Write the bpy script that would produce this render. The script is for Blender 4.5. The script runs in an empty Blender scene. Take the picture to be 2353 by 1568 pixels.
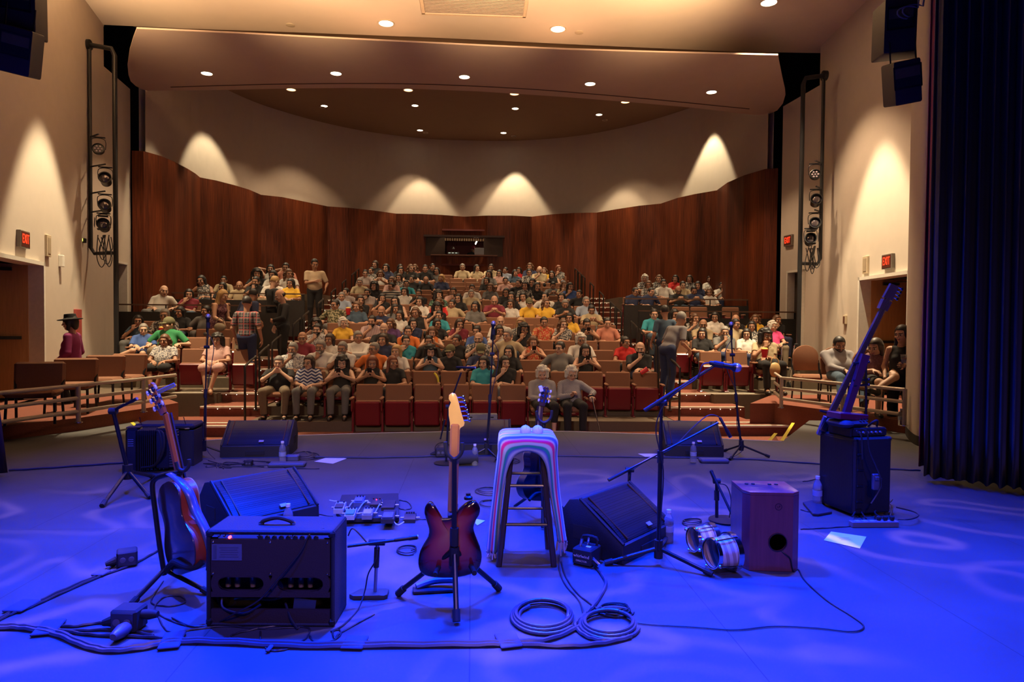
import bpy, math, random
import numpy as np
from mathutils import Vector, Matrix
PI = math.pi
random.seed(7)
S = bpy.context.scene
COL = S.collection

# ------------------------------------------------------------------ camera
CAM = Vector((0, 0, 1.45)); FPX = 1569.0
YAW, PIT, ROL = 0.059, math.atan(39 / 1569), 0.008
FW = Vector((math.sin(YAW) * math.cos(PIT), math.cos(YAW) * math.cos(PIT), -math.sin(PIT)))
R0 = Vector((math.cos(YAW), -math.sin(YAW), 0)); U0 = R0.cross(FW)
RT = R0 * math.cos(ROL) + U0 * math.sin(ROL)
UP = U0 * math.cos(ROL) - R0 * math.sin(ROL)
cd = bpy.data.cameras.new('camera'); cam = bpy.data.objects.new('camera', cd); COL.objects.link(cam)
cd.lens = 24.0; cd.sensor_width = 36.0; cd.clip_end = 200
cam.matrix_world = Matrix(((RT.x, UP.x, -FW.x, CAM.x), (RT.y, UP.y, -FW.y, CAM.y), (RT.z, UP.z, -FW.z, CAM.z), (0, 0, 0, 1)))
S.camera = cam

def ray(px, py):
    return FW + RT * ((px - 1176.5) / FPX) - UP * ((py - 784.0) / FPX)
def P(px, py, z=0.0):
    """the point of the horizontal plane z seen at a pixel"""
    r = ray(px, py); return CAM + r * ((z - CAM.z) / r.z)
def D(px, py, d):
    """the point at distance d along the view axis"""
    return CAM + ray(px, py) * d
def QY(px, py, Y):
    r = ray(px, py); return CAM + r * (Y / r.y)
def proj(p):
    v = Vector(p) - CAM; d = v.dot(FW)
    return (1176.5 + FPX * v.dot(RT) / d, 784.0 - FPX * v.dot(UP) / d, d)

# ------------------------------------------------------------------ world, exposure
vs = S.view_settings
S.display_settings.display_device = 'sRGB'
vs.view_transform = 'Standard'; vs.look = 'None'; vs.exposure = 0.0; vs.gamma = 1.0; vs.use_curve_mapping = False
w = bpy.data.worlds.new('world'); S.world = w; w.use_nodes = True
w.node_tree.nodes['Background'].inputs[0].default_value = (1.0, 0.62, 0.42, 1)
w.node_tree.nodes['Background'].inputs[1].default_value = 0.010
try:
    S.cycles.max_bounces = 5; S.cycles.diffuse_bounces = 3; S.cycles.glossy_bounces = 3
    S.cycles.transmission_bounces = 6; S.cycles.transparent_max_bounces = 6
    S.cycles.sample_clamp_indirect = 4.0; S.cycles.caustics_reflective = False; S.cycles.caustics_refractive = False
    S.cycles.use_denoising = True
except Exception: pass

WARM = (1.0, 0.70, 0.42); BLUE = (0.0, 0.030, 1.0)
def spot(name, loc, target, power, color, size=60, blend=0.3, rad=0.08, gobo=None):
    l = bpy.data.lights.new(name, 'SPOT'); l.energy = power; l.color = color
    l.spot_size = math.radians(size); l.spot_blend = blend; l.shadow_soft_size = rad
    o = bpy.data.objects.new(name, l); COL.objects.link(o); o.location = loc
    o.rotation_euler = (Vector(target) - Vector(loc)).to_track_quat('-Z', 'Y').to_euler()
    if gobo is not None:
        l.use_nodes = True; nt = l.node_tree; N = nt.nodes; L = nt.links
        em = [n for n in N if n.type == 'EMISSION'][0]
        tc = N.new('ShaderNodeTexCoord'); sep = N.new('ShaderNodeSeparateXYZ'); L.new(tc.outputs['Normal'], sep.inputs[0])
        dx = N.new('ShaderNodeMath'); dx.operation = 'DIVIDE'; L.new(sep.outputs[0], dx.inputs[0]); L.new(sep.outputs[2], dx.inputs[1])
        dy = N.new('ShaderNodeMath'); dy.operation = 'DIVIDE'; L.new(sep.outputs[1], dy.inputs[0]); L.new(sep.outputs[2], dy.inputs[1])
        cb = N.new('ShaderNodeCombineXYZ'); L.new(dx.outputs[0], cb.inputs[0]); L.new(dy.outputs[0], cb.inputs[1]); cb.inputs[2].default_value = gobo
        wv = N.new('ShaderNodeTexNoise'); wv.inputs['Scale'].default_value = 5.0; wv.inputs['Detail'].default_value = 0.0; wv.inputs['Distortion'].default_value = 1.6
        L.new(cb.outputs[0], wv.inputs['Vector'])
        a = N.new('ShaderNodeMath'); a.operation = 'SUBTRACT'; L.new(wv.outputs[0], a.inputs[0]); a.inputs[1].default_value = 0.52
        b = N.new('ShaderNodeMath'); b.operation = 'ABSOLUTE'; L.new(a.outputs[0], b.inputs[0])
        mr = N.new('ShaderNodeMapRange'); L.new(b.outputs[0], mr.inputs[0])
        mr.inputs[1].default_value = 0.012; mr.inputs[2].default_value = 0.045; mr.inputs[3].default_value = 1.0; mr.inputs[4].default_value = 0.0
        n3 = N.new('ShaderNodeTexNoise'); n3.inputs['Scale'].default_value = 2.6; L.new(cb.outputs[0], n3.inputs['Vector'])
        m3 = N.new('ShaderNodeMapRange'); L.new(n3.outputs[0], m3.inputs[0]); m3.inputs[1].default_value = 0.40; m3.inputs[2].default_value = 0.56
        mu = N.new('ShaderNodeMath'); mu.operation = 'MULTIPLY'; L.new(mr.outputs[0], mu.inputs[0]); L.new(m3.outputs[0], mu.inputs[1]); L.new(mu.outputs[0], em.inputs['Strength'])
    return o

# stage wash: blue spots over the stage, plus an added fill pair behind the camera
BP = 10300
for (x, y, tx, ty, e, sz) in ((-2.9, 4.9, -2.5, 2.5, 0.85, 80), (2.7, 4.9, 2.2, 2.5, 0.8, 80), (0.0, 5.1, 0.0, 2.5, 1.1, 84),
                              (-1.8, 6.0, -1.8, 5.4, 0.34, 70), (2.0, 6.0, 2.0, 5.4, 0.34, 70), (-2.0, -1.0, -1.6, 3.6, 0.16, 60), (2.2, -1.0, 2.0, 3.8, 0.16, 60)):
    spot('stage_wash_and_fill', (x, y, 6.2), (tx, ty, 0), BP * e, BLUE, sz, 1.0, 0.12)
spot('stage_gobo_light', (-2.2, 4.4, 6.2), (-1.6, 3.9, 0), 2300, (0.75, 0.42, 0.9), 58, 0.5, 0.05, 0.3)
spot('stage_gobo_light', (2.4, 4.4, 6.2), (1.9, 4.0, 0), 2300, (0.75, 0.42, 0.9), 58, 0.5, 0.05, 2.7)
# added unseen fill: warm spots behind the camera, others thrown up at the near ceiling
spot('added_warm_fill', (-1.2, -2.4, 4.4), (0.2, 11.5, 1.2), 1500, (1.0, 0.76, 0.54), 46, 1.0, 0.35)
spot('added_warm_fill', (0.8, -2.4, 4.9), (0.2, 3.6, 0.2), 560, (1.0, 0.50, 0.42), 84, 1.0, 0.4)  # added warm fill for the camera-facing sides of the gear
spot('added_headstock_fill', (-0.9, -2.4, 3.6), (-0.20, 3.5, 1.10), 1050, (1.0, 0.80, 0.40), 6.6, 0.6, 0.05)  # narrow spot added to warm the guitar headstock
for x, e in ((-6.4, 1.0), (-3.0, .8), (0.3, .75), (3.4, .8), (6.9, 1.0)):
    spot('added_ceiling_fill', (x, 9.6, 5.6), (x * .97, 11.6, 7.6), 3600 * e, (1.0, 0.68, 0.34), 70, 1.0, 0.3)  # spots without fixtures, added to brighten the near ceiling

# ------------------------------------------------------------------ materials
MC = {}
def mat(name, col, rough=0.55, metal=0.0, var=0.12, scale=18.0, bump=0.0, spec=0.5, emit=0.0, stretch=None, sheen=0.0, coat=0.0):
    if name in MC: return MC[name]
    m = bpy.data.materials.new(name); m.use_nodes = True; nt = m.node_tree; N = nt.nodes; L = nt.links
    b = N['Principled BSDF']
    b.inputs['Roughness'].default_value = rough; b.inputs['Metallic'].default_value = metal
    b.inputs['Specular IOR Level'].default_value = spec
    if coat: b.inputs['Coat Weight'].default_value = coat; b.inputs['Coat Roughness'].default_value = 0.08
    if sheen: b.inputs['Sheen Weight'].default_value = sheen
    c = (col[0], col[1], col[2], 1)
    tc = N.new('ShaderNodeTexCoord'); mp = N.new('ShaderNodeMapping'); L.new(tc.outputs['Object'], mp.inputs[0])
    if stretch: mp.inputs['Scale'].default_value = stretch
    no = N.new('ShaderNodeTexNoise'); no.inputs['Scale'].default_value = scale; no.inputs['Detail'].default_value = 3
    L.new(mp.outputs[0], no.inputs['Vector'])
    mx = N.new('ShaderNodeMix'); mx.data_type = 'RGBA'
    mx.inputs[6].default_value = tuple(v * (1 - var) for v in c[:3]) + (1,)
    mx.inputs[7].default_value = tuple(min(1, v * (1 + var)) for v in c[:3]) + (1,)
    L.new(no.outputs[0], mx.inputs[0]); L.new(mx.outputs[2], b.inputs['Base Color'])
    if emit:
        L.new(mx.outputs[2], b.inputs['Emission Color']); b.inputs['Emission Strength'].default_value = emit
    if bump:
        bp = N.new('ShaderNodeBump'); bp.inputs['Strength'].default_value = bump; bp.inputs['Distance'].default_value = 0.004
        L.new(no.outputs[0], bp.inputs['Height']); L.new(bp.outputs[0], b.inputs['Normal'])
    MC[name] = m
    return m
def pattern(name, kind, c1, c2, scale=30.0, rough=0.85, c3=None):
    """procedural cloth patterns in object space: plaid, zigzag, stripes, blotch, checks, serape"""
    if name in MC: return MC[name]
    m = bpy.data.materials.new(name); m.use_nodes = True; nt = m.node_tree; N = nt.nodes; L = nt.links
    b = N['Principled BSDF']; b.inputs['Roughness'].default_value = rough
    tc = N.new('ShaderNodeTexCoord'); sp = N.new('ShaderNodeSeparateXYZ'); L.new(tc.outputs['Object'], sp.inputs[0])
    def M(op, a, v=None):
        n = N.new('ShaderNodeMath'); n.operation = op
        for k, q in enumerate((a, v)):
            if q is None: continue
            if isinstance(q, (int, float)): n.inputs[k].default_value = q
            else: L.new(q, n.inputs[k])
        return n.outputs[0]
    x, y, z = sp.outputs
    mx = N.new('ShaderNodeMix'); mx.data_type = 'RGBA'
    mx.inputs[6].default_value = (*c1, 1); mx.inputs[7].default_value = (*c2, 1)
    out = mx.outputs[2]
    if kind in ('plaid', 'checks'):
        fx = M('GREATER_THAN', M('SINE', M('MULTIPLY', x, scale * 2)), 0.35)
        fz = M('GREATER_THAN', M('SINE', M('MULTIPLY', z, scale * 2)), 0.35)
        L.new(M('MULTIPLY', M('ADD', fx, fz), 0.5), mx.inputs[0])
        if c3:
            m2 = N.new('ShaderNodeMix'); m2.data_type = 'RGBA'; L.new(out, m2.inputs[6]); m2.inputs[7].default_value = (*c3, 1)
            gx = M('GREATER_THAN', M('SINE', M('MULTIPLY', x, scale)), 0.93); gz = M('GREATER_THAN', M('SINE', M('MULTIPLY', z, scale)), 0.93)
            L.new(M('MAXIMUM', gx, gz), m2.inputs[0]); out = m2.outputs[2]
    elif kind == 'stripes':
        L.new(M('GREATER_THAN', M('SINE', M('MULTIPLY', z, scale)), 0.0), mx.inputs[0])
    elif kind == 'vstripes':
        L.new(M('GREATER_THAN', M('SINE', M('MULTIPLY', M('ADD', x, M('MULTIPLY', z, 0.2)), scale)), 0.0), mx.inputs[0])
    elif kind == 'zigzag':
        t = M('ABSOLUTE', M('SUBTRACT', M('FRACT', M('MULTIPLY', x, scale * 0.35)), 0.5))
        L.new(M('GREATER_THAN', M('SINE', M('MULTIPLY', M('ADD', z, M('MULTIPLY', t, 0.08)), scale * 5)), 0.0), mx.inputs[0])
    else:
        no = N.new('ShaderNodeTexNoise'); no.inputs['Scale'].default_value = scale; no.inputs['Detail'].default_value = 2
        L.new(tc.outputs['Object'], no.inputs['Vector'])
        L.new(M('GREATER_THAN', no.outputs[0], 0.52), mx.inputs[0])
        if c3:
            m2 = N.new('ShaderNodeMix'); m2.data_type = 'RGBA'; L.new(out, m2.inputs[6]); m2.inputs[7].default_value = (*c3, 1)
            L.new(M('GREATER_THAN', no.outputs[0], 0.6), m2.inputs[0]); out = m2.outputs[2]
    L.new(out, b.inputs['Base Color']); MC[name] = m
    return m
def glow(name, col, s):
    if name in MC: return MC[name]
    m = bpy.data.materials.new(name); m.use_nodes = True; b = m.node_tree.nodes['Principled BSDF']
    b.inputs['Base Color'].default_value = (*col, 1); b.inputs['Emission Color'].default_value = (*col, 1); b.inputs['Emission Strength'].default_value = s
    MC[name] = m; return m

def wood_wall():
    m = bpy.data.materials.new('cherry_veneer'); m.use_nodes = True; nt = m.node_tree; N = nt.nodes; L = nt.links
    b = N['Principled BSDF']; b.inputs['Roughness'].default_value = 0.5; b.inputs['Specular IOR Level'].default_value = 0.25
    uv = N.new('ShaderNodeUVMap'); sp = N.new('ShaderNodeSeparateXYZ'); L.new(uv.outputs[0], sp.inputs[0])
    mp = N.new('ShaderNodeMapping'); mp.inputs['Scale'].default_value = (9, 0.35, 1); L.new(uv.outputs[0], mp.inputs[0])
    no = N.new('ShaderNodeTexNoise'); no.inputs['Scale'].default_value = 4; no.inputs['Detail'].default_value = 5; L.new(mp.outputs[0], no.inputs['Vector'])
    mp2 = N.new('ShaderNodeMapping'); mp2.inputs['Scale'].default_value = (1.1, 0.05, 1); L.new(uv.outputs[0], mp2.inputs[0])
    n2 = N.new('ShaderNodeTexNoise'); n2.inputs['Scale'].default_value = 2.2; n2.inputs['Detail'].default_value = 1; L.new(mp2.outputs[0], n2.inputs['Vector'])
    ad = N.new('ShaderNodeMath'); ad.operation = 'ADD'; L.new(no.outputs[0], ad.inputs[0]); L.new(n2.outputs[0], ad.inputs[1])
    cr = N.new('ShaderNodeValToRGB'); L.new(ad.outputs[0], cr.inputs[0])
    e = cr.color_ramp.elements; e[0].position = 0.7; e[0].color = (0.045, 0.008, 0.003, 1); e[1].position = 1.3; e[1].color = (0.19, 0.042, 0.012, 1)
    hf = N.new('ShaderNodeMath'); hf.operation = 'MULTIPLY'; L.new(ad.outputs[0], hf.inputs[0]); hf.inputs[1].default_value = 0.6; L.new(hf.outputs[0], cr.inputs[0])
    e[0].position = 0.42; e[1].position = 0.78
    L.new(cr.outputs[0], b.inputs['Base Color']); return m

def glass_mat():
    m = bpy.data.materials.new('clear_plastic'); m.use_nodes = True; b = m.node_tree.nodes['Principled BSDF']
    b.inputs['Base Color'].default_value = (0.9, 0.95, 1, 1); b.inputs['Transmission Weight'].default_value = 0.82
    b.inputs['Roughness'].default_value = 0.12; b.inputs['IOR'].default_value = 1.2; return m

def grille_mat():
    m = bpy.data.materials.new('perforated_grille'); m.use_nodes = True; nt = m.node_tree; N = nt.nodes; L = nt.links
    b = N['Principled BSDF']; b.inputs['Roughness'].default_value = 0.30; b.inputs['Metallic'].default_value = 0.6
    tc = N.new('ShaderNodeTexCoord'); vo = N.new('ShaderNodeTexVoronoi'); vo.inputs['Scale'].default_value = 95; vo.inputs['Randomness'].default_value = 0.0
    L.new(tc.outputs['Object'], vo.inputs['Vector'])
    cr = N.new('ShaderNodeValToRGB'); L.new(vo.outputs['Distance'], cr.inputs[0])
    e = cr.color_ramp.elements; e[0].position = 0.30; e[0].color = (0.003, 0.003, 0.004, 1); e[1].position = 0.42; e[1].color = (0.038, 0.038, 0.042, 1)
    L.new(cr.outputs[0], b.inputs['Base Color']); return m

black = mat('black_tolex', (0.016, 0.016, 0.018), 0.62, bump=0.4, scale=160)
blackm = mat('black_paint_metal', (0.018, 0.018, 0.02), 0.36, 0.3)
rubber = mat('black_rubber', (0.014, 0.014, 0.014), 0.75)
chrome = mat('chrome', (0.75, 0.75, 0.78), 0.16, 1.0, 0.03)
steel = mat('painted_rail', (0.50, 0.42, 0.33), 0.42, 0.2)
brown_fab = mat('brown_seat_fabric', (0.235, 0.105, 0.058), 0.95, 0, 0.25, 220, bump=0.3)
maroon = mat('maroon_shell', (0.16, 0.006, 0.014), 0.3, 0, 0.06, coat=0.25)
carpet = mat('red_carpet', (0.19, 0.055, 0.032), 0.98, 0, 0.3, 60, bump=0.5)
aislegray = mat('grey_riser', (0.17, 0.14, 0.125), 0.8)
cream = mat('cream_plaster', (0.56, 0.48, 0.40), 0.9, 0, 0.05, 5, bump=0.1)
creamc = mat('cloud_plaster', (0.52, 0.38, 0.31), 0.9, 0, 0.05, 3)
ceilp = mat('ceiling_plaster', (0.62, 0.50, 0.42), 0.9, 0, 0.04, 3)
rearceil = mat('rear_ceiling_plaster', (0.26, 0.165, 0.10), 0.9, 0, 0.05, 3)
voidm = mat('dark_void_shade', (0.012, 0.011, 0.014), 0.95)  # black that stands for unlit voids and shade
parapet = mat('black_parapet', (0.016, 0.013, 0.012), 0.7)
white = mat('white_paint', (0.72, 0.68, 0.60), 0.7)
paper = mat('white_paper', (0.85, 0.84, 0.80), 0.8, 0, 0.02)
glassm = glass_mat(); grillem = grille_mat(); woodw = wood_wall()
doorwood = mat('oak_door_veneer', (0.38, 0.19, 0.07), 0.5, 0, 0.25, 6, stretch=(8, 8, 0.6))
darkwood = mat('dark_stool_wood', (0.045, 0.026, 0.014), 0.28, 0, 0.3, 12, stretch=(6, 6, 0.8), coat=0.3)
cable = mat('black_cable', (0.022, 0.022, 0.028), 0.42)
tape = mat('gaffer_tape', (0.05, 0.055, 0.09), 0.75, 0, 0.1)

# ------------------------------------------------------------------ mesh builder
class MB:
    def __init__(s): s.v = []; s.f = []; s.m = []; s.uv = None
    def add(s, vs, fs, mi=0):
        n = len(s.v); s.v += [tuple(q) for q in vs]; s.f += [tuple(n + i for i in f) for f in fs]; s.m += [mi] * len(fs); return s
    def box(s, c, size, M=None, mi=0, bev=0.0):
        hx, hy, hz = (q / 2 for q in size); M = M or Matrix.Identity(4); c = Vector(c)
        if bev <= 0:
            vs = [M @ (c + Vector((x * hx, y * hy, z * hz))) for x in (-1, 1) for y in (-1, 1) for z in (-1, 1)]
            return s.add(vs, [(0, 1, 3, 2), (4, 6, 7, 5), (0, 4, 5, 1), (2, 3, 7, 6), (0, 2, 6, 4), (1, 5, 7, 3)], mi)
        b = min(bev, hx * .98, hy * .98, hz * .98); vs = []; idx = {}
        for sx in (-1, 1):
            for sy in (-1, 1):
                for sz in (-1, 1):
                    for a in range(3):
                        q = [hx * sx, hy * sy, hz * sz]
                        for t, sg in zip(range(3), (sx, sy, sz)):
                            if t != a: q[t] -= sg * b
                        idx[(sx, sy, sz, a)] = len(vs); vs.append(M @ (c + Vector(q)))
        fs = []
        for a in range(3):
            o = [t for t in range(3) if t != a]
            for sg in (-1, 1):
                ring = []
                for (u, v) in ((-1, -1), (1, -1), (1, 1), (-1, 1)):
                    k = [0, 0, 0]; k[a] = sg; k[o[0]] = u; k[o[1]] = v; ring.append(idx[(*k, a)])
                if (sg == 1) == (a == 1): ring.reverse()
                fs.append(tuple(ring))
            for (u, v) in ((-1, -1), (1, -1), (1, 1), (-1, 1)):
                q = []
                for sg, w_ in ((-1, o[0]), (1, o[0]), (1, o[1]), (-1, o[1])):
                    k = [0, 0, 0]; k[a] = sg; k[o[0]] = u; k[o[1]] = v; q.append(idx[(*k, w_)])
                fs.append(tuple(q))
        for sx in (-1, 1):
            for sy in (-1, 1):
                for sz in (-1, 1): fs.append(tuple(idx[(sx, sy, sz, a)] for a in range(3)))
        return s.add(vs, fs, mi)
    def tube(s, pts, r, n=8, mi=0, cap=True, closed=False):
        pts = [Vector(p) for p in pts]; k = len(pts)
        rs = r if isinstance(r, (list, tuple)) else [r] * k
        base = len(s.v); up = None
        for i, p in enumerate(pts):
            a = pts[(i - 1) % k] if (i or closed) else p; b = pts[(i + 1) % k] if (i < k - 1 or closed) else p
            t = (b - a)
            if t.length < 1e-9: t = Vector((0, 0, 1))
            t.normalize()
            if up is None or abs(up.dot(t)) > .98: up = Vector((0, 0, 1)) if abs(t.z) < .9 else Vector((1, 0, 0))
            x = up.cross(t).normalized(); y = t.cross(x); up = y
            for j in range(n):
                q = 2 * PI * j / n; s.v.append(tuple(p + (x * math.cos(q) + y * math.sin(q)) * rs[i]))
        for i in range(k if closed else k - 1):
            for j in range(n):
                a = base + i * n; b = base + ((i + 1) % k) * n
                s.f.append((a + j, a + (j + 1) % n, b + (j + 1) % n, b + j)); s.m.append(mi)
        if cap and not closed:
            s.f.append(tuple(base + j for j in reversed(range(n)))); s.f.append(tuple(base + (k - 1) * n + j for j in range(n))); s.m += [mi, mi]
        return s
    def lathe(s, prof, n=20, M=None, mi=0, ring=False):
        M = M or Matrix.Identity(4); base = len(s.v)
        for (r, z) in prof:
            for j in range(n):
                q = 2 * PI * j / n; s.v.append(tuple(M @ Vector((r * math.cos(q), r * math.sin(q), z))))
        for i in range(len(prof) - 1):
            for j in range(n):
                a = base + i * n; b = a + n; s.f.append((a + j, a + (j + 1) % n, b + (j + 1) % n, b + j)); s.m.append(mi)
        if ring:
            e = base + (len(prof) - 1) * n
            for j in range(n): s.f.append((e + j, e + (j + 1) % n, base + (j + 1) % n, base + j)); s.m.append(mi)
            return s
        s.f.append(tuple(base + j for j in reversed(range(n)))); s.f.append(tuple(base + (len(prof) - 1) * n + j for j in range(n))); s.m += [mi, mi]
        return s
    def ball(s, c, r, n=12, mi=0, M=None):
        c = Vector(c); r = r if isinstance(r, (tuple, list)) else (r, r, r); M = M or Matrix.Identity(4); k = n // 2; base = len(s.v)
        for i in range(k + 1):
            a = -PI / 2 + PI * i / k; ca = max(math.cos(a), 1e-3)
            for j in range(n):
                q = 2 * PI * j / n; s.v.append(tuple(M @ (c + Vector((r[0] * ca * math.cos(q), r[1] * ca * math.sin(q), r[2] * math.sin(a))))))
        for i in range(k):
            for j in range(n):
                a = base + i * n; b = a + n; s.f.append((a + j, a + (j + 1) % n, b + (j + 1) % n, b + j)); s.m.append(mi)
        return s
    def prism(s, poly, h0, h1, M=None, mi=0, bev=0.0):
        """poly: list of (x, y); extruded in z from h0 to h1, optional rounded shoulder"""
        M = M or Matrix.Identity(4); n = len(poly); base = len(s.v)
        def inset(b):
            if b <= 0: return poly
            out = []
            A = sum(poly[i][0] * poly[(i + 1) % n][1] - poly[(i + 1) % n][0] * poly[i][1] for i in range(n))
            sg = 1 if A > 0 else -1
            for i in range(n):
                a = Vector(poly[i - 1]); p = Vector(poly[i]); c = Vector(poly[(i + 1) % n]); t = (c - a)
                if t.length < 1e-9: out.append(p); continue
                t.normalize(); nn = Vector((-t.y, t.x)) * sg; out.append(p + nn * b)
            return out
        rings = [(poly, h0), (poly, h1)] if bev <= 0 else [(inset(bev), h0), (inset(bev * .3), h0 + bev * .3), (poly, h0 + bev), (poly, h1 - bev), (inset(bev * .3), h1 - bev * .3), (inset(bev), h1)]
        for ring, z in rings:
            for q in ring: s.v.append(tuple(M @ Vector((q[0], q[1], z))))
        for i in range(len(rings) - 1):
            for j in range(n):
                a = base + i * n; b = a + n; s.f.append((a + j, a + (j + 1) % n, b + (j + 1) % n, b + j)); s.m.append(mi)
        s.f.append(tuple(base + j for j in reversed(range(n)))); s.f.append(tuple(base + (len(rings) - 1) * n + j for j in range(n))); s.m += [mi, mi]
        return s
    def grid(s, rows, mi=0, closed=False):
        base = len(s.v); nr = len(rows); nc = len(rows[0])
        for r in rows: s.v += [tuple(q) for q in r]
        for i in range(nr - 1):
            for j in range(nc if closed else nc - 1):
                a = base + i * nc + j; b = base + i * nc + (j + 1) % nc; s.f.append((a, b, b + nc, a + nc)); s.m.append(mi)
        return s
    def build(s, name, mats, parent=None, loc=None, rot=None, smooth=35):
        me = bpy.data.meshes.new(name); me.from_pydata(s.v, [], s.f)
        mats = mats if isinstance(mats, (list, tuple)) else [mats]
        for m in mats: me.materials.append(m)
        if len(mats) > 1: me.polygons.foreach_set('material_index', s.m)
        me.update()
        if smooth:
            me.polygons.foreach_set('use_smooth', [True] * len(me.polygons)); me.set_sharp_from_angle(angle=math.radians(smooth))
        o = bpy.data.objects.new(name, me); COL.objects.link(o)
        if parent is not None: o.parent = parent
        if loc is not None: o.location = loc
        if rot is not None: o.rotation_euler = rot
        return o
def tag(o, label, cat=None, group=None, kind=None):
    if label: o['label'] = label
    if cat: o['category'] = cat
    if group: o['group'] = group
    if kind: o['kind'] = kind
    return o
def thing(name, loc, label, cat, group=None, rz=0.0):
    o = bpy.data.objects.new(name, None); COL.objects.link(o); o.location = loc; o.rotation_euler = (0, 0, rz)
    o.empty_display_size = 0.1
    return tag(o, label, cat, group)
def struct(name, mb, m, **k):
    o = mb.build(name, m, **k); o['kind'] = 'structure'; return o
def T(x=0, y=0, z=0): return Matrix.Translation((x, y, z))
def RX(a): return Matrix.Rotation(a, 4, 'X')
def RY(a): return Matrix.Rotation(a, 4, 'Y')
def RZ(a): return Matrix.Rotation(a, 4, 'Z')
def align(p, q):
    """matrix whose z axis runs from p to q, origin p"""
    p = Vector(p); return Matrix.Translation(p) @ (Vector(q) - p).to_track_quat('Z', 'Y').to_matrix().to_4x4()
def spline(pts, k=6, closed=False):
    pts = [Vector(p) for p in pts]; n = len(pts); out = []
    for i in range(n if closed else n - 1):
        g = (lambda j: pts[j % n]) if closed else (lambda j: pts[max(0, min(n - 1, j))])
        a, b, c, d = g(i - 1), g(i), g(i + 1), g(i + 2)
        for t in range(k):
            u = t / k
            out.append(0.5 * ((2 * b) + (c - a) * u + (2 * a - 5 * b + 4 * c - d) * u * u + (3 * b - a - 3 * c + d) * u ** 3))
    if not closed: out.append(pts[-1])
    return out
def text(s, size, M, m, parent=None, name='lettering', ext=0.0008):
    cu = bpy.data.curves.new(name, 'FONT'); cu.body = s; cu.size = size; cu.extrude = ext; cu.align_x = 'CENTER'; cu.align_y = 'CENTER'
    tmp = bpy.data.objects.new('tmp', cu); COL.objects.link(tmp)
    dg = bpy.context.evaluated_depsgraph_get(); me = bpy.data.meshes.new_from_object(tmp.evaluated_get(dg))
    COL.objects.unlink(tmp); bpy.data.objects.remove(tmp)
    me.transform(M); me.materials.clear(); me.materials.append(m)
    o = bpy.data.objects.new(name, me); COL.objects.link(o)
    if parent is not None: o.parent = parent
    return o
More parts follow.
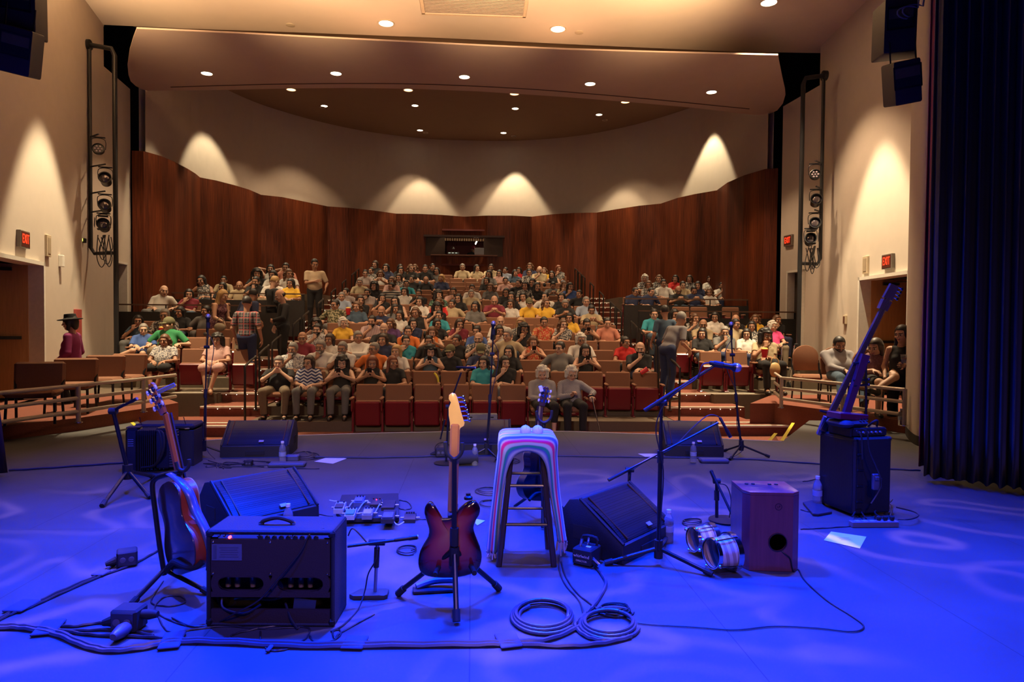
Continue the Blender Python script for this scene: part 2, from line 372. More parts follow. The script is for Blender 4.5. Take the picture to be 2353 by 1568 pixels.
# ------------------------------------------------------------------ people: smooth implicit bodies meshed with surface nets
def V3(*a): return np.array(a, dtype=float)
def unit(v): return v / (np.linalg.norm(v) + 1e-9)
class Field:
    """smooth union of tapered limbs and ellipsoids on a grid that is finer round the head"""
    def __init__(s, xs, ys, zs):
        s.ax = (xs, ys, zs); s.F = np.full((len(xs), len(ys), len(zs)), 0.3, dtype=np.float32)
    def _win(s, lo, hi, pad):
        sl = []
        for a in range(3):
            i0 = max(0, np.searchsorted(s.ax[a], lo[a] - pad) - 1); i1 = min(len(s.ax[a]), np.searchsorted(s.ax[a], hi[a] + pad) + 1)
            if i1 <= i0: return None
            sl.append(slice(i0, i1))
        return tuple(sl)
    def _pts(s, sl):
        return s.ax[0][sl[0]][:, None, None], s.ax[1][sl[1]][None, :, None], s.ax[2][sl[2]][None, None, :]
    def _mix(s, sl, d, k, sub):
        F = s.F[sl]
        if sub:
            d = -d
            h = np.clip(0.5 - 0.5 * (F - d) / k, 0, 1) if k > 0 else (d > F) * 1.0
            s.F[sl] = F + (d - F) * h + (k * h * (1 - h) if k > 0 else 0)
        else:
            h = np.clip(0.5 + 0.5 * (F - d) / max(k, 1e-6), 0, 1)
            s.F[sl] = F + (d - F) * h - k * h * (1 - h)
    def cone(s, a, b, ra, rb, k=0.02, cut=None, sub=False):
        a = np.array(a, float); b = np.array(b, float); pad = max(ra, rb) + k + 0.03
        sl = s._win(np.minimum(a, b), np.maximum(a, b), pad)
        if sl is None: return
        x, y, z = s._pts(sl); ab = b - a; L2 = max(ab.dot(ab), 1e-9)
        t = np.clip(((x - a[0]) * ab[0] + (y - a[1]) * ab[1] + (z - a[2]) * ab[2]) / L2, 0, 1)
        d = np.sqrt((x - a[0] - t * ab[0]) ** 2 + (y - a[1] - t * ab[1]) ** 2 + (z - a[2] - t * ab[2]) ** 2) - (ra + (rb - ra) * t)
        if cut: u = unit(ab); d = np.maximum(d, (x - b[0]) * u[0] + (y - b[1]) * u[1] + (z - b[2]) * u[2])
        s._mix(sl, d, k, sub)
    def ell(s, c, r, R=None, k=0.02, sub=False, clip=None):
        c = np.array(c, float); m = max(r); sl = s._win(c, c, m + k + 0.03)
        if sl is None: return
        x, y, z = s._pts(sl); x = x - c[0]; y = y - c[1]; z = z - c[2]
        if R is not None: x, y, z = (R[0, 0] * x + R[1, 0] * y + R[2, 0] * z, R[0, 1] * x + R[1, 1] * y + R[2, 1] * z, R[0, 2] * x + R[1, 2] * y + R[2, 2] * z)
        k0 = np.sqrt((x / r[0]) ** 2 + (y / r[1]) ** 2 + (z / r[2]) ** 2); k1 = np.sqrt((x / r[0] ** 2) ** 2 + (y / r[1] ** 2) ** 2 + (z / r[2] ** 2) ** 2) + 1e-9
        d = k0 * (k0 - 1) / k1
        if clip: d = np.maximum(d, clip(x, y, z))
        s._mix(sl, d, k, sub)
    def mesh(s):
        xs, ys, zs = s.ax; F = s.F; N = F < 0
        c = np.zeros(tuple(n - 1 for n in F.shape), np.int8)
        for dx in (0, 1):
            for dy in (0, 1):
                for dz in (0, 1): c += N[dx:N.shape[0] - 1 + dx, dy:N.shape[1] - 1 + dy, dz:N.shape[2] - 1 + dz]
        m = (c > 0) & (c < 8); I = np.argwhere(m)
        idx = np.full(c.shape, -1, np.int64); idx[m] = np.arange(len(I))
        acc = np.zeros((len(I), 3)); cnt = np.zeros(len(I))
        cs = [(a, b, d) for a in (0, 1) for b in (0, 1) for d in (0, 1)]
        P3 = lambda q: np.stack([xs[I[:, 0] + q[0]], ys[I[:, 1] + q[1]], zs[I[:, 2] + q[2]]], 1)
        for p in cs:
            for ax in range(3):
                if p[ax]: continue
                q = list(p); q[ax] = 1
                fa = F[I[:, 0] + p[0], I[:, 1] + p[1], I[:, 2] + p[2]]; fb = F[I[:, 0] + q[0], I[:, 1] + q[1], I[:, 2] + q[2]]
                w = (fa < 0) != (fb < 0); t = np.where(w, fa / np.where(np.abs(fa - fb) < 1e-9, 1, fa - fb), 0)
                acc += (P3(p) + (P3(q) - P3(p)) * t[:, None]) * w[:, None]; cnt += w
        V = acc / cnt[:, None]; Q = []
        for ax in range(3):
            u, v = [(1, 2), (2, 0), (0, 1)][ax]
            a = [slice(None)] * 3; b = [slice(None)] * 3; a[ax] = slice(0, -1); b[ax] = slice(1, None)
            e = np.argwhere(N[tuple(a)] != N[tuple(b)])
            e = e[(e[:, u] > 0) & (e[:, v] > 0) & (e[:, u] < F.shape[u] - 1) & (e[:, v] < F.shape[v] - 1)]
            def g(du, dv):
                w = e.copy(); w[:, u] += du; w[:, v] += dv; return idx[w[:, 0], w[:, 1], w[:, 2]]
            q = np.stack([g(-1, -1), g(0, -1), g(0, 0), g(-1, 0)], 1)
            fl = ~N[e[:, 0], e[:, 1], e[:, 2]]; q[fl] = q[fl][:, ::-1]; Q.append(q)
        Q = np.concatenate(Q); Q = Q[(Q >= 0).all(1)]
        return V, Q
def nets_to_mesh(name, V, Q, nm=1, mi=None):
    me = bpy.data.meshes.new(name); me.vertices.add(len(V)); me.vertices.foreach_set('co', V.astype(np.float32).ravel())
    me.loops.add(len(Q) * 4); me.loops.foreach_set('vertex_index', Q.astype(np.int32).ravel())
    me.polygons.add(len(Q)); me.polygons.foreach_set('loop_start', np.arange(0, len(Q) * 4, 4, dtype=np.int32))
    try: me.polygons.foreach_set('loop_total', np.full(len(Q), 4, dtype=np.int32))
    except Exception: pass
    me.polygons.foreach_set('use_smooth', np.ones(len(Q), bool))
    for _ in range(nm): me.materials.append(None)
    if mi is not None: me.polygons.foreach_set('material_index', mi.astype(np.int32))
    me.update(calc_edges=True); me.validate(); return me
def axis(lo, hi, c, w, fine, coarse):
    """grid coordinates, fine within w of c"""
    out = [lo]
    while out[-1] < hi: out.append(out[-1] + (fine if abs(out[-1] - c) < w else coarse))
    return np.array(out)
def rot(yaw, pitch, roll):
    cy, sy, cp, sp, cr, sr = math.cos(yaw), math.sin(yaw), math.cos(pitch), math.sin(pitch), math.cos(roll), math.sin(roll)
    return np.array([[cy, -sy, 0], [sy, cy, 0], [0, 0, 1]]) @ np.array([[1, 0, 0], [0, cp, -sp], [0, sp, cp]]) @ np.array([[cr, 0, sr], [0, 1, 0], [-sr, 0, cr]])
def ik(a, b, l1, l2, pole):
    a = np.array(a, float); b = np.array(b, float); d = b - a; L = np.linalg.norm(d); L = min(L, (l1 + l2) * .995); u = unit(d)
    b = a + u * L; t = (l1 * l1 - l2 * l2 + L * L) / (2 * L); h = math.sqrt(max(l1 * l1 - t * t, 0)); p = np.array(pole, float); p = unit(p - u * p.dot(u))
    return a + u * t + p * h, b
def hand(f, w, d, n, side, curl=0.5, k=0.006):
    """palm, four jointed fingers of different length and a thumb on the side of the palm"""
    d = unit(np.array(d, float)); n = np.array(n, float); n = unit(n - d * n.dot(d)); s = np.cross(d, n) * side
    for i in range(4): f.cone(w + s * (i - 1.5) * 0.010, w + d * 0.082 + s * (i - 1.5) * 0.0205, 0.016, 0.0125, 0.012)
    L = (0.072, 0.080, 0.074, 0.058)
    for i in range(4):
        kn = w + d * 0.086 + s * (i - 1.5) * 0.0215 + d * (-0.012 if i == 3 else 0)
        a1 = curl * (0.75 + 0.08 * i); a2 = curl * 1.9
        m = kn + (d * math.cos(a1) + n * math.sin(a1)) * L[i] * .55; e = m + (d * math.cos(a2) + n * math.sin(a2)) * L[i] * .5
        f.cone(kn, m, 0.0098, 0.009, 0.004); f.cone(m, e, 0.009, 0.0075, 0.003)
    b = w + d * 0.025 - s * 0.026; m = b + unit(d * .55 - s * .75 + n * .35) * 0.042; f.cone(b, m, 0.0135, 0.0105, 0.008); f.cone(m, m + unit(d * .9 - s * .25 + n * .45) * 0.034, 0.0105, 0.008, 0.003)
def head(f, c, R, s=1.0, fem=False):
    W = lambda *p: c + R @ (np.array(p) * s)
    E = lambda p, r, k=0.015, sub=False: f.ell(W(*p), tuple(q * s for q in r), R, k, sub)
    E((0, .018, .028), (.076, .094, .090)); E((0, -.012, -.035), (.060 if fem else .064, .070, .078), .03); E((0, -.052, -.088), (.026, .028, .024), .03)
    E((0, -.072, .03), (.05, .02, .012), .02)
    for q in (-1, 1):
        E((q * .033, -.098, .004), (.017, .016, .011), .012, True); E((q * .033, -.079, .004), (.0135, .0135, .0115), .003)
        E((q * .079, .012, -.008), (.009, .018, .030), .006); E((q * .042, -.062, -.03), (.022, .02, .018), .02)
    f.cone(W(0, -.084, .012), W(0, -.108, -.026), .0085 * s, .0135 * s, .010); E((0, -.088, -.056), (.025, .011, .009), .006)
HEADMI = {}
def head_mat(V, Q, c, R, s, beard):
    C = (V[Q].mean(1) - c) @ R / s; x, y, z = np.abs(C[:, 0]), C[:, 1], C[:, 2]; mi = np.zeros(len(Q), int)
    near = (np.abs(C) < .16).all(1); fr = near & (y < -.055); ex = np.abs(x - .033)
    mi[fr & (ex < .015) & (np.abs(z - .003) < .009)] = 1; mi[fr & (ex < .0075) & (np.abs(z - .003) < .009)] = 2
    mi[fr & (x < .026) & (np.abs(z + .057) < .0085) & (y < -.08)] = 3; mi[fr & (ex < .021) & (np.abs(z - .027) < .005)] = 4
    if beard: mi[near & (y < -.01) & (z < -.035) & (z > -.125) & ~((x < .026) & (np.abs(z + .057) < .007)) & ((z < -.066) | (x > .024) | (z > -.05))] = 4
    return mi
VAR = {}
def variant(key, fem=False, fat=0.0, hy=0.0, hp=0.1, hr=0.0, seat=True, J=None, sleeve=0.55, legs='long', beard=False, low='pants', curl=(0.5, 0.5), hs=1.06, noface=False):
    """builds body, shirt, trousers or skirt, and shoes for one pose; J overrides joints"""
    j = dict(hip=(0, .03, .50), chest=(0, .115, .72), neck=(0, .135, .865), head=(0, .10, .985),
             LK=(.13, -.40, .50), RK=(-.13, -.40, .50), LA=(.12, -.42, .10), RA=(-.12, -.42, .10), LT=(.13, -.56, .035), RT=(-.13, -.56, .035),
             LW=(.10, -.24, .60), RW=(-.10, -.24, .60), Lp=(1, .6, -.6), Rp=(-1, .6, -.6), LD=(-.5, -.8, -.2), RD=(.5, -.8, -.2), LN=(0, 0, -1), RN=(0, 0, -1), sh=.0, hx=None)
    if J: j.update(J)
    g = {k: (np.array(v, float) if isinstance(v, (tuple, list)) else v) for k, v in j.items()}
    R = rot(hy, hp, hr); c = g['head']; up = unit(g['neck'] - g['chest']); sw = (.155 if fem else .178) + fat * .3
    sa = g['sh']; sv = V3(math.cos(sa), math.sin(sa), 0); hv = g['hx'] if g['hx'] is not None else V3(1, 0, 0)
    SL = g["neck"] + sv * sw - up * .062; SR = g["neck"] - sv * sw - up * .062
    EL, WL = ik(SL, g['LW'], .27, .245, g['Lp']); ER, WR = ik(SR, g['RW'], .27, .245, g['Rp'])
    HL = g['hip'] + hv * .088; HR = g['hip'] - hv * .088
    allp = np.array([v for k, v in g.items() if isinstance(v, np.ndarray) and len(k) == 2 and k[1] in 'KAT'] + [g['hip'], c, SL, SR, EL, ER, WL, WR])
    lo = allp.min(0) - .2; hi = allp.max(0) + .2; lo[2] = max(lo[2], -.03)
    fine, co = .0068, .0115
    ax = (axis(lo[0], hi[0], c[0], .12, fine, co), axis(lo[1], hi[1], c[1], .14, fine, co), axis(lo[2], hi[2], c[2] + .0, .16, fine, co))
    # body ------------------------------------------------------------
    f = Field(*ax); b = g['chest']; h = g['hip']; nk = g['neck']; mid = (b + h) / 2
    ch = b + up * .04
    f.ell(h, (.155, .115, .11), k=.03); f.ell(mid + V3(0, -.01 - fat * .4, 0), (.135 + fat, .105 + fat, .15), k=.05)
    f.ell(ch, (.15 + fat * .5, .10 + fat * .4, .15), k=.04); f.cone(SL - sv * .03, SR + sv * .03, .052, .052, .04)
    f.cone(nk - up * .02, c - R @ V3(0, -.02, .06), .053, .05, .02)
    head(f, c, R, hs, fem)
    for S_, E_, W_, dd, nn, sd, cu in ((SL, EL, WL, g['LD'], g['LN'], -1, curl[0]), (SR, ER, WR, g['RD'], g['RN'], 1, curl[1])):
        f.cone(S_, E_, .047 + fat * .15, .037, .02); f.cone(E_, W_, .038, .0255, .015); hand(f, W_, dd, nn, sd, cu)
    for H_, s_ in ((HL, 'L'), (HR, 'R')):
        f.cone(H_, g[s_ + 'K'], .082 + fat * .2, .054, .03); f.cone(g[s_ + 'K'], g[s_ + 'A'], .052, .034, .02)
        f.cone(g[s_ + 'A'] - V3(0, 0, .035), g[s_ + 'T'], .036, .030, .02)
    V, Q = f.mesh(); mi = head_mat(V, Q, c, R, hs, beard); body = nets_to_mesh('person_body', V, Q, 5, mi)
    # top -------------------------------------------------------------
    o = .013; f = Field(*ax)
    f.ell(mid + V3(0, -.01 - fat * .4, 0), (.14 + fat + o, .11 + fat + o, .17 + o), k=.05); f.ell(ch, (.15 + fat * .5 + o, .10 + fat * .4 + o, .15 + o), k=.05)
    if fem: f.ell(ch + V3(.065, -.075, -.02), (.06, .06, .06), k=.03); f.ell(ch + V3(-.065, -.075, -.02), (.06, .06, .06), k=.03)
    f.ell(h + up * .03, (.155 + o, .115 + o, .10), k=.04)
    if sleeve > 0:
        f.cone(SL - sv * .03, SR + sv * .03, .054 + o, .054 + o, .04)
        for S_, E_, W_ in ((SL, EL, WL), (SR, ER, WR)):
            if sleeve < 1: f.cone(S_, S_ + (E_ - S_) * (sleeve + .25), .050 + o + fat * .15, .044 + o + fat * .1, .02, cut=True)
            else: f.cone(S_, E_, .050 + o + fat * .15, .040 + o, .02); f.cone(E_, W_ - unit(W_ - E_) * .015, .040 + o * .8, .027 + o, .015, cut=True)
    else: f.cone(SL - sv * .06, SR + sv * .06, .045 + o, .045 + o, .03)
    f.ell(nk + up * .045 + (R @ V3(0, -1, 0)) * .02, (.066, .075, .065), k=.01, sub=True)
    top = nets_to_mesh('person_top', *f.mesh())
    # bottoms ---------------------------------------------------------
    f = Field(*ax); f.ell(h - up * .02, (.155 + o, .118 + o, .11), k=.03)
    for H_, s_ in ((HL, 'L'), (HR, 'R')):
        K_, A_ = g[s_ + 'K'], g[s_ + 'A']
        if low == 'pants': f.cone(H_, K_, .086 + fat * .2 + o, .058 + o, .03); f.cone(K_, A_ + (K_ - A_) * (.02 if legs == 'long' else .35), .057 + o, .046 + o * .8, .02, cut=True)
        elif low == 'shorts': f.cone(H_, H_ + (K_ - H_) * .92, .086 + o, .066 + o, .03, cut=True)
        else: f.cone(H_, K_ + (A_ - K_) * .05, .09 + o, .075 + o, .11)
    bot = nets_to_mesh('person_bottoms', *f.mesh())
    shoe = []
    for s_ in 'LR':
        f = Field(*ax); A_, T_ = g[s_ + 'A'], g[s_ + 'T']; f.cone(A_ - V3(0, 0, .055) + (A_ - T_) * V3(.15, .15, 0), T_, .040, .036, .02); f.cone(A_ - V3(0, 0, .06), A_ + V3(0, 0, -.02), .044, .046, .015)
        shoe.append(nets_to_mesh('person_shoe', *f.mesh()))
    M = Matrix.Identity(4); Rm = Matrix([list(r) for r in R]).to_4x4(); M = Matrix.Translation(tuple(c)) @ Rm @ Matrix.Scale(hs, 4)
    VAR[key] = dict(body=body, top=top, bot=bot, shoe=shoe, M=M, LW=WL, RW=WR, LD=g['LD'], RD=g['RD'], fem=fem, c=c)
HAIR = {}
def hair(key):
    if key in HAIR: return HAIR[key]
    q = .0085; ax = [np.arange(-.17, .17, q), np.arange(-.19, .21, q), np.arange(-.36 if key in ('long', 'wavy') else -.17, .22, q)]; f = Field(*ax)
    face = lambda x, y, z: np.maximum(-(y + .055 - .55 * np.clip(z - .045, 0, 1)), .09 - z) * 0 + np.where((y < -.035) & (z < .072), .05, -.05)
    cap = lambda r, lo: f.ell((0, .018, .030), r, k=0, clip=lambda x, y, z: np.maximum(np.minimum(.052 - (y + 0.018), 9) * 0 + ((-.040 - (y + .018)) - 2.2 * np.clip(z - .028, 0, 1)), (lo - z)))
    if key == 'short': cap((.083, .101, .099), -.055)
    elif key == 'fringe': f.ell((0, .03, .0), (.083, .094, .055), k=0, clip=lambda x, y, z: np.maximum(-.01 - y, -.05 - z))
    elif key in ('bob', 'curly', 'white'):
        w = .012 if key == 'curly' else 0
        cap((.092 + w, .108 + w, .106 + w), -.10 if key != 'white' else -.06)
        for a in (-1, 1): f.cone((a * (.082 + w), .02, .02), (a * (.080 + w * 1.5), .0, -.10 if key != 'white' else -.045), .026 + w, .026 + w, .02)
        f.ell((0, .075, -.03), (.08 + w, .045 + w, .09), k=.03)
        if key != 'bob':
            random.seed(3)
            for i in range(46):
                t = random.uniform(0, 2 * PI); u = random.uniform(-.3, 1); rr = math.sqrt(max(0, 1 - u * u))
                p = (.09 * rr * math.cos(t), .018 + .10 * rr * math.sin(t), .03 + .10 * u)
                if p[1] < -.035 and p[2] < .075: continue
                f.ell(p, (.024 + w, .024 + w, .024), k=.008)
    elif key in ('long', 'wavy'):
        cap((.088, .105, .104), -.10)
        for a in (-1, 1): f.cone((a * .078, .02, .03), (a * .088, .0, -.16), .024, .030, .03); f.cone((a * .088, .0, -.16), (a * .085, -.03, -.27), .030, .020, .02)
        f.cone((0, .075, .0), (0, .085, -.24), .07, .055, .04)
        if key == 'wavy':
            for i in range(9):
                for a in (-1, 1): f.ell((a * (.095 + .012 * (i % 2)), .005 + .02 * (i % 3), .02 - i * .032), (.026, .03, .02), k=.012)
    elif key == 'bun': cap((.083, .101, .099), -.07); f.ell((0, .10, .085), (.045, .045, .042), k=.02)
    elif key == 'cap':
        f.ell((0, .018, .045), (.090, .108, .098), k=0, clip=lambda x, y, z: -z - .028); f.ell((0, -.115, .028), (.068, .065, .012), k=.012)
    elif key == 'hat':
        f.cone((0, .015, .05), (0, .015, .14), .094, .080, .01, cut=True); f.ell((0, .01, .052), (.155, .185, .016), k=.015)
    HAIR[key] = nets_to_mesh('hair_' + key, *f.mesh()); return HAIR[key]

SKIN = [mat('skin_' + str(i), c, .55, var=.05, scale=9) for i, c in enumerate(((.50, .27, .17), (.38, .19, .11), (.56, .33, .22), (.27, .125, .07)))]
EYEW = mat('eye_white', (.6, .55, .5), .3); EYED = mat('eye_iris', (.02, .012, .01), .2); LIPS = mat('lips', (.33, .10, .085), .5)
HC = {'k': mat('hair_black', (.012, .009, .008), .5, scale=80), 'd': mat('hair_dark_brown', (.035, .018, .010), .5, scale=80), 'n': mat('hair_brown', (.11, .05, .022), .5, scale=80),
      'y': mat('hair_blonde', (.42, .26, .10), .5, scale=80), 'r': mat('hair_auburn', (.17, .045, .018), .5, scale=80), 'g': mat('hair_grey', (.20, .18, .16), .6, scale=80), 'w': mat('hair_white', (.62, .58, .50), .7, scale=80)}
CL = {}
def cl(code):
    if code in CL: return CL[code]
    plain = dict(K=('black', (.012, .011, .012)), N=('navy', (.02, .028, .075)), W=('white', (.62, .58, .52)), T=('tan', (.42, .33, .20)), G=('grey', (.13, .125, .12)),
                 R=('red', (.5, .02, .018)), O=('orange', (.62, .16, .03)), Y=('yellow', (.72, .42, .04)), B=('blue', (.05, .10, .30)), C=('teal', (.03, .27, .33)),
                 P=('purple', (.09, .035, .13)), M=('maroon', (.17, .015, .03)), E=('green', (.03, .22, .08)), I=('pink', (.55, .33, .29)), D=('denim blue', (.05, .085, .13)),
                 S=('salmon', (.45, .17, .11)), V=('olive', (.13, .12, .06)), H=('hot pink', (.7, .06, .22)), J=('khaki', (.17, .125, .08)), A=('pale blue', (.28, .33, .42)))
    if code in plain: CL[code] = (mat('cloth_' + plain[code][0].replace(' ', '_'), plain[code][1], .9, var=.12, scale=25, bump=.15), plain[code][0])
    else:
        d = dict(F=('cloth_floral', 'blotch', (.05, .05, .055), (.42, .38, .33), 28, 'dark patterned'), f=('cloth_floral_light', 'blotch', (.55, .52, .48), (.16, .15, .18), 36, 'white patterned'),
                 L=('cloth_checked', 'checks', (.5, .46, .42), (.16, .06, .06), 75, 'checked'), Z=('cloth_striped', 'stripes', (.03, .03, .04), (.45, .4, .34), 90, 'striped'),
                 z=('cloth_vertical_stripes', 'vstripes', (.48, .38, .36), (.30, .16, .16), 180, 'pink striped'), o=('cloth_orange_print', 'blotch', (.45, .05, .02), (.5, .3, .12), 30, 'orange patterned'),
                 v=('cloth_camouflage', 'blotch', (.05, .05, .02), (.32, .28, .17), 26, 'camouflage'), e=('cloth_green_print', 'blotch', (.015, .03, .02), (.10, .22, .15), 26, 'green patterned'))[code]
        CL[code] = (pattern(d[0], d[1], d[2], d[3], d[4]), d[5])
    return CL[code]
shoem = mat('shoe_leather', (.02, .014, .012), .4); sandalm = mat('tan_sandal', (.25, .13, .07), .5)
phonem = mat('phone_black', (.01, .01, .012), .2); cupm = mat('paper_cup_red', (.6, .02, .02), .5)
def part(name, me, parent, mats, M=None):
    o = bpy.data.objects.new(name, me); COL.objects.link(o); o.parent = parent
    if M is not None: o.matrix_local = M
    for i, m in enumerate(mats):
        o.material_slots[i].link = 'OBJECT'; o.material_slots[i].material = m
    return o
def person(key, loc, rz, label, group, top='K', bot='K', hairs='short', hc='d', skin=0, shoe=True, scale=1.0, extra=None, topm=None, botm=None, glasses=False):
    v = VAR[key]; o = bpy.data.objects.new('person', v['body']); COL.objects.link(o)
    for i, m in enumerate((SKIN[skin], EYEW, EYED, LIPS, HC[hc])): o.material_slots[i].link = 'OBJECT'; o.material_slots[i].material = m
    o.location = loc; o.rotation_euler = (0, 0, rz); o.scale = (scale,) * 3; tag(o, label, 'person', group)
    part('shirt', v['top'], o, [topm or cl(top)[0]]); part('skirt' if 'skirt' in key else 'trousers', v['bot'], o, [botm or cl(bot)[0]])
    if shoe:
        for sm in v['shoe']: part('shoe', sm, o, [shoem if shoe is True else shoe])
    if hairs: part('hat' if hairs in ('hat', 'cap') else 'hair', hair(hairs), o, [(HC[hc] if hairs not in ('hat', 'cap') else cl(extra or 'K')[0])], v['M'])
    if hairs in ('hat', 'cap'): part('hair', hair('short' if hairs == 'cap' else 'bob'), o, [HC[hc]], v['M'])
    if glasses:
        if 'gl' not in HAIR:
            mb = MB()
            for a in (-1, 1): mb.tube([(a * .034 + .019 * math.cos(t), -.108 + .004 * abs(math.cos(t)), .002 + .014 * math.sin(t)) for t in [2 * PI * i / 12 for i in range(12)]], .0022, 5, closed=True); mb.tube([(a * .053, -.104, .004), (a * .078, -.06, .006), (a * .084, .01, .004)], .002, 5)
            mb.tube([(-.015, -.11, .004), (.015, -.11, .004)], .002, 5); t_ = mb.build('glasses', phonem); HAIR['gl'] = t_.data; bpy.data.objects.remove(t_)
        part('glasses', HAIR['gl'], o, [phonem], v['M'])
    return o
# seated poses
up_ = dict(LW=(.10, -.13, .80), RW=(-.09, -.15, .80), Lp=(1, .1, -1), Rp=(-1, .1, -1), LD=(-.5, -.2, .8), RD=(.5, -.2, .8), LN=(-.6, .6, .2), RN=(.6, .6, .2))
variant('m_lap', hy=0.05, hp=.12, J=dict(LW=(.13, -.22, .585), RW=(-.10, -.20, .60)))
variant('m_lapR', hy=-.6, hp=.05, fat=.02, J=dict(LW=(.24, -.12, .62), RW=(-.24, -.12, .62), LD=(0, -1, -.1), RD=(0, -1, -.1)))
variant('m_cross', hy=.35, hp=.1, fat=.015, sleeve=1, J=dict(LW=(-.10, -.13, .68), RW=(.10, -.10, .66), Lp=(1, -.5, -.4), Rp=(-1, -.5, -.4), LD=(-1, -.1, .1), RD=(1, -.1, .1), LN=(0, 1, 0), RN=(0, 1, 0)))
variant('m_chin', hy=-.2, hp=.15, hr=.05, beard=True, J=dict(head=(.0, .06, .975), RW=(-.03, -.10, .81), Rp=(-1, -.2, -1), RD=(.15, .2, 1), RN=(0, 1, 0), LW=(-.06, -.15, .62)), curl=(.5, 1.3))
variant('m_phone', hy=0, hp=.38, fat=.03, J=dict(LW=(.07, -.26, .72), RW=(-.08, -.26, .72), LD=(-.4, -.5, .6), RD=(.4, -.5, .6), LN=(-.5, .6, 0), RN=(.5, .6, 0)), curl=(.9, .9))
variant('m_mouth', hy=.03, hp=.1, fat=.05, J=dict(head=(0, .02, .98), neck=(0, .09, .86), chest=(0, .08, .72), LW=(.055, -.10, .835), RW=(-.055, -.10, .835), Lp=(1.3, -.4, -1), Rp=(-1.3, -.4, -1), LD=(-.75, -.2, .5), RD=(.75, -.2, .5), LN=(-.3, .8, .2), RN=(.3, .8, .2), LK=(.20, -.38, .50), RK=(-.20, -.38, .50), LA=(.17, -.36, .10), RA=(-.17, -.36, .10), LT=(.20, -.50, .035), RT=(-.20, -.50, .035)), curl=(1.2, 1.2))
variant('m_lean', hy=.5, hp=.1, hr=.12, J=dict(chest=(.04, .10, .72), neck=(.07, .11, .86), head=(.10, .07, .975), LW=(.32, -.05, .60), RW=(-.02, -.18, .60), Lp=(.3, 1, -.2)))
variant('f_lap', fem=True, hy=-.35, hp=.1, low='skirt' if 0 else 'pants', J=dict(LW=(.09, -.22, .60), RW=(-.06, -.25, .61)))
variant('f_lapL', fem=True, hy=.5, hp=.05, sleeve=.35)
variant('f_cross', fem=True, hy=.05, hp=.08, fat=.015, J=dict(LW=(-.09, -.14, .68), RW=(.09, -.11, .66), Lp=(1, -.5, -.4), Rp=(-1, -.5, -.4), LD=(-1, -.1, .1), RD=(1, -.1, .1), LN=(0, 1, 0), RN=(0, 1, 0)))
variant('f_chin', fem=True, hy=.3, hp=.1, sleeve=.4, J=dict(head=(.0, .07, .975), RW=(-.05, -.09, .80), Rp=(-1, -.2, -1), RD=(.15, .2, 1), RN=(0, 1, 0), LW=(-.08, -.14, .63)), curl=(.5, 1.2))
variant('f_phone', fem=True, hy=0.05, hp=.3, sleeve=0, J=dict(LW=(.07, -.26, .77), RW=(-.08, -.26, .76), LD=(-.4, -.4, .7), RD=(.4, -.4, .7), LN=(-.5, .6, 0), RN=(.5, .6, 0)), curl=(.9, .9))
variant('f_lean', fem=True, hy=-.2, hp=.1, hr=-.1, sleeve=0, J=dict(chest=(-.03, .10, .72), neck=(-.06, .11, .86), head=(-.09, .07, .975), RW=(-.30, -.08, .62), LW=(.03, -.20, .60)))
variant('f_skirt', fem=True, hy=-.1, hp=.1, low='skirt', sleeve=.4, fat=.02, J=dict(RA=(-.05, -.50, .10), LA=(.02, -.46, .10), RT=(-.03, -.63, .035), LT=(.06, -.60, .035)))
variant('f_behind', fem=True, hy=.1, hp=.0, sleeve=0, J=dict(LW=(.07, .22, .97), RW=(-.07, .22, .97), Lp=(1, -.1, .1), Rp=(-1, -.1, .1), LD=(-1, .2, 0), RD=(1, .2, 0)))
variant('f_old', fem=True, hy=-.15, hp=.25, sleeve=1, fat=.03, legs='short', J=dict(LW=(.03, -.20, .60), RW=(-.04, -.22, .60), LD=(-.9, -.4, 0), RD=(.9, -.4, 0)))
variant('f_old_cane', fem=True, hy=.2, hp=.25, hr=.08, sleeve=1, fat=.02, J=dict(LW=(.28, -.25, .66), RW=(-.03, -.22, .66), LD=(0, -.6, -.4), RD=(.3, -.5, .6), Lp=(1, .6, -.3)), curl=(1.1, 1.2))
variant('m_legcross', hy=.35, hp=.15, low='shorts', J=dict(LK=(.14, -.36, .50), LA=(.12, -.42, .10), RK=(-.03, -.42, .56), RA=(-.38, -.44, .42), RT=(-.50, -.50, .44), LW=(.12, -.24, .63), RW=(-.02, -.25, .66)))
variant('m_boots', hy=-.15, hp=.35, fat=.05, sleeve=1, beard=True, J=dict(head=(0, .06, .96), LK=(.17, -.40, .47), RK=(-.19, -.40, .47), LA=(.05, -.62, .12), RA=(-.30, -.66, .12), LT=(.06, -.70, .27), RT=(-.34, -.74, .27), LW=(.10, -.26, .57), RW=(-.06, -.28, .58)))
variant('f_tank', fem=True, hy=-.9, hp=.3, sleeve=0, low='shorts', fat=.02, J=dict(head=(0, .05, .98), chest=(0, .08, .72), neck=(0, .09, .865), LK=(.10, -.36, .58), LA=(-.20, -.50, .42), LT=(-.33, -.56, .40), RK=(-.12, -.38, .50), RA=(-.12, -.36, .1), RT=(-.14, -.5, .035), LW=(.12, -.26, .66), RW=(-.14, -.22, .66)))
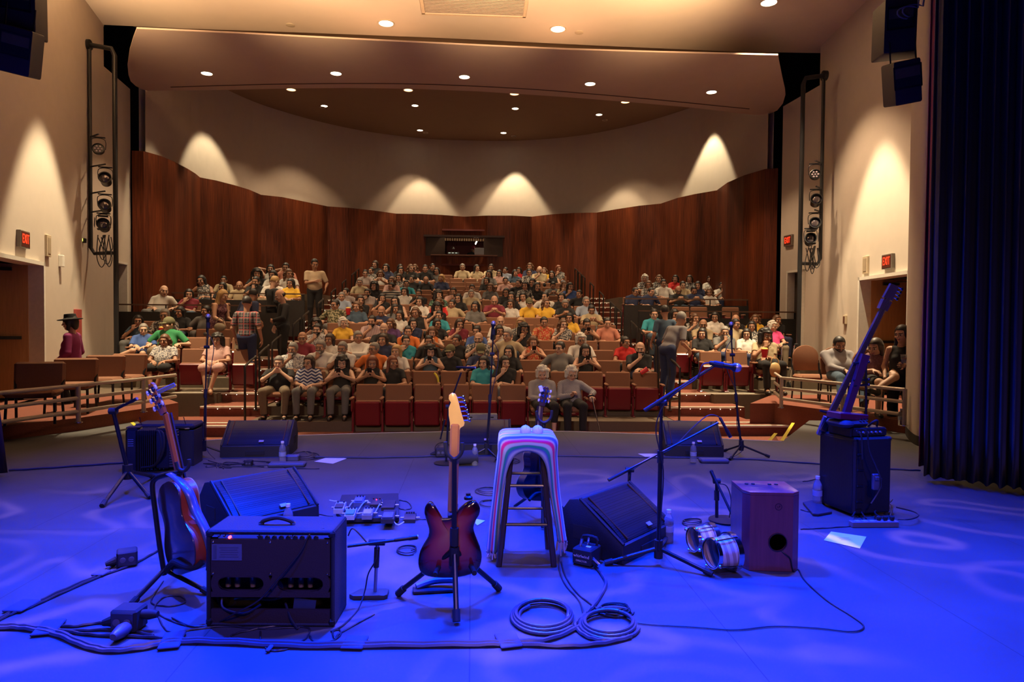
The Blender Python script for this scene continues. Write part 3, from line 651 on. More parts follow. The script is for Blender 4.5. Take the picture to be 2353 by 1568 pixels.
# standing poses
st = dict(hip=(0, 0, .93), chest=(0, .0, 1.18), neck=(0, .01, 1.40), head=(0, -.03, 1.57), LK=(.10, -.03, .50), RK=(-.10, -.02, .50), LA=(.11, .03, .09), RA=(-.11, .03, .09), LT=(.13, -.11, .035), RT=(-.13, -.11, .035),
          LW=(.26, -.06, .86), RW=(-.26, -.06, .86), Lp=(.3, 1, 0), Rp=(-.3, 1, 0), LD=(0, -.2, -1), RD=(0, -.2, -1), LN=(-1, 0, 0), RN=(1, 0, 0))
def ST(**k): d = dict(st); d.update(k); return d
variant('s_walk', hy=0, hp=.15, J=ST(LK=(.10, -.16, .52), LA=(.11, -.10, .14), LT=(.12, -.23, .10), RA=(-.11, .10, .09), RT=(-.12, -.04, .035), LW=(.25, -.12, .90)))
variant('s_bend', hy=.3, hp=.3, J=ST(chest=(0, -.14, 1.15), neck=(0, -.24, 1.34), head=(0, -.33, 1.48), LW=(.20, -.34, .92), RW=(-.20, -.34, .92)))
variant('s_suit', hy=.0, hp=.5, sleeve=1, J=ST(head=(0, -.07, 1.56), LW=(.08, -.24, 1.04), Lp=(1, .4, -.4), LD=(-1, -.2, .1), LN=(0, 1, 0), RW=(-.27, -.10, .92)))
variant('s_beige', hy=.25, hp=.35, fat=.03, beard=False, J=ST(RW=(.02, -.22, 1.13), Rp=(-1, .3, -.6), RD=(1, -.1, .2), RN=(0, 1, 0), LW=(.27, -.16, .98)))
variant('s_skirt', fem=True, hy=.1, hp=.35, low='skirt', sleeve=0, J=ST(chest=(0, -.08, 1.16), neck=(0, -.14, 1.35), head=(0, -.20, 1.50), LW=(.12, -.38, .95), RW=(-.16, -.38, .93)))
variant('s_hat', fem=True, hy=.0, hp=.1, sleeve=1, fat=.03, J=ST(LW=(.20, -.16, .92), RW=(-.20, -.12, .90), LK=(.1, -.1, .5)))
variant('s_cup', fem=True, hy=-.5, hp=.2, sleeve=0, J=ST(LW=(.05, -.30, 1.12), Lp=(1, .5, -.6), LD=(-.2, -.9, .1), RW=(-.20, -.16, .92)), curl=(1.0, .4))
# ------------------------------------------------------------------ the hall
ZN, ZC, ZR, ZW = 7.6, 6.75, 8.13, 5.345          # near ceiling, cloud, rear ceiling, top of the veneer
ROWD, ROWS, ROWZ, ROWR = 11.07, 0.7544, -0.33, 0.1665
def row_y(n, x=0.0): return ROWD + ROWS * n - 0.010 * (x - 0.05) ** 2
def row_z(n): return ROWZ + ROWR * n
def stage_mat():
    m = bpy.data.materials.new('painted_stage_deck'); m.use_nodes = True; nt = m.node_tree; N = nt.nodes; L = nt.links
    b = N['Principled BSDF']; b.inputs['Roughness'].default_value = 0.58
    tc = N.new('ShaderNodeTexCoord'); n1 = N.new('ShaderNodeTexNoise'); n1.inputs['Scale'].default_value = 1.7; n1.inputs['Detail'].default_value = 6; L.new(tc.outputs['Object'], n1.inputs['Vector'])
    br = N.new('ShaderNodeTexBrick'); br.offset = 0.5; br.inputs['Color1'].default_value = (1, 1, 1, 1); br.inputs['Color2'].default_value = (.94, .94, .94, 1); br.inputs['Mortar'].default_value = (.35, .35, .35, 1)
    br.inputs['Scale'].default_value = 1.0; br.inputs['Mortar Size'].default_value = 0.003; br.inputs['Brick Width'].default_value = 1.22; br.inputs['Row Height'].default_value = 2.44
    L.new(tc.outputs['Object'], br.inputs['Vector'])
    cr = N.new('ShaderNodeValToRGB'); L.new(n1.outputs[0], cr.inputs[0]); e = cr.color_ramp.elements
    e[0].position = .3; e[0].color = (.058, .056, .054, 1); e[1].position = .75; e[1].color = (.088, .085, .082, 1)
    mx = N.new('ShaderNodeMix'); mx.data_type = 'RGBA'; mx.blend_type = 'MULTIPLY'; mx.inputs[0].default_value = 1; L.new(cr.outputs[0], mx.inputs[6]); L.new(br.outputs[0], mx.inputs[7]); L.new(mx.outputs[2], b.inputs['Base Color'])
    return m
stagem = stage_mat()
xy = lambda v: (v.x, v.y)
# stage deck with its curved lip
lip = [P(x, y) for x, y in ((335, 985), (450, 1014), (560, 1007), (672, 1001.5), (850, 996), (1035, 992.5), (1180, 991), (1305, 992), (1400, 995), (1511, 999), (1600, 1004.5), (1680, 1010), (1797, 1015))]
deckpoly = [(-9.2, -2.5), (9.2, -2.5), (9.2, 10.2), (5.2, 10.2)] + [xy(v) for v in reversed(lip)] + [(-4.85, 10.2), (-9.2, 10.2)]
struct('floor_stage', MB().prism(deckpoly, -0.33, 0.0), stagem, smooth=0)
mb = MB(); mb.tube([v + Vector((0, .01, -.008)) for v in lip], .012, 6); o = struct('trim_stage_lip', mb, white)
# pit floor and seating rake
mb = MB(); mb.box((0, 13, -0.43), (20, 8, .2)); struct('floor_pit', mb, carpet, smooth=0)
riserm = aislegray; nosem = mat('metal_nosing', (.85, .78, .64), .45, .0); led = glow('step_light', (1.0, .86, .62), 6)
def tread(mb, x0, x1, n, y0=None, y1=None, z=None, mi=0, N_=16):
    z = row_z(n) if z is None else z; top = []
    xs = [x0 + (x1 - x0) * i / N_ for i in range(N_ + 1)]
    f0 = (lambda x: row_y(n, x) - .52) if y0 is None else (lambda x: y0); f1 = (lambda x: row_y(n + 1, x) - .50) if y1 is None else (lambda x: y1)
    a = [(x, f0(x), z) for x in xs]; b = [(x, f1(x), z) for x in xs]; c = [(x, f0(x), z - .5) for x in xs]; d = [(x, f1(x), z - .5) for x in xs]
    mb.grid([c, a], mi); mb.grid([a, b], mi); mb.grid([b, d], mi); mb.add([c[0], a[0], b[0], d[0]], [(0, 1, 2, 3)], mi); mb.add([c[-1], a[-1], b[-1], d[-1]], [(3, 2, 1, 0)], mi)
conc = mat('painted_concrete_tread', (.12, .085, .055), .85)
mb = MB()
for n in range(1, 17): tread(mb, -3.55 if n > 1 else -3.6, 3.42, n, y1=(26.5 if n == 16 else None))
struct('floor_rake_centre', mb, conc, smooth=0)
# aisles: one carpeted step per row with a lit metal nosing
def aisle(name, x0, x1, n0, n1, sx):
    mb = MB(); tr = MB()
    for n in range(n0, n1 + 1):
        a, b = (x0(n), x1(n)) if callable(x0) else (x0, x1)
        tread(mb, a, b, n, y1=(26.5 if n == n1 else None), N_=6)
        z = row_z(n); y = [row_y(n, x) - .525 for x in (a, b)]
        tr.box(((a + b) / 2, sum(y) / 2 - .006, z - .010), (abs(b - a), .06, .030))
        k = max(3, int(abs(b - a) / .17))
        for i in range(k):
            x = a + (b - a) * (i + .5) / k; tr.ball((x, row_y(n, x) - .558, z - .036), .0065, 6, 1)
    struct('floor_' + name, mb, carpet, smooth=0); struct('trim_' + name + '_nosings', tr, [nosem, led], smooth=0)
aisle('aisle_left', lambda n: {1: -5.05, 2: -4.6, 3: -5.6}.get(n, -4.55), lambda n: -3.6, 1, 16, -1)
aisle('aisle_right', lambda n: 3.44, lambda n: {1: 4.75, 2: 4.85, 3: 5.35}.get(n, 4.4), 1, 16, 1)
# terraced side blocks
def block(name, sx, rows):
    mb = MB()
    for (d0, d1, xi, xo, z) in rows: mb.box((sx * (xi + xo) / 2, (d0 + d1) / 2, (z - .9) / 2 - .0), (abs(xo - xi), d1 - d0, z + .9))
    struct(name, mb, conc, smooth=0)
SIDE = [(12.4, 13.5, 4.5, 8.6, .17), (13.5, 14.25, 4.5, 8.9, .36), (14.25, 15.0, 4.5, 9.0, .52), (15.0, 15.75, 4.5, 9.2, .68)]
block('floor_side_left', -1, SIDE); block('floor_side_right', 1, SIDE)
UPR = [(15.75, 17.15, 4.5, 9.4, 1.12), (17.15, 18.5, 4.5, 9.4, 1.42), (18.5, 19.25, 4.5, 9.4, 1.65), (19.25, 20.0, 4.5, 9.6, 1.88), (20.0, 20.75, 4.5, 9.0, 2.08), (20.75, 26, 4.5, 8.4, 2.3)]
block('floor_terrace_left', -1, UPR); block('floor_terrace_right', 1, UPR)
# box platforms at the sides of the stage
for sx, nm in ((-1, 'left'), (1, 'right')):
    if sx < 0: q = [P(0, 1013), P(180, 990.5), P(330, 966)]; inner = (-4.45, 10.9)
    else: q = [P(2100, 1000), P(1930, 972), P(1780, 951)]; inner = (4.75, 11.2)
    e0 = q[0] + (q[0] - q[2]) * .35
    pl = [(e0.x, e0.y), (q[0].x, q[0].y), (q[1].x, q[1].y), (q[2].x, q[2].y), (sx * 4.6, 11.0), (sx * 5.6, 12.4), (sx * 8.6, 12.4), (sx * 8.0, 8.0)]
    if sx > 0: pl.reverse()
    struct('floor_box_' + nm, MB().prism(pl, -.3, .17), carpet, smooth=0)
    mb = MB(); tr = MB()
    mb.box((sx * 4.45, 11.15, -.25), (1.9, .75, .17)); tr.box((sx * 4.45, 10.77, -.172), (1.9, .06, .030))
    struct('floor_steps_' + nm, mb, carpet, smooth=0); struct('trim_steps_' + nm, tr, nosem, smooth=0)

# veneer wall of shallow bays
Lw = [(302.8, 346), (329.4, 347.4), (340.7, 350.2), (371, 358.9), (401, 371.9), (431.8, 388.2), (449, 399), (459.5, 407.7), (496.8, 414.8), (540, 426), (572.7, 435.9), (599.8, 447.8),
      (648.6, 453), (702.8, 464), (752.7, 474.4), (800, 477.5), (860, 484), (910, 491), (960, 491.5), (1015, 494), (1066, 498), (1120, 495.5), (1175, 495.5), (1222, 498), (1270, 492.5), (1320, 489.5), (1371.9, 488.5),
      (1416.5, 480.9), (1467.5, 473), (1518.5, 468), (1556.7, 455), (1595, 446.4), (1647, 437.5), (1671.5, 419.7), (1709.7, 403), (1758, 388.6), (1788, 386.5)]
wp = [P(x, y, ZW) for x, y in Lw]
def wall_mesh(pts, z0, z1, thick=.12, name='wall', m=None, uvs=True, top=True):
    n = len(pts); vs = []; fs = []; nr = []
    for i in range(n):
        a = pts[max(0, i - 1)]; b = pts[min(n - 1, i + 1)]; t = (b - a).normalized(); nr.append(Vector((-t.y, t.x, 0)))
    for i, p in enumerate(pts):
        for (off, z) in ((0, z0), (0, z1), (thick, z1), (thick, z0)): vs.append((p.x + nr[i].x * off, p.y + nr[i].y * off, z))
    for i in range(n - 1):
        for k in range(3 if not top else 4):
            fs.append((i * 4 + k, (i + 1) * 4 + k, (i + 1) * 4 + (k + 1) % 4, i * 4 + (k + 1) % 4))
    me = bpy.data.meshes.new(name); me.from_pydata(vs, [], fs); me.materials.append(m)
    acc = [0]
    for i in range(1, n): acc.append(acc[-1] + (pts[i] - pts[i - 1]).length)
    uv = me.uv_layers.new(name='UVMap')
    for l in me.loops: vi = l.vertex_index; uv.data[l.index].uv = (acc[vi // 4], vs[vi][2])
    o = bpy.data.objects.new(name, me); COL.objects.link(o); o['kind'] = 'structure'; return o
# booth opening is left between two wall lengths
iw = [i for i, q in enumerate(Lw) if q[0] == 960][0]; jw = [i for i, q in enumerate(Lw) if q[0] == 1175][0]
BL, BR = P(978, 492.3, ZW), P(1156, 495.6, ZW)
wall_mesh(wp[:iw + 1] + [BL], -.4, ZW, name='wall_veneer_left', m=woodw); wall_mesh([BR] + wp[jw:], -.4, ZW, name='wall_veneer_right', m=woodw)
dB = (BL - CAM).dot(FW)
zt = 1.45 + (744 - 543) * dB / FPX; zs = 1.45 + (744 - 588) * dB / FPX
mid = wp[iw + 1:jw]
wall_mesh([BL] + mid + [BR], zt, ZW, name='wall_veneer_over_booth', m=woodw); wall_mesh([BL] + mid + [BR], -.4, zs, name='wall_veneer_under_booth', m=woodw)
# control booth: counter, side shutters, blind, back wall
bc = (BL + BR) / 2; bw = (BR - BL).length
mb = MB().box((bc.x, BL.y - .02, zs + .02), (bw * .86, .28, .04)); struct('trim_booth_counter', mb, mat('booth_ledge', (.14, .05, .025), .5))
mb = MB().box((bc.x, bc.y - .06, zt + .0), (bw + .12, .16, .07)); struct('trim_booth_head', mb, mat('booth_trim', (.05, .02, .012), .5))
mb = MB()
for s_ in (-1, 1): mb.box((bc.x + s_ * bw * .375, bc.y + .12, (zs + zt) / 2), (bw * .25, .06, zt - zs))
struct('trim_booth_panels', mb, mat('booth_panel', (.055, .028, .014), .6), smooth=0)
mb = MB(); mb.box((bc.x, bc.y + 1.6, (zs + zt) / 2 + .1), (bw + .4, .1, zt - zs + .8)); mb.box((bc.x, bc.y + .9, zt + .25), (bw + .4, 1.6, .06)); mb.box((bc.x, bc.y + .9, zs - .3), (bw + .4, 1.6, .06))
for s_ in (-1, 1): mb.box((bc.x + s_ * (bw / 2 + .15), bc.y + .9, (zs + zt) / 2), (.06, 1.6, zt - zs + .8))
struct('wall_booth_back', mb, mat('booth_back', (.16, .035, .03), .8), smooth=0)
mb = MB()
for i in range(17): mb.box((bc.x - bw * .245 + i * bw * .0306, bc.y + .10, zt - .10), (bw * .02, .03, .09))
o = mb.build('window_blind', mat('blind_slat', (.32, .20, .12), .7)); o.name = 'valance_blind'; tag(o, 'short slatted blind across the top of the control booth opening', 'blind')
# plaster wall above the veneer
cu_ = [(340.7, 350.2), (400, 377), (459.5, 407.7), (530, 430), (599.8, 447.8), (680, 463), (752.7, 474.4), (830, 484), (910, 491), (988, 496), (1066, 498), (1144, 499), (1222, 498), (1300, 494.5), (1371.9, 488.5), (1450, 479), (1518.5, 468), (1590, 454), (1647, 437.5), (1705, 413), (1758, 388.6)]
cp = [P(x, y, ZW) for x, y in cu_]
cp = [v + Vector((v.x - .2, v.y - 12, 0)).normalized() * .10 for v in cp]
cps = spline(cp, 4); wall_mesh(cps, 4.9, ZR + .02, .15, 'wall_rear_plaster', cream)
# ceilings
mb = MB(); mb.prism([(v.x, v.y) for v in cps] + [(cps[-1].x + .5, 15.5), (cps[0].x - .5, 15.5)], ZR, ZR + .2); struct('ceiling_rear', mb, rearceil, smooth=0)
mb = MB(); mb.box((0, 14, 9.3), (26, 13, .2)); struct('ceiling_void', mb, voidm, smooth=0)
ne = [P(x, y, ZN) for x, y in ((-60, 53), (115, 54.5), (240, 57), (435, 66), (700, 75), (1000, 86.5), (1400, 106), (1700, 119), (1888, 122), (2005, 120.5), (2200, 121))]
mb = MB(); mb.prism([(v.x, v.y) for v in ne] + [(ne[-1].x, 8.6), (ne[0].x, 8.6)], ZN, ZN + .25); struct('ceiling_near', mb, ceilp, smooth=0)
co_ = [(314, 66), (306, 88), (298, 115), (293, 150), (295, 172), (300, 187), (312, 198), (326, 205), (340, 208.5), (440, 208), (545, 206), (650, 203.5), (800, 202), (950, 204), (1100, 210), (1300, 223), (1450, 235), (1565, 245), (1650, 254), (1700, 261), (1735, 264), (1765, 263), (1786, 254), (1799, 238), (1805, 218), (1804, 205), (1797, 175), (1790, 140), (1788, 127),
       (1700, 125), (1500, 120), (1300, 114), (1100, 105), (900, 95), (700, 85), (550, 77)]
cl_ = [P(x, y, ZC) for x, y in co_]
mb = MB(); mb.prism([(v.x, v.y) for v in reversed(cl_)], ZC, ZC + .03); struct('ceiling_cloud', mb, creamc, smooth=0)
gr = spline([P(x, y, ZC - .004) for x, y in ((392, 200), (520, 196), (650, 193), (830, 191.5), (1000, 194), (1200, 203.5), (1340, 214), (1500, 228), (1640, 242), (1722, 250))], 4)
struct('trim_cloud_groove', MB().tube(gr, .013, 4), mat('groove_shadow_gap', (.09, .05, .035), .9))
# side walls with splay, corner at the pipes
WLc, WRc = D(240, 400, 14.27), D(1880, 400, 15.04)
wl0, wl1, wr0, wr1 = D(0, 590, 9.66), D(90, 600, 11.0), D(2098, 620, 11.2), D(1983, 637, 12.95)
def lerp(a, b, t): return a + (b - a) * t
def side_wall(name, a, c, zlo, zhi, door, m, thick=.14):
    """wall length a-c with a doorway cut between two fractions of its run"""
    a = Vector((a.x, a.y, 0)); c = Vector((c.x, c.y, 0)); t = (c - a).normalized(); nn = Vector((-t.y, t.x, 0)); L_ = (c - a).length
    if nn.dot(Vector((0, 11, 0)) - a) > 0: nn = -nn
    mb = MB(); M = Matrix((( t.x, nn.x, 0, a.x), (t.y, nn.y, 0, a.y), (0, 0, 1, 0), (0, 0, 0, 1)))
    d0, d1, dz0, dz1 = door
    def slab(x0, x1, z0, z1): mb.box(((x0 + x1) / 2, thick / 2, (z0 + z1) / 2), (x1 - x0, thick, z1 - z0), M)
    if d0 > 0: slab(0, d0, zlo, zhi)
    slab(d1, L_, zlo, zhi); slab(d0, d1, dz1, zhi)
    if dz0 > zlo: slab(d0, d1, zlo, dz0)
    struct(name, mb, m, smooth=0); return M, L_
uL = Vector((wl1.x - wl0.x, wl1.y - wl0.y, 0)).normalized(); sL = Vector((wl0.x, wl0.y, 0)) - uL * 1.0
DT = 1.45 + 133.5 / 1569 * 11
ML, LL = side_wall('wall_left', sL, WLc, -.3, ZN, (.55, 1.0 + (wl1 - wl0).xy.length, .17, DT), cream)
uR = Vector((wr1.x - wr0.x, wr1.y - wr0.y, 0)).normalized(); sR = Vector((wr0.x, wr0.y, 0)) - uR * .08
MR, LR = side_wall('wall_right', sR, WRc, -.3, ZN, (.04, .08 + (wr1 - wr0).xy.length, .17, DT), cream)
# stage-side wall ends (proscenium) right: rounded plaster pier
pe = P(2113, 1016); mb = MB()
pier = [Vector((sR.x - .05, sR.y + .05, 0)), D(2100, 600, 10.9), D(2088, 600, 10.2), D(2087, 600, 9.6), D(2093, 600, 9.0), D(2105, 600, 8.55), D(2119, 600, 8.3), D(2140, 600, 8.2)]
pier = [Vector((v.x, v.y, 0)) for v in pier]
pl = [(v.x, v.y) for v in spline(pier, 3)]
struct('wall_pier_right', MB().prism(pl + [(pl[-1][0] + 1.6, pl[-1][1]), (pl[0][0] + 1.6, pl[0][1])], 0, ZN + .0), cream, smooth=30)
struct('baseboard_pier_right', MB().prism([(x - .012, y - .012) for x, y in pl] + [(pl[-1][0] + .5, pl[-1][1]), (pl[0][0] + .5, pl[0][1])], 0.001, .12), parapet)
# doors
def doorway(n, M, x0, x1, z0, z1, leafs, ajar, thick=.14):
    """frame with jambs, two leaves swung back behind the wall, dark lobby behind"""
    fr = MB(); w_ = .06
    fr.box((x0 + w_ / 2, .07, (z0 + z1) / 2), (w_, .30, z1 - z0), M); fr.box((x1 - w_ / 2, .07, (z0 + z1) / 2), (w_, .30, z1 - z0), M); fr.box(((x0 + x1) / 2, .07, z1 - w_ / 2), (x1 - x0, .30, w_), M)
    root = fr.build('door_%d' % n, white, smooth=0); root['kind'] = 'structure'
    mb = MB(); mb.box(((x0 + x1) / 2, 1.35, (z0 + z1) / 2), (x1 - x0 + 1.6, .05, z1 - z0 + .5), M); mb.box(((x0 + x1) / 2, .8, z1 + .2), (x1 - x0 + 1.6, 1.1, .05), M)
    for xx in (x0 - .8, x1 + .8): mb.box((xx, .75, (z0 + z1) / 2), (.05, 1.2, z1 - z0 + .5), M)
    struct('wall_lobby_%d' % n, mb, mat('lobby_wall_%d' % n, leafs[0], .8), smooth=0)
    for k, (hx, sgn) in enumerate(((x0 + w_, 1), (x1 - w_, -1))):
        lw = (x1 - x0) / 2 - w_; a = ajar[k]
        Ml = M @ T(hx, .14, 0) @ RZ(sgn * a) @ T(sgn * lw / 2, 0, 0)
        lf = MB().box((0, 0, (z0 + z1) / 2), (lw, .045, z1 - z0 - w_ * 1.5), Ml, bev=.004).build('door_leaf', doorwood, root)
        hb = MB(); hb.box((0, -.05, z0 + 1.0), (lw * .8, .03, .05), Ml); hb.box((-sgn * lw * .1, -.05, z1 - .13), (.28, .05, .05), Ml); hb.tube([Ml @ Vector((0, -.07, z1 - .1)), Ml @ Vector((sgn * .22, -.30, z1 - .09))], .012, 6)
        hb.build('door_closer', blackm, lf)
    return root
doorway(1, ML, .55, 1.0 + (wl1 - wl0).xy.length, .17, DT, [(.05, .025, .018)], (1.2, 1.35))
doorway(2, MR, .04, .08 + (wr1 - wr0).xy.length, .17, DT, [(.45, .32, .17)], (.35, 1.45))
# second wall lengths beyond the pipes with small doors, black panels for shade above
def back_strip(nm, c, e, n):
    a = Vector((c.x, c.y, 0)); b = Vector((e.x, e.y, 0)); L_ = (b - a).length
    M_, _ = side_wall('wall_strip_' + nm, a, b, -.3, 6.75, (L_ * .30, L_ * .72, .5, 2.75), cream)
    fr = MB(); x0, x1 = L_ * .30, L_ * .72
    for xx in (x0, x1): fr.box((xx, .05, 1.6), (.05, .24, 2.3), M_)
    fr.box(((x0 + x1) / 2, .05, 2.73), (x1 - x0 + .05, .24, .05), M_)
    r = fr.build('door_%d' % n, white, smooth=0); r['kind'] = 'structure'
    MB().box(((x0 + x1) / 2, .13, 1.6), ((x1 - x0) * .9, .03, 2.2), M_).build('door_leaf', mat('dark_door', (.03, .02, .015), .5), r)
    return M_
eL, eR = D(300, 400, 15.65), D(1797, 400, 16.5)
back_strip('left', WLc, eL, 3); MSR = back_strip('right', WRc, eR, 4)
mb = MB()
for x0, x1, d in ((232, 352, 16.9), (1748, 1892, 17.9)):
    a, b = D(x0, 400, d), D(x1, 400, d); mb.box(((a.x + b.x) / 2, (a.y + b.y) / 2, 4.5), (abs(b.x - a.x) + .3, .06, 9.4))
struct('wall_void_shade', mb, voidm, smooth=0)  # panels coloured black to stand for shade and the dark gap
mb = MB(); mb.box((0, 26.8, 4.5), (24, .1, 10)); mb.box((-10.9, 14, 4.5), (.1, 26, 10)); mb.box((10.9, 14, 4.5), (.1, 26, 10)); struct('wall_outer_shell', mb, voidm, smooth=0)
mb = MB(); mb.box((0, -2.6, 4.5), (22, .1, 10)); mb.box((0, 3.2, 9.2), (22, 11.6, .1)); struct('wall_stage_rear', mb, voidm, smooth=0)
# parapets with rails
def parapet_(pxa, pxb, d, ytop, zb, nm, lab):
    a = QY(pxa[0], ytop[0], d); b = QY(pxb, ytop[1], d); mb = MB()
    zt_ = (a.z + b.z) / 2; A = Vector((a.x, a.y, 0)); B = Vector((b.x, b.y, 0)); Mx = align(A, B)
    L_ = (B - A).length; u = (B - A).normalized(); ang = math.atan2(u.y, u.x); Mm = T(A.x, A.y, 0) @ RZ(ang)
    r = MB().box((L_ / 2, 0, (zb + zt_ - .16) / 2), (L_, .08, zt_ - .16 - zb), Mm).build('parapet_wall', parapet, smooth=0); r['kind'] = 'structure'; r.name = 'wall_parapet_' + nm
    t = thing('guard_rail', (A.x, A.y, zb), lab, 'railing', 'dark rails on the parapets')
    ra = MB(); inv = Matrix.Translation((-A.x, -A.y, -zb)); ra.box((L_ / 2, 0, zt_), (L_, .05, .03), inv @ Mm); ra.build('top_rail', mat('rail_brown', (.10, .05, .028), .45), t)
    for i in range(int(L_ / 1.1) + 2):
        x = min(L_ - .02, .02 + i * 1.1); MB().box((x, 0, zt_ - .09), (.022, .022, .17), inv @ Mm).build('rail_post', blackm, t)
parapet_((262,), 640, 15.70, (700, 703), .5, 'left_lower', 'dark rail on the left lower parapet, below the man in white')
parapet_((376,), 700, 17.10, (671, 678), 1.1, 'left_upper', 'dark rail on the left upper parapet, in front of the back rows')
parapet_((1466,), 1828, 15.70, (716, 716.5), .5, 'right_lower', 'dark rail on the right lower parapet, below the four empty seats')
parapet_((1434,), 1719, 17.10, (687, 689), 1.1, 'right_upper', 'dark rail on the right upper parapet, in front of the back rows')

# ------------------------------------------------------------------ lights of the house
lampm = glow('downlight_lens', (1.0, .86, .62), 14)
ring_ = mat('downlight_trim', (.6, .5, .4), .4)
def downlight(p, r, label, grp, power=0, size=70, tilt=(0, 0), blend=.45, dim=False):
    t = thing('downlight', (p.x, p.y, p.z), label, 'ceiling light', grp)
    mb = MB().lathe([(r * 1.15, 0), (r * 1.18, -.012), (r * .98, -.014), (r * .98, -.002)], 20, ring=True); mb.build('trim_ring', ring_, t)
    MB().lathe([(.001, -.006), (r * .95, -.006), (r * .95, -.003), (.001, -.003)], 20).build('lens', glow('downlight_lens_dim', (1, .6, .3), 3) if dim else lampm, t)
    if power: spot('downlight_beam', (p.x, p.y, p.z - .03), (p.x + tilt[0], p.y + tilt[1], p.z - 3), power, WARM, size, blend, r * .5)
HP = 330
for i, (x, y) in enumerate(((887, 53), (1282, 66), (1767, 5), (216, 53.2))):
    downlight(P(x, y, ZN), .15, 'round recessed downlight in the near ceiling, ' + ('left of the two beside the air grille', 'just right of the air grille', 'at the upper right by the hung speakers', 'at the far left edge by the light pipes')[i], 'near ceiling downlights', (HP * 3.6) if i < 3 else 0, 84, (0, -.2))
for i, (x, y) in enumerate(((475, 168), (772, 168), (1067, 176), (1356, 192), (1635, 211))):
    downlight(P(x, y, ZC), .115, 'round downlight in the hanging ceiling cloud, %s from the left of five' % ('first', 'second', 'third', 'fourth', 'fifth')[i], 'cloud downlights', HP * 1.3, 95)
for i, (x, y) in enumerate(((745, 243), (953.5, 242), (1184, 249), (1376.5, 263))):
    downlight(P(x, y, ZR), .10, 'small round downlight in the rear ceiling, %s from left in the middle row of four' % ('first', 'second', 'third', 'fourth')[i], 'rear ceiling downlights', HP * .85, 90)
for i, (x, y) in enumerate(((965, 299), (1157, 305))):
    downlight(P(x, y, ZR), .10, 'small round downlight near the curved rear wall, %s one of two' % ('left', 'right')[i], 'rear ceiling downlights', HP * .6, 80)
for i, (x, y) in enumerate(((669, 205.5), (938, 206.5), (1182, 215.2), (1437, 233.8))):
    q = P(x, y, ZR); downlight(Vector((q.x, q.y, ZR)), .13, 'amber downlight seen edge-on above the cloud, %s from left of four' % ('first', 'second', 'third', 'fourth')[i], 'rear ceiling downlights', HP * .7, 90, dim=True)
# wall washers: close to the wall they throw the bright hyperbolas
def washer(px, py, apex_d, zl, inward, power, size=52, zcut=None):
    w_ = D(px, py, apex_d); a = (zl - w_.z) * math.tan(math.radians(size / 2)); p = w_ + Vector(inward).normalized() * a
    o = spot('wall_washer', (p.x, p.y, zl - .05), (p.x, p.y, 0), power, (1.0, .80, .50), size, .30, .05); return o
washer(92, 262, 11.0, ZN, (1, .25, 0), 3400, 47); washer(2033, 312, 12.2, ZN, (-1, .1, 0), 3600, 48)
def rear_in(px):
    k = min(range(len(cps)), key=lambda i: abs(proj((cps[i].x, cps[i].y, 5.5))[0] - px)); k = max(1, min(len(cps) - 2, k))
    t = cps[k + 1] - cps[k - 1]; n_ = Vector((t.y, -t.x, 0)).normalized(); return cps[k], n_
for px, py, pw, sz in ((350, 318, 330, 50), (471, 300, 420, 66), (683, 432, 170, 62), (960, 405, 330, 60), (1178, 392, 420, 60), (1432, 424, 300, 60), (1632, 305, 520, 62)):
    c_, n_ = rear_in(px); d_ = (c_ - CAM).dot(FW); z_ = 1.45 + (743 + .008 * (px - 1176) - py) * d_ / FPX; zl = ZR
    a = (zl - z_) * math.tan(math.radians(sz / 2)); spot('wall_washer', (c_.x + n_.x * a, c_.y + n_.y * a, zl - .05), (c_.x + n_.x * a, c_.y + n_.y * a, 0), pw * 1.7, (1.0, .80, .50), sz, .28, .05)
    t = thing('downlight', (c_.x + n_.x * a, c_.y + n_.y * a, zl), 'wall-washing downlight above the light cone at %s' % {350: 'the far left edge of the rear wall', 471: 'left by the cloud end', 683: 'the faint low left spot', 960: 'left of centre', 1178: 'the centre of the rear wall', 1432: 'right of centre', 1632: 'the tall right bay'}[px], 'ceiling light', 'rear ceiling downlights')
    MB().lathe([(.09, 0), (.09, -.02), (.06, -.02), (.06, -.005)], 16, ring=True).build('trim_ring', ring_, t)
# detectors and vent grille
for px, py, lb in ((667, 57, 'left'), (1331, 74, 'right')):
    o = MB().lathe([(.09, 0), (.09, -.012), (.06, -.02)], 20).build('smoke_detector', mat('detector_plastic', (.5, .4, .3), .5), loc=P(px, py, ZN)); tag(o, 'small round detector on the near ceiling, %s one' % lb, 'detector')
a, b, c, d_ = P(978, 30, ZN), P(1200, 36, ZN), P(1213, 0, ZN), P(975, -6, ZN)
g = thing('air_grille', ((a.x + b.x) / 2, a.y, ZN), 'wide rectangular air return grille in the near ceiling', 'vent')
w_ = (b.x - a.x); mb = MB(); mb.box((0, -.04, -.01), (w_ + .16, .05, .02)); mb.box((-w_ / 2 - .06, .9 - .95, -.01), (.05, 0.1, .02))
mb = MB()
for (cx, cy, sx_, sy_) in ((0, 0, w_ + .14, .06), (-w_ / 2 - .04, -.8, .06, 1.6), (w_ / 2 + .04, -.8, .06, 1.6)): mb.box((cx, cy, -.012), (sx_, sy_, .024))
mb.build('frame', mat('grille_frame', (.62, .45, .33), .6), g)
mb = MB(); mb.box((0, -.8, -.004), (w_, 1.6, .006), mi=1)
for i in range(26): mb.box((0, -.06 - i * .06, -.012), (w_, .012, .012))
mb.build('slats', [mat('grille_slat', (.45, .33, .27), .6), mat('grille_dark', (.12, .09, .075), .8)], g, smooth=0)

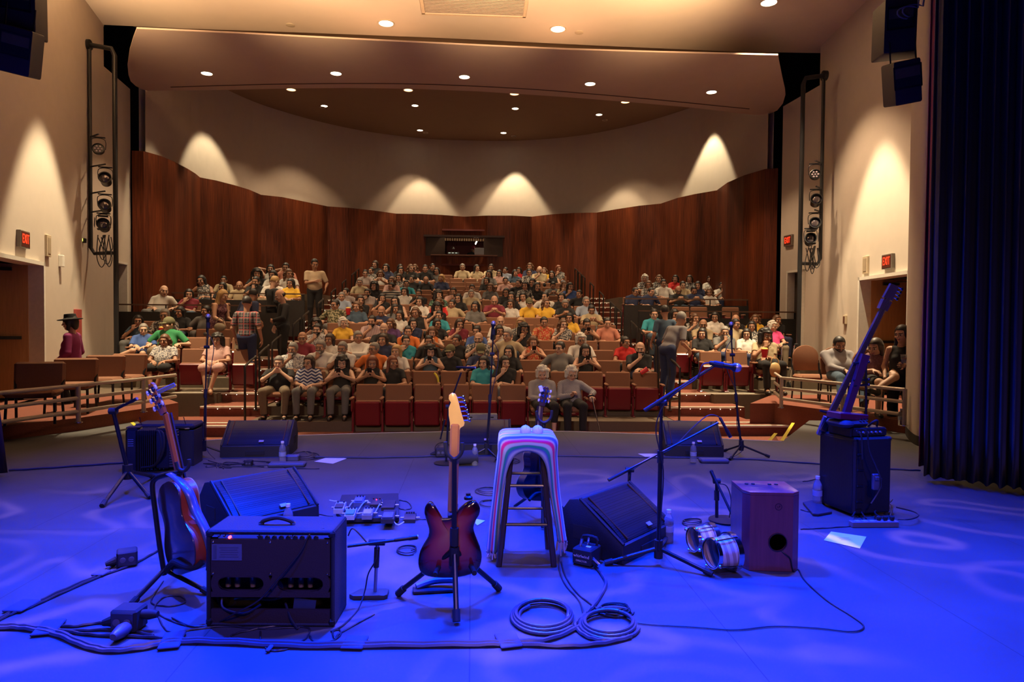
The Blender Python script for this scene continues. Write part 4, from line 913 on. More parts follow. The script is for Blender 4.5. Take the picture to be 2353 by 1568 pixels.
# ------------------------------------------------------------------ things on the walls
def exit_sign(M, lab):
    t = thing('exit_sign', (0, 0, 0), lab, 'exit sign'); t.matrix_world = M
    mb = MB().box((0, -.03, 0), (.34, .06, .26), bev=.006); mb.box((0, -.062, 0), (.30, .004, .22), mi=1); mb.build('housing', [mat('sign_housing', (.20, .17, .14), .5), mat('sign_face', (.10, .02, .01), .5)], t)
    text('EXIT', .20, T(0, -.066, 0) @ RX(PI / 2) @ Matrix.Diagonal((.60, 1, 1, 1)), glow('exit_red', (1, .03, .008), 3), t, 'letters')
xl = lambda M, v: (M.inverted() @ v)
def on_wall(M, px, py):
    """point of the wall's inner face at a pixel, as wall-local x and height"""
    Mi = M.inverted(); o_ = Mi @ CAM; r = Mi.to_3x3() @ ray(px, py); t = -o_.y / r.y; q = o_ + r * t; return q.x, q.z
def wall_frame(M, px, py, flip):
    x, z = on_wall(M, px, py); return M @ T(x, 0, z) @ (RZ(PI) if flip else Matrix.Identity(4))
# local y of both wall frames points out of the hall, so -y faces the audience
def face_frame(M, px, py):
    x, z = on_wall(M, px, py); F_ = M @ T(x, 0, z); ax = F_.to_3x3() @ Vector((1, 0, 0)); out = F_.to_3x3() @ Vector((0, 1, 0))
    o3 = (-out).normalized(); rx = Vector((0, 0, 1)).cross(o3); p = F_.translation
    return Matrix(((rx.x, -o3.x, 0, p.x), (rx.y, -o3.y, 0, p.y), (0, 0, 1, p.z), (0, 0, 0, 1)))
exit_sign(face_frame(ML, 48, 550), 'red lit exit sign on the left wall above the door')
exit_sign(face_frame(MR, 2045, 601), 'red lit exit sign on the right wall above the open door')
exit_sign(face_frame(MSR, 1815, 553), 'small far red exit sign beyond the right light pipes')
def plate(name, M, w_, h_, lab, cat, m=white, inner=None, dep=.04):
    mb = MB().box((0, -dep / 2, 0), (w_, dep, h_), bev=.006); t = mb.build(name, m); t.matrix_world = M; tag(t, lab, cat)
    if inner: MB().box((0, -dep - .002, 0), (w_ * .6, .008, h_ * .72)).build('panel', inner, t)
    return t
beige = mat('beige_plate', (.5, .40, .27), .6); pnl = mat('plate_panel', (.36, .28, .19), .6)
plate('wall_speaker', face_frame(ML, 107, 565), .17, .36, 'beige rectangular wall panel beside the left exit sign', 'wall panel', beige, pnl)
plate('wall_speaker', face_frame(MR, 1992, 609), .19, .33, 'beige rectangular wall panel left of the right exit sign', 'wall panel', beige, pnl)
plate('strobe_alarm', face_frame(ML, 136, 600), .09, .20, 'small white alarm box on the left wall right of the beige panel', 'alarm', white, None, .07)
plate('wall_switch', face_frame(MR, 1944, 735), .12, .18, 'small switch plate on the right wall above the seated man', 'switch', beige, mat('switch_dark', (.12, .05, .03), .5))
plate('wall_louver', face_frame(ML, 176, 745), .32, .55, 'small framed red notice on the left wall behind the woman in the hat', 'louver', mat('louver_red', (.35, .06, .05), .6))  # louver panel, built as a plain flat red plate
# ------------------------------------------------------------------ theatre seats and audience
ORD = ['first', 'second', 'third', 'fourth', 'fifth', 'sixth', 'seventh', 'eighth', 'ninth', 'tenth', 'eleventh', 'twelfth', 'thirteenth', 'fourteenth', 'fifteenth', 'sixteenth', 'seventeenth', 'eighteenth', 'nineteenth', 'twentieth', 'twenty-first', 'twenty-second']
def mesh_of(mb, mats, smooth=35):
    o = mb.build('tmp', mats, smooth=smooth); me = o.data; bpy.data.objects.remove(o); return me
TB = RX(math.radians(-9))
m_back = mesh_of(MB().box((0, .235, .585), (.425, .055, .40), T(0, 0, 0) @ T(0, .2, .4) @ TB @ T(0, -.2, -.4), bev=.022).box((0, .268, .575), (.41, .02, .37), T(0, .2, .4) @ TB @ T(0, -.2, -.4), mi=1, bev=.008), [brown_fab, maroon])
def pan_mb(M):
    mb = MB().box((0, 0, 0), (.40, .40, .05), M @ T(0, 0, -.035), mi=1, bev=.022); mb.box((0, 0, .03), (.41, .41, .085), M, bev=.03); mb.box((0, -.195, -.02), (.06, .012, .018), M, mi=2); return mb
m_up = mesh_of(pan_mb(T(0, .115, .315) @ RX(math.radians(-84))), [brown_fab, maroon, chrome])
m_dn = mesh_of(pan_mb(T(0, -.02, .385) @ RX(math.radians(3))), [brown_fab, maroon, chrome])
def arm_mb(x):
    mb = MB().box((x, -.02, .575), (.052, .30, .036), bev=.016); return mb
def ped_mb(x): return MB().box((x, .05, .46), (.022, .20, .20), bev=.008).box((x, .10, .2), (.035, .07, .40), bev=.006).box((x, .09, .012), (.05, .24, .022), bev=.006)
m_arm = mesh_of(arm_mb(.2325), [brown_fab]); m_arm2 = mesh_of(arm_mb(-.2325), [brown_fab]); m_ped = mesh_of(ped_mb(.2325), [maroon]); m_ped2 = mesh_of(ped_mb(-.2325), [maroon])
def link(name, me, parent):
    o = bpy.data.objects.new(name, me); COL.objects.link(o); o.parent = parent; return o
def seat(x, y, z, rz, up, label, group, first=False, sx=1.0):
    t = thing('theatre_seat', (x, y, z), label, 'theatre seat', group, rz); t.scale = (sx, 1, 1)
    link('backrest', m_back, t); link('seat_pan', m_up if up else m_dn, t); link('armrest', m_arm, t); link('seat_standard', m_ped, t)
    if first: link('armrest', m_arm2, t); link('seat_standard', m_ped2, t)
    return t
HAIRD = dict(s=('short', 'k', 'short dark hair'), g=('short', 'g', 'short grey hair'), b=('fringe', 'd', 'a balding head'), l=('long', 'k', 'long black hair'), B=('wavy', 'n', 'wavy brown hair'), o=('bob', 'd', 'a dark bob'), c=('curly', 'k', 'dark curly hair'),
             y=('bob', 'y', 'blonde hair'), u=('bun', 'k', 'dark tied-up hair'), r=('long', 'r', 'long auburn hair'), w=('white', 'w', 'white curly hair'), k=('cap', 'd', 'a cap'))
POSE = {'M': ['m_lap', 'm_cross', 'm_chin', 'm_phone', 'm_chin', 'm_lean', 'm_mouth', 'm_lapR'], 'F': ['f_lap', 'f_cross', 'f_chin', 'f_phone', 'f_chin', 'f_lean', 'f_behind', 'f_lapL']}
C2 = """870,250FoK0 925,285FBG0 1000,290FlK7 1090,290FBS0 1045,235FlN0 1230,235FBK7 1180,325FlK4 1360,235MsK0 1410,280MsK5 1360,330FlG5 730,360MsL0 830,330MsF7 910,370FBW3
1045,450FBI0 1140,410FoF0 1290,430MsK7 1455,440MbK0 1640,420FyN0 665,470MgT0 835,510FcK0 1040,520MsZ7 1220,490MsC0 1215,580FlW0 755,590MsL2 450,640MgA0 500,610MsL7 670,680FoK4 930,660FlK4
1130,690FlK5 1370,610MsK2 1380,700FlW0 1605,620Fce7 1610,710FBR0 1785,580MsI2 370,740Msv7 630,760FBD0 1085,790FlG7 920,820MbN3 1590,770FcK2 1855,660FlK0 2000,620MgT0 2010,540MsW0 1770,730MsT7 2050,760FlG0
2280,690MbM3 1140,870FlW0 1380,830FBK5 1605,870FsC0 840,930Msz4 1030,980FBP0 950,1030MbK3 460,960FwY7 190,960FcF5 160,1030Msf2 1300,960FlN4 1590,970FlK7 1860,970FoM4 2070,1060FuB0 1240,1060MsO0 1530,1080FBO3
300,1160FoW0 640,1130MgW1 940,1160FoN0 1215,1170FsC2 1490,1210MsK0 1830,1170MsK7 2090,1140MbF2 195,1240MgW4 830,1270MgO7 1090,1310FyW0 1590,1300FcD3 1750,1320FkK0 2120,1290MkN3"""
C3 = """50,290MgT0 180,300FlT7 120,370FlG0 245,360FlI0 340,290MsT2 375,330MsA7 480,330FlR0 550,270FBN0 595,360FlD7 655,330FBY0 720,350MsF0 725,260MbT2 800,300FrF4 905,370FlK5 55,450FlK0 140,530FBG0 320,450MsI0
480,480MsK7 560,510FlF0 630,470FlK0 695,520FlK7 330,590FlK0 905,510MsG3 1010,500FBT4 1095,520FlB4 395,640FlK0 575,640FlW5 800,640MsW7 995,650FlK0 1210,610MsK7 385,730FoW0 610,720MkY0 810,720FBY7 1040,730MgK3
1290,700MgA0 1355,800MsT3 1130,900FlY0 265,940MbW0 510,960FyF0 790,950Mso0 990,970FBF2 1300,970FsK3 1545,960MsS0 250,1050FlW4 355,1110MgT7 545,1030FcK4 660,1200FBo3 370,1310FlK0 985,1260MsG7 1290,1290FlK3 1235,1160MwW0
1740,1190FuR7 1955,1260MbK2 320,1430FlK4 65,1460FlC0"""
C5 = """320,470MgK6 650,480FoZ0 1030,480FcK3 1385,480FrK3 1610,480FrK7 790,300MgW4 475,310Mgf2 580,190MbM0"""
def px_list(txt, ox, oy, s):
    out = []
    for w_ in txt.split():
        a, b = w_.split(','); k = 0
        while b[k].isdigit(): k += 1
        out.append([ox + int(a) / s, oy + int(b[:k]) / s] + list(b[k:]))
    return out
aud = px_list(C2, 700, 560, 5.227) + px_list(C3, 1100, 560, 5.227) + px_list(C5, 580, 740, 5.006)
HZ = lambda px: 745 + .008 * (px - 1176)
def head_y(n, px, hh=.965): q = proj((QY(px, 700, row_y(n)).x, row_y(n) + .07, row_z(n) + hh)); return q[1]
for a in aud:
    a.append(1 if a[1] > 824 else min(range(1, 17), key=lambda n: abs(head_y(n, a[0]) - a[1])))
def wx(px, n): r = ray(px, 700); return r.x / r.y * row_y(n)
for it in range(10):
    moved = False
    for n in range(1, 17):
        r = sorted([a for a in aud if a[6] == n], key=lambda a: a[0])
        for a, b in zip(r, r[1:]):
            if wx(b[0], n) - wx(a[0], n) < .33:
                da, db = a[1] - head_y(n, a[0]), b[1] - head_y(n, b[0]); q = a if abs(da) > abs(db) else b; dq = da if q is a else db
                q[6] = max(2 if n > 1 else 1, min(16, n + (-1 if dq > 0 else 1))); moved = True; break
    if not moved: break
def fit(xs, lo, hi):
    best = None
    for p in (.465, .475, .485):
        N_ = int((hi - lo) / p); slack = (hi - lo) - N_ * p
        for o_ in range(9):
            x0 = lo + slack * o_ / 8 + p / 2; cen = [x0 + p * i for i in range(N_)]; K = len(xs)
            if K > N_: continue
            INF = 1e9; dp = [[INF] * (N_ + 1) for _ in range(K + 1)]; dp[0] = [0] * (N_ + 1)
            for k in range(1, K + 1):
                for j in range(k, N_ + 1): dp[k][j] = min(dp[k][j - 1], dp[k - 1][j - 1] + (xs[k - 1] - cen[j - 1]) ** 2)
            if best is None or dp[K][N_] < best[0]:
                a, j = [], N_
                for k in range(K, 0, -1):
                    while dp[k][j] == dp[k][j - 1]: j -= 1
                    a.append(j - 1); j -= 1
                best = (dp[K][N_], cen, a[::-1], p)
    return best
PHONES = []
def add_sitter(sexn, h, c_, p_, x, y, z, rz, where, grp, sc=1.0, bot=None, key=None, **kw):
    key = key or POSE[sexn][p_]; hs_, hc_, hd = HAIRD[h]
    hcol = {'m': 'd'}.get(c_, hc_)
    desc = cl(c_)[1]; who = 'man' if sexn == 'M' else 'woman'
    art = 'an' if desc[0] in 'aeiou' else 'a'
    lab = '%s with %s in %s %s top, %s' % (who, hd, art, desc, where)
    o = person(key, (x, y, z), rz, lab, grp, top=c_, bot=bot or random.choice('KKNJDJG'), hairs=hs_, hc=hcol, skin=random.choice((0, 0, 1, 1, 2)) if sexn == 'F' else random.choice((0, 1, 1, 2)), scale=sc, extra='V' if h == 'k' else None, glasses=kw.pop('glasses', random.random() < .22), **kw)
    if 'phone' in key: PHONES.append((o, key))
    return o
NUM = ['zero', 'one', 'two', 'three', 'four', 'five', 'six', 'seven', 'eight', 'nine', 'ten', 'eleven', 'twelve', 'thirteen', 'fourteen', 'fifteen', 'sixteen', 'seventeen']
nth = lambda n: 'front row' if n == 0 else ORD[n] + ' row'
random.seed(11)
for n in list(range(16, 1, -1)) + list(range(2, 16)):
    while True:
        m_ = [a for a in aud if a[6] == n and -3.62 < wx(a[0], n) < 3.5]
        if len(m_) <= 13: break
        q = max(m_, key=lambda a: abs(a[1] - head_y(n, a[0]))); q[6] += -1 if n > 8 else 1
for n in range(1, 17):
    r = sorted([a for a in aud if a[6] == n], key=lambda a: a[0])
    mid_ = [a for a in r if -3.62 < wx(a[0], n) < 3.5]; out_ = [a for a in r if a not in mid_]
    cost, cen, asg, p = fit([wx(a[0], n) for a in mid_], -3.55, 3.40)
    taken = dict(zip(asg, mid_)); k = 0; gs = 'theatre seats in the centre block'; gp = 'audience in the centre block'
    for i, x in enumerate(cen):
        y = row_y(n, x); z = row_z(n); rz = -.02 * x
        seat(x, y, z, rz, i not in taken, 'brown and maroon folding theatre seat, centre block, %s, %s from left' % (nth(n), ORD[i]), gs, i == 0, p / .465)
        if i in taken:
            a = taken[i]; tz = CAM.z + ray(a[0], a[1]).z / ray(a[0], a[1]).y * (y + .07) - z; sc = max(.94, min(1.08, tz / .985)); k += 1
            dx = max(-.07, min(.07, wx(a[0], n) - x))
            add_sitter(a[2], a[3], a[4], int(a[5]), x + dx, y, z, rz, 'row %s, %s from left' % (NUM[n], ORD[k - 1]), gp, sc, topm=pattern('cloth_zigzag', 'zigzag', (.02, .03, .12), (.6, .58, .6), 22) if a[4] == 'Z' and a[2] == 'F' else None)
    for k, a in enumerate(out_):
        x = wx(a[0], n); sd = 'left' if x < 0 else 'right'; x = min(x, -4.62) if x < 0 else max(x, 4.5); z_ = row_z(n)

        y = row_y(n); r_ = ray(a[0], a[1]); z = CAM.z + r_.z / r_.y * (y + .07) - .985
        z = max(z, max([q[4] for q in UPR if q[0] <= y < q[1]] + [0]) if abs(x) > 4.5 else z)
        seat(x, y, z, 0, False, 'theatre seat behind the %s aisle rails, %s, %s from left' % (sd, nth(n), ORD[k]), 'theatre seats beyond the aisles', True)
        add_sitter(a[2], a[3], a[4], int(a[5]), x, y, z, 0, 'past %s aisle, row %s, %s from left' % (sd, NUM[n], ORD[k]), 'audience beyond the aisles')
# front row on the pit floor
X0 = [wx(810 + 69 * .5 + 67.3 * i, 0) for i in range(8)]
for i in range(8):
    x = X0[0] + (X0[7] - X0[0]) * i / 7; y = row_y(0, x)
    seat(x, y, row_z(0), 0, i < 6, 'brown and maroon folding theatre seat, short front row at the stage, %s from left' % ORD[i], 'front row seats', i == 0, (X0[7] - X0[0]) / 7 / .465)
xa, xb = X0[0] + (X0[7] - X0[0]) * 6 / 7, X0[7]
person('f_old', (xa, row_y(0, xa), row_z(0)), .05, 'elderly woman with white curly hair in a grey top with black lace, front row left', 'elderly women in the front row', top='G', bot='K', hairs='white', hc='w', skin=2, scale=.98,
       topm=mat('cloth_light_grey', (.26, .24, .25), .9), botm=cl('K')[0], shoe=sandalm)
person('f_old_cane', (xb, row_y(0, xb), row_z(0)), .0, 'elderly woman with white curly hair in a patterned blouse holding a cane, front row', 'elderly women in the front row', hairs='white', hc='w', skin=2, scale=.98,
       topm=pattern('cloth_fine_check', 'zigzag', (.45, .42, .45), (.05, .05, .07), 60), botm=cl('K')[0], shoe=sandalm, glasses=True)
wx_ = VAR['f_old_cane']['LW']; c0 = Vector((xb + wx_[0] * .98, row_y(0, xb) + wx_[1] * .98 - .07, row_z(0) + wx_[2] * .98 - .02))
t = thing('walking_cane', (c0.x + .14, c0.y - .12, row_z(0)), 'metal walking cane held by the elderly woman in the front row', 'cane')
MB().tube([(-.14, .12, c0.z - row_z(0)), (-.01, .01, .03)], .011, 8).build('shaft', chrome, t); MB().tube([(-.20, .12, c0.z - row_z(0) + .015), (-.14, .12, c0.z - row_z(0) + .03), (-.10, .12, c0.z - row_z(0) + .02)], .014, 8).build('handle', blackm, t)
MB().lathe([(.001, 0), (.07, 0), (.07, .015), (.015, .03), (.001, .03)], 16).build('foot', rubber, t)
# side blocks: (pixel, sex, hair, cloth, pose) at given depth and floor level
def side_rows(rows, sd, zone):
    for rn, (dd, z, ppl, empt) in enumerate(rows):
        pts = sorted([(q[0], q[1], q) for q in px_list(ppl, 0, 0, 1)] + [(e, 0, None) for e in empt], key=lambda u: u[0]); k = 0
        X_ = [ray(u[0], 700).x / ray(u[0], 700).y * dd for u in pts]
        for _ in range(60):
            for i in range(len(X_) - 1):
                g_ = (.47 if zone == 'lower block' else .42) - (X_[i + 1] - X_[i])
                if g_ > 0: X_[i] -= g_ / 2; X_[i + 1] += g_ / 2
        for i, (px, py, q) in enumerate(pts):
            x = X_[i]; rz = .10 if sd == 'left' else -.10
            row = ('front', 'second', 'third', 'fourth', 'fifth')[rn]
            seat(x, dd, z, rz, q is None, 'brown folding seat in the %s %s, %s row, %s from left' % (sd, zone, row, ORD[i]), 'theatre seats at the %s side' % sd, i == 0 or px - pts[i - 1][0] > 40)
            if q is not None:
                rr = ray(px, py); tz = CAM.z + rr.z / rr.y * (dd + .05) - z; sc = max(.93, min(1.12, tz / .985))
                kw = {}
                if zone == 'lower block' and sd == 'left' and rn == 0: kw = dict(key='f_skirt', bot='K' if px < 440 else 'I', shoe=sandalm)
                if px == 347: kw = dict(key='m_legcross', bot='N', shoe=sandalm, glasses=True)
                if px == 1753: kw = dict(shoe=sandalm, bot='J')
                add_sitter(q[2], q[3], q[4], int(q[5]), x, dd, z, rz, '%s %s row %s, %s person' % (sd, zone.split()[-1], NUM[rn + 1], ORD[k]), 'audience at the %s side' % sd, sc, **kw); k += 1
side_rows([(12.75, .17, '406,784FBf0 474,782FcI0', (441, 540)), (13.75, .36, '347,758MgB1 389,746MkE7', (440, 487, 530)), (14.5, .52, '314,737FlD4 374,725MgF0', (470, 515)), (15.2, .68, '410,718FlK0 472,716MsG7', (340, 520))], 'left', 'lower block')
side_rows([(16.3, 1.12, '363,668MbW5 432,676FlM2', (500, 572)), (17.75, 1.42, '482,645FlF5 517,661FlK0 543,657MbT0 580,647MsK2 617,647MsW0 666,652FlY0', ()), (18.75, 1.65, '512,648MsT0 590,628FcK2 630,633FlW0 656,628FBW7', (550,)),
           (19.5, 1.88, '620,619FlW6 655,614MsS0', ())], 'left', 'upper terrace')
side_rows([(12.85, .17, '1764,772FcT4', (1642, 1703)), (13.75, .36, '1610,768FlK0 1652,763MgG2 1709,772FlW0', (1600,)), (14.5, .52, '1570,750FoK0 1617,746MbT2 1691,745MsT5 1728,756FlF0 1776,751FwH7', ()), (15.2, .68, '1512,723MsC0 1558,723FlK4 1609,732FBF4 1643,730FlW0 1678,737MbK2 1735,735FBY0 1789,737FBK2', ())], 'right', 'lower block')
side_rows([(16.6, 1.14, '', (1570, 1612, 1686, 1765)), (17.85, 1.42, '1496,680MsN5 1554,668MbK3 1589,668MsN3 1632,676FBW0 1460,676MsN5', (1522,)), (18.7, 1.65, '1493,658FBF0 1524,652MsW0 1570,664MsT0 1605,659FlN0 1660,668MsW2', ()),
           (19.5, 1.88, '1485,645FwF0 1512,645FBF0 1553,650FlR0 1585,647FoF0 1632,659FoW0', ())], 'right', 'upper terrace')
# phones held in both hands, shown on the nearer people
for o, key in PHONES:
    if o.location.y > 15: continue
    v = VAR[key]; w_ = (Vector(v['LW']) + Vector(v['RW'])) / 2 + Vector((0, -.055, .085)); p = Matrix.Translation(o.location) @ RZ(o.rotation_euler.z) @ Matrix.Scale(o.scale[0], 4) @ w_
    q = MB().box((0, 0, 0), (.075, .010, .15), bev=.004).box((0, .0055, 0), (.066, .002, .135), mi=1).build('smartphone', [phonem, glow('phone_screen', (.6, .7, 1), .8)], loc=p, rot=(.5, 0, o.rotation_euler.z))
    who = o['label'].split(',')[0]; pos = o['label'].split(',')[1:]
    tag(q, 'phone held by person in %s, %s' % (' '.join(who.split()[-3:]), ','.join(pos[-2:]).strip()), 'phone', 'phones held by the audience')
# ------------------------------------------------------------------ people on their feet
def stand(key, px, py, d, rz, label, grp='people walking in the aisles', yoff=0.0, hs=None, **k):
    """head centre seen at a pixel; the floor follows from the figure's height"""
    h = D(px, py, d); v = VAR[key]; sc = k.pop('scale', 1.0); c = v['c']; cr, sr = math.cos(rz), math.sin(rz)
    x = h.x - (cr * c[0] - sr * c[1]) * sc; y = h.y - (sr * c[0] + cr * c[1]) * sc; z = h.z - c[2] * sc
    o = person(key, (x, y, z), rz, label, grp, scale=sc, **k); return o
plaid = pattern('cloth_plaid_shirt', 'plaid', (.025, .025, .03), (.20, .16, .15), 55, c3=(.32, .05, .045))
stand('s_walk', 568, 696, 12.75, PI, 'man in dark plaid shirt and jeans walking up the left aisle, back turned', topm=plaid, bot='N', hairs='short', hc='k', skin=1, scale=.98)
stand('s_bend', 583, 678, 13.9, PI - .5, 'man in dark shirt and khaki trousers bending beside the plaid shirt man', top='N', bot='J', hairs='short', hc='k', skin=1)
stand('s_suit', 643, 680, 14.2, -1.0, 'man in a black suit standing in the left aisle and looking down', top='K', bot='K', hairs='fringe', hc='d', skin=0, scale=1.0)
stand('s_suit', 632, 648, 15.6, 2.4, 'fair-haired person in a dark jacket behind the man in the suit', top='K', bot='K', hairs='short', hc='y', skin=2)
stand('s_beige', 723, 607, 17.6, .15, 'man in a loose beige shirt standing high in the left aisle', topm=mat('cloth_beige', (.50, .38, .25), .9), bot='K', hairs='short', hc='k', skin=1, scale=1.04)
stand('s_skirt', 513, 680, 14.8, 1.1, 'blonde woman in a dark patterned dress leaning over in the left block', topm=pattern('cloth_dress', 'blotch', (.09, .03, .05), (.22, .10, .12), 34), botm=MC['cloth_dress'] if 'cloth_dress' in MC else None, hairs='long', hc='y', skin=2)
stand('s_walk', 1527, 716, 13.2, PI + .15, 'woman in denim jacket and red top in the right aisle, back turned', top='D', bot='N', hairs='short', hc='k', skin=1, scale=.92)
stand('s_bend', 1566, 733, 12.3, PI - 1.1, 'grey-haired man in a grey shirt and jeans climbing the right aisle', top='G', bot='N', hairs='short', hc='g', skin=1, scale=.98, topm=mat('cloth_grey_shirt', (.17, .155, .16), .9))
stand('s_hat', 160, 742, 10.6, -1.45, 'woman in a wide black hat and magenta blouse standing by the left door', 'people by the side doors', topm=mat('cloth_magenta', (.20, .012, .10), .8), bot='K', hairs='hat', hc='k', skin=2, scale=.93)
cupw = stand('s_cup', 2072, 768, 9.7, -.6, 'long-haired woman holding a plastic cup at the right door, partly hidden by the wall', 'people by the side doors', top='K', bot='K', hairs='long', hc='k', skin=0, scale=.96)
v = VAR['s_cup']; w_ = Vector(v['LW']) + Vector((-.01, -.09, .05)); p = Matrix.Translation(cupw.location) @ RZ(cupw.rotation_euler.z) @ w_
t = thing('plastic_cup', p, 'clear plastic cup of amber drink held by the woman at the right door', 'cup')
MB().lathe([(.028, -.06), (.042, .06), (.040, .06), (.026, -.056)], 16).build('cup_wall', glassm, t); MB().lathe([(.001, -.055), (.025, -.055), (.035, .015), (.001, .015)], 16).build('drink', mat('amber_drink', (.75, .28, .03), .2), t)
# head of the operator in the control booth
p = D(1090, 573, (BL - CAM).dot(FW) + .9)
person('m_lap', (p.x, p.y, p.z - .985), .3, 'operator in a red cap sitting behind the laptop in the control booth', 'booth crew', top='K', bot='K', hairs='cap', hc='k', skin=1, extra='M')
# booth desk things
def booth(px, py, dz=0): q = QY(px, py, BL.y + .0); return Vector((q.x, BL.y - .02, zs + .04 + dz))
q = booth(1101, 582); t = thing('laptop', q, 'grey open laptop on the control booth counter', 'laptop')
MB().box((0, 0, .008), (.32, .2, .016)).build('base', mat('laptop_grey', (.15, .14, .15), .4), t); MB().box((0, -.10, .13), (.34, .012, .24), bev=.004).build('lid', MC['laptop_grey'], t)
q = booth(1042, 584); t = thing('mixing_console', q, 'small black mixer with lit meters on the booth counter', 'mixer')
MB().box((0, 0, .04), (.42, .22, .08), bev=.008).build('body', blackm, t)
mb = MB()
for i in range(3): mb.box((-.14 + i * .12, -.113, .055), (.07, .004, .014))
mb.build('meters', glow('meter_light', (.6, .75, .6), 1.2), t)
q = booth(1036, 574, .0); t = thing('gooseneck_lamp', q + Vector((0, .12, .0)), 'little lit desk lamp standing above the booth mixer', 'lamp')
MB().tube(spline([(0, 0, 0), (-.02, 0, .22), (.03, 0, .30), (.08, 0, .27)], 4), .008, 6).build('stem', blackm, t); MB().lathe([(.045, 0), (.02, .06), (.001, .07)], 12, T(.09, 0, .22)).build('lamp_shade', mat('lamp_shade', (.3, .3, .3), .4, .5), t)
q = D(1094, 558, (BL - CAM).dot(FW) + .5); t = thing('task_light', q, 'bright slanted work light hanging in the booth window', 'lamp')
MB().box((0, 0, 0), (.045, .03, .13), RY(.45), bev=.008).build('lens', glow('task_lens', (1, .9, .7), 12), t); MB().tube([(0, .05, .07), (-.02, .05, .35)], .006, 5).build('cord', blackm, t)

# ------------------------------------------------------------------ handrails on the aisle steps
railm = mat('dark_bronze_rail', (.035, .028, .022), .35, .5)
def handrail(x, y, z, lab, dy=.55, rise=.11, hgt=.9):
    t = thing('handrail', (x, y, z), lab, 'handrail', 'aisle handrails')
    MB().tube([(0, 0, hgt - .02)] + spline([(0, -.02, hgt), (0, -.14, hgt + .03), (0, .0, hgt + .10)], 3)[:1], .02, 6) if False else None
    pts = spline([(0, -.0, 0), (0, 0, hgt - .10), (0, .03, hgt), (0, dy - .05, hgt + rise), (0, dy, hgt + rise - .06), (0, dy, rise + .0)], 3)
    MB().tube(pts, .019, 8).build('rail', railm, t)
    for yy, zz in ((0, 0), (dy, rise)): MB().lathe([(.001, 0), (.045, 0), (.045, .01), (.02, .014)], 12, T(0, yy, zz)).build('base_flange', railm, t)
k = 0
for n in (1, 2, 3, 5, 6, 8, 10, 12, 14, 15):
    handrail(-3.66, row_y(n, -3.66) - .42, row_z(n), 'bronze handrail loop on the inner edge of the left aisle, %s from bottom' % ORD[k]); k += 1
k = 0
for n in (1, 2, 3, 4, 5, 7, 8, 10, 12, 14, 15, 16):
    handrail(3.50, row_y(n, 3.5) - .42, row_z(n), 'bronze handrail loop on the inner edge of the right aisle, %s from bottom' % ORD[k]); k += 1
for k, n in enumerate((5, 6, 7)): handrail(4.35, row_y(n, 4.35) - .42, row_z(n), 'bronze handrail loop beside the right parapet, %s from bottom' % ORD[k])
handrail(-4.48, row_y(4, -4.5) - .42, row_z(4), 'bronze handrail loop beside the left seating block')

# ------------------------------------------------------------------ tube railings of the side boxes
def box_rail(posts, ends, nm, heights=(.145, .31, .47)):
    """posts: floor points; tubes run between them, then on past the last one"""
    o = posts[0]; t = thing('tube_railing', o, 'three-bar painted tube railing on the %s box platform' % nm, 'railing')
    for p in posts:
        q = p - o; MB().tube([(q.x, q.y, 0), (q.x, q.y, heights[-1] + .01)], .028, 10).build('post', steel, t); MB().lathe([(.001, 0), (.05, 0), (.05, .012), (.03, .016)], 12, T(q.x, q.y, 0)).build('base_flange', chrome, t)
    pts = ([ends[0]] if ends[0] else []) + posts + ([ends[1]] if ends[1] else [])
    for h in heights:
        MB().tube([(p.x - o.x, p.y - o.y, h) for p in pts], .024, 10).build('rail_bar', steel, t)
pz = .17
a, b, c = P(180, 972, pz), P(330, 948, pz), P(18, 998, pz)
box_rail([b, a], (Vector((b.x + .12, b.y + .75, pz)), a + (c - a) * 1.25), 'left')
a, b, c = P(1795, 938, pz), P(2078, 979, pz), P(1935, 958, pz)
box_rail([a, c, b], (Vector((a.x + .35, a.y + 1.0, pz)), None), 'right')

# ------------------------------------------------------------------ stacking chairs in the boxes
def box_chair(x, y, z, rz, lab, grp, rounded=False):
    t = thing('banquet_chair', (x, y, z), lab, 'chair', grp, rz)
    if not rounded: t.scale = (1.12, 1.05, .95)
    if rounded:
        out = [(-.21, 0), (.21, 0), (.225, .25)] + [(.225 * math.cos(q), .25 + .20 * math.sin(q)) for q in [PI * i / 10 for i in range(1, 10)]] + [(-.225, .25)]
        MB().prism(out, -.03, .03, T(0, .22, .50) @ RX(PI / 2 - .12), bev=.018).build('backrest', brown_fab, t)
    else: MB().box((0, 0, .17), (.50, .065, .38), T(0, .22, .43) @ RX(-.14), bev=.028).build('backrest', brown_fab, t)
    MB().box((0, -.02, .40), (.49, .46, .085), bev=.035).build('seat', brown_fab, t)
    MB().box((0, 0, .355), (.44, .42, .02)).build('seat_frame', blackm, t)
    for sx in (-1, 1):
        MB().tube([(sx * .23, -.20, 0), (sx * .22, -.17, .36)], .015, 8).build('leg', blackm, t)
        MB().tube(spline([(sx * .23, .24, 0), (sx * .22, .19, .42), (sx * .235, .24, .55), (sx * .235, .27, .68)], 3), .015, 8).build('leg', blackm, t)
    return t
bc_ = ('leftmost', 'second', 'third', 'fourth')
for i, (px, py, rz) in enumerate(((62, 976, .32), (148, 952, .25), (216, 934, .15), (268, 925, .0))):
    p = P(px, py, pz); box_chair(p.x, p.y + .15, pz, rz, 'brown padded chair behind the left tube railing, %s from left' % ('first', 'second', 'third', 'fourth')[i], 'chairs in the left box')
p = P(1865, 920, pz); box_chair(p.x, p.y + .05, pz, -.1, 'brown round-backed chair empty beside the rollator in the right box', 'chairs in the right box', True)
pm = D(1928, 815, 10.9); pw_ = D(2012, 822, 10.0)
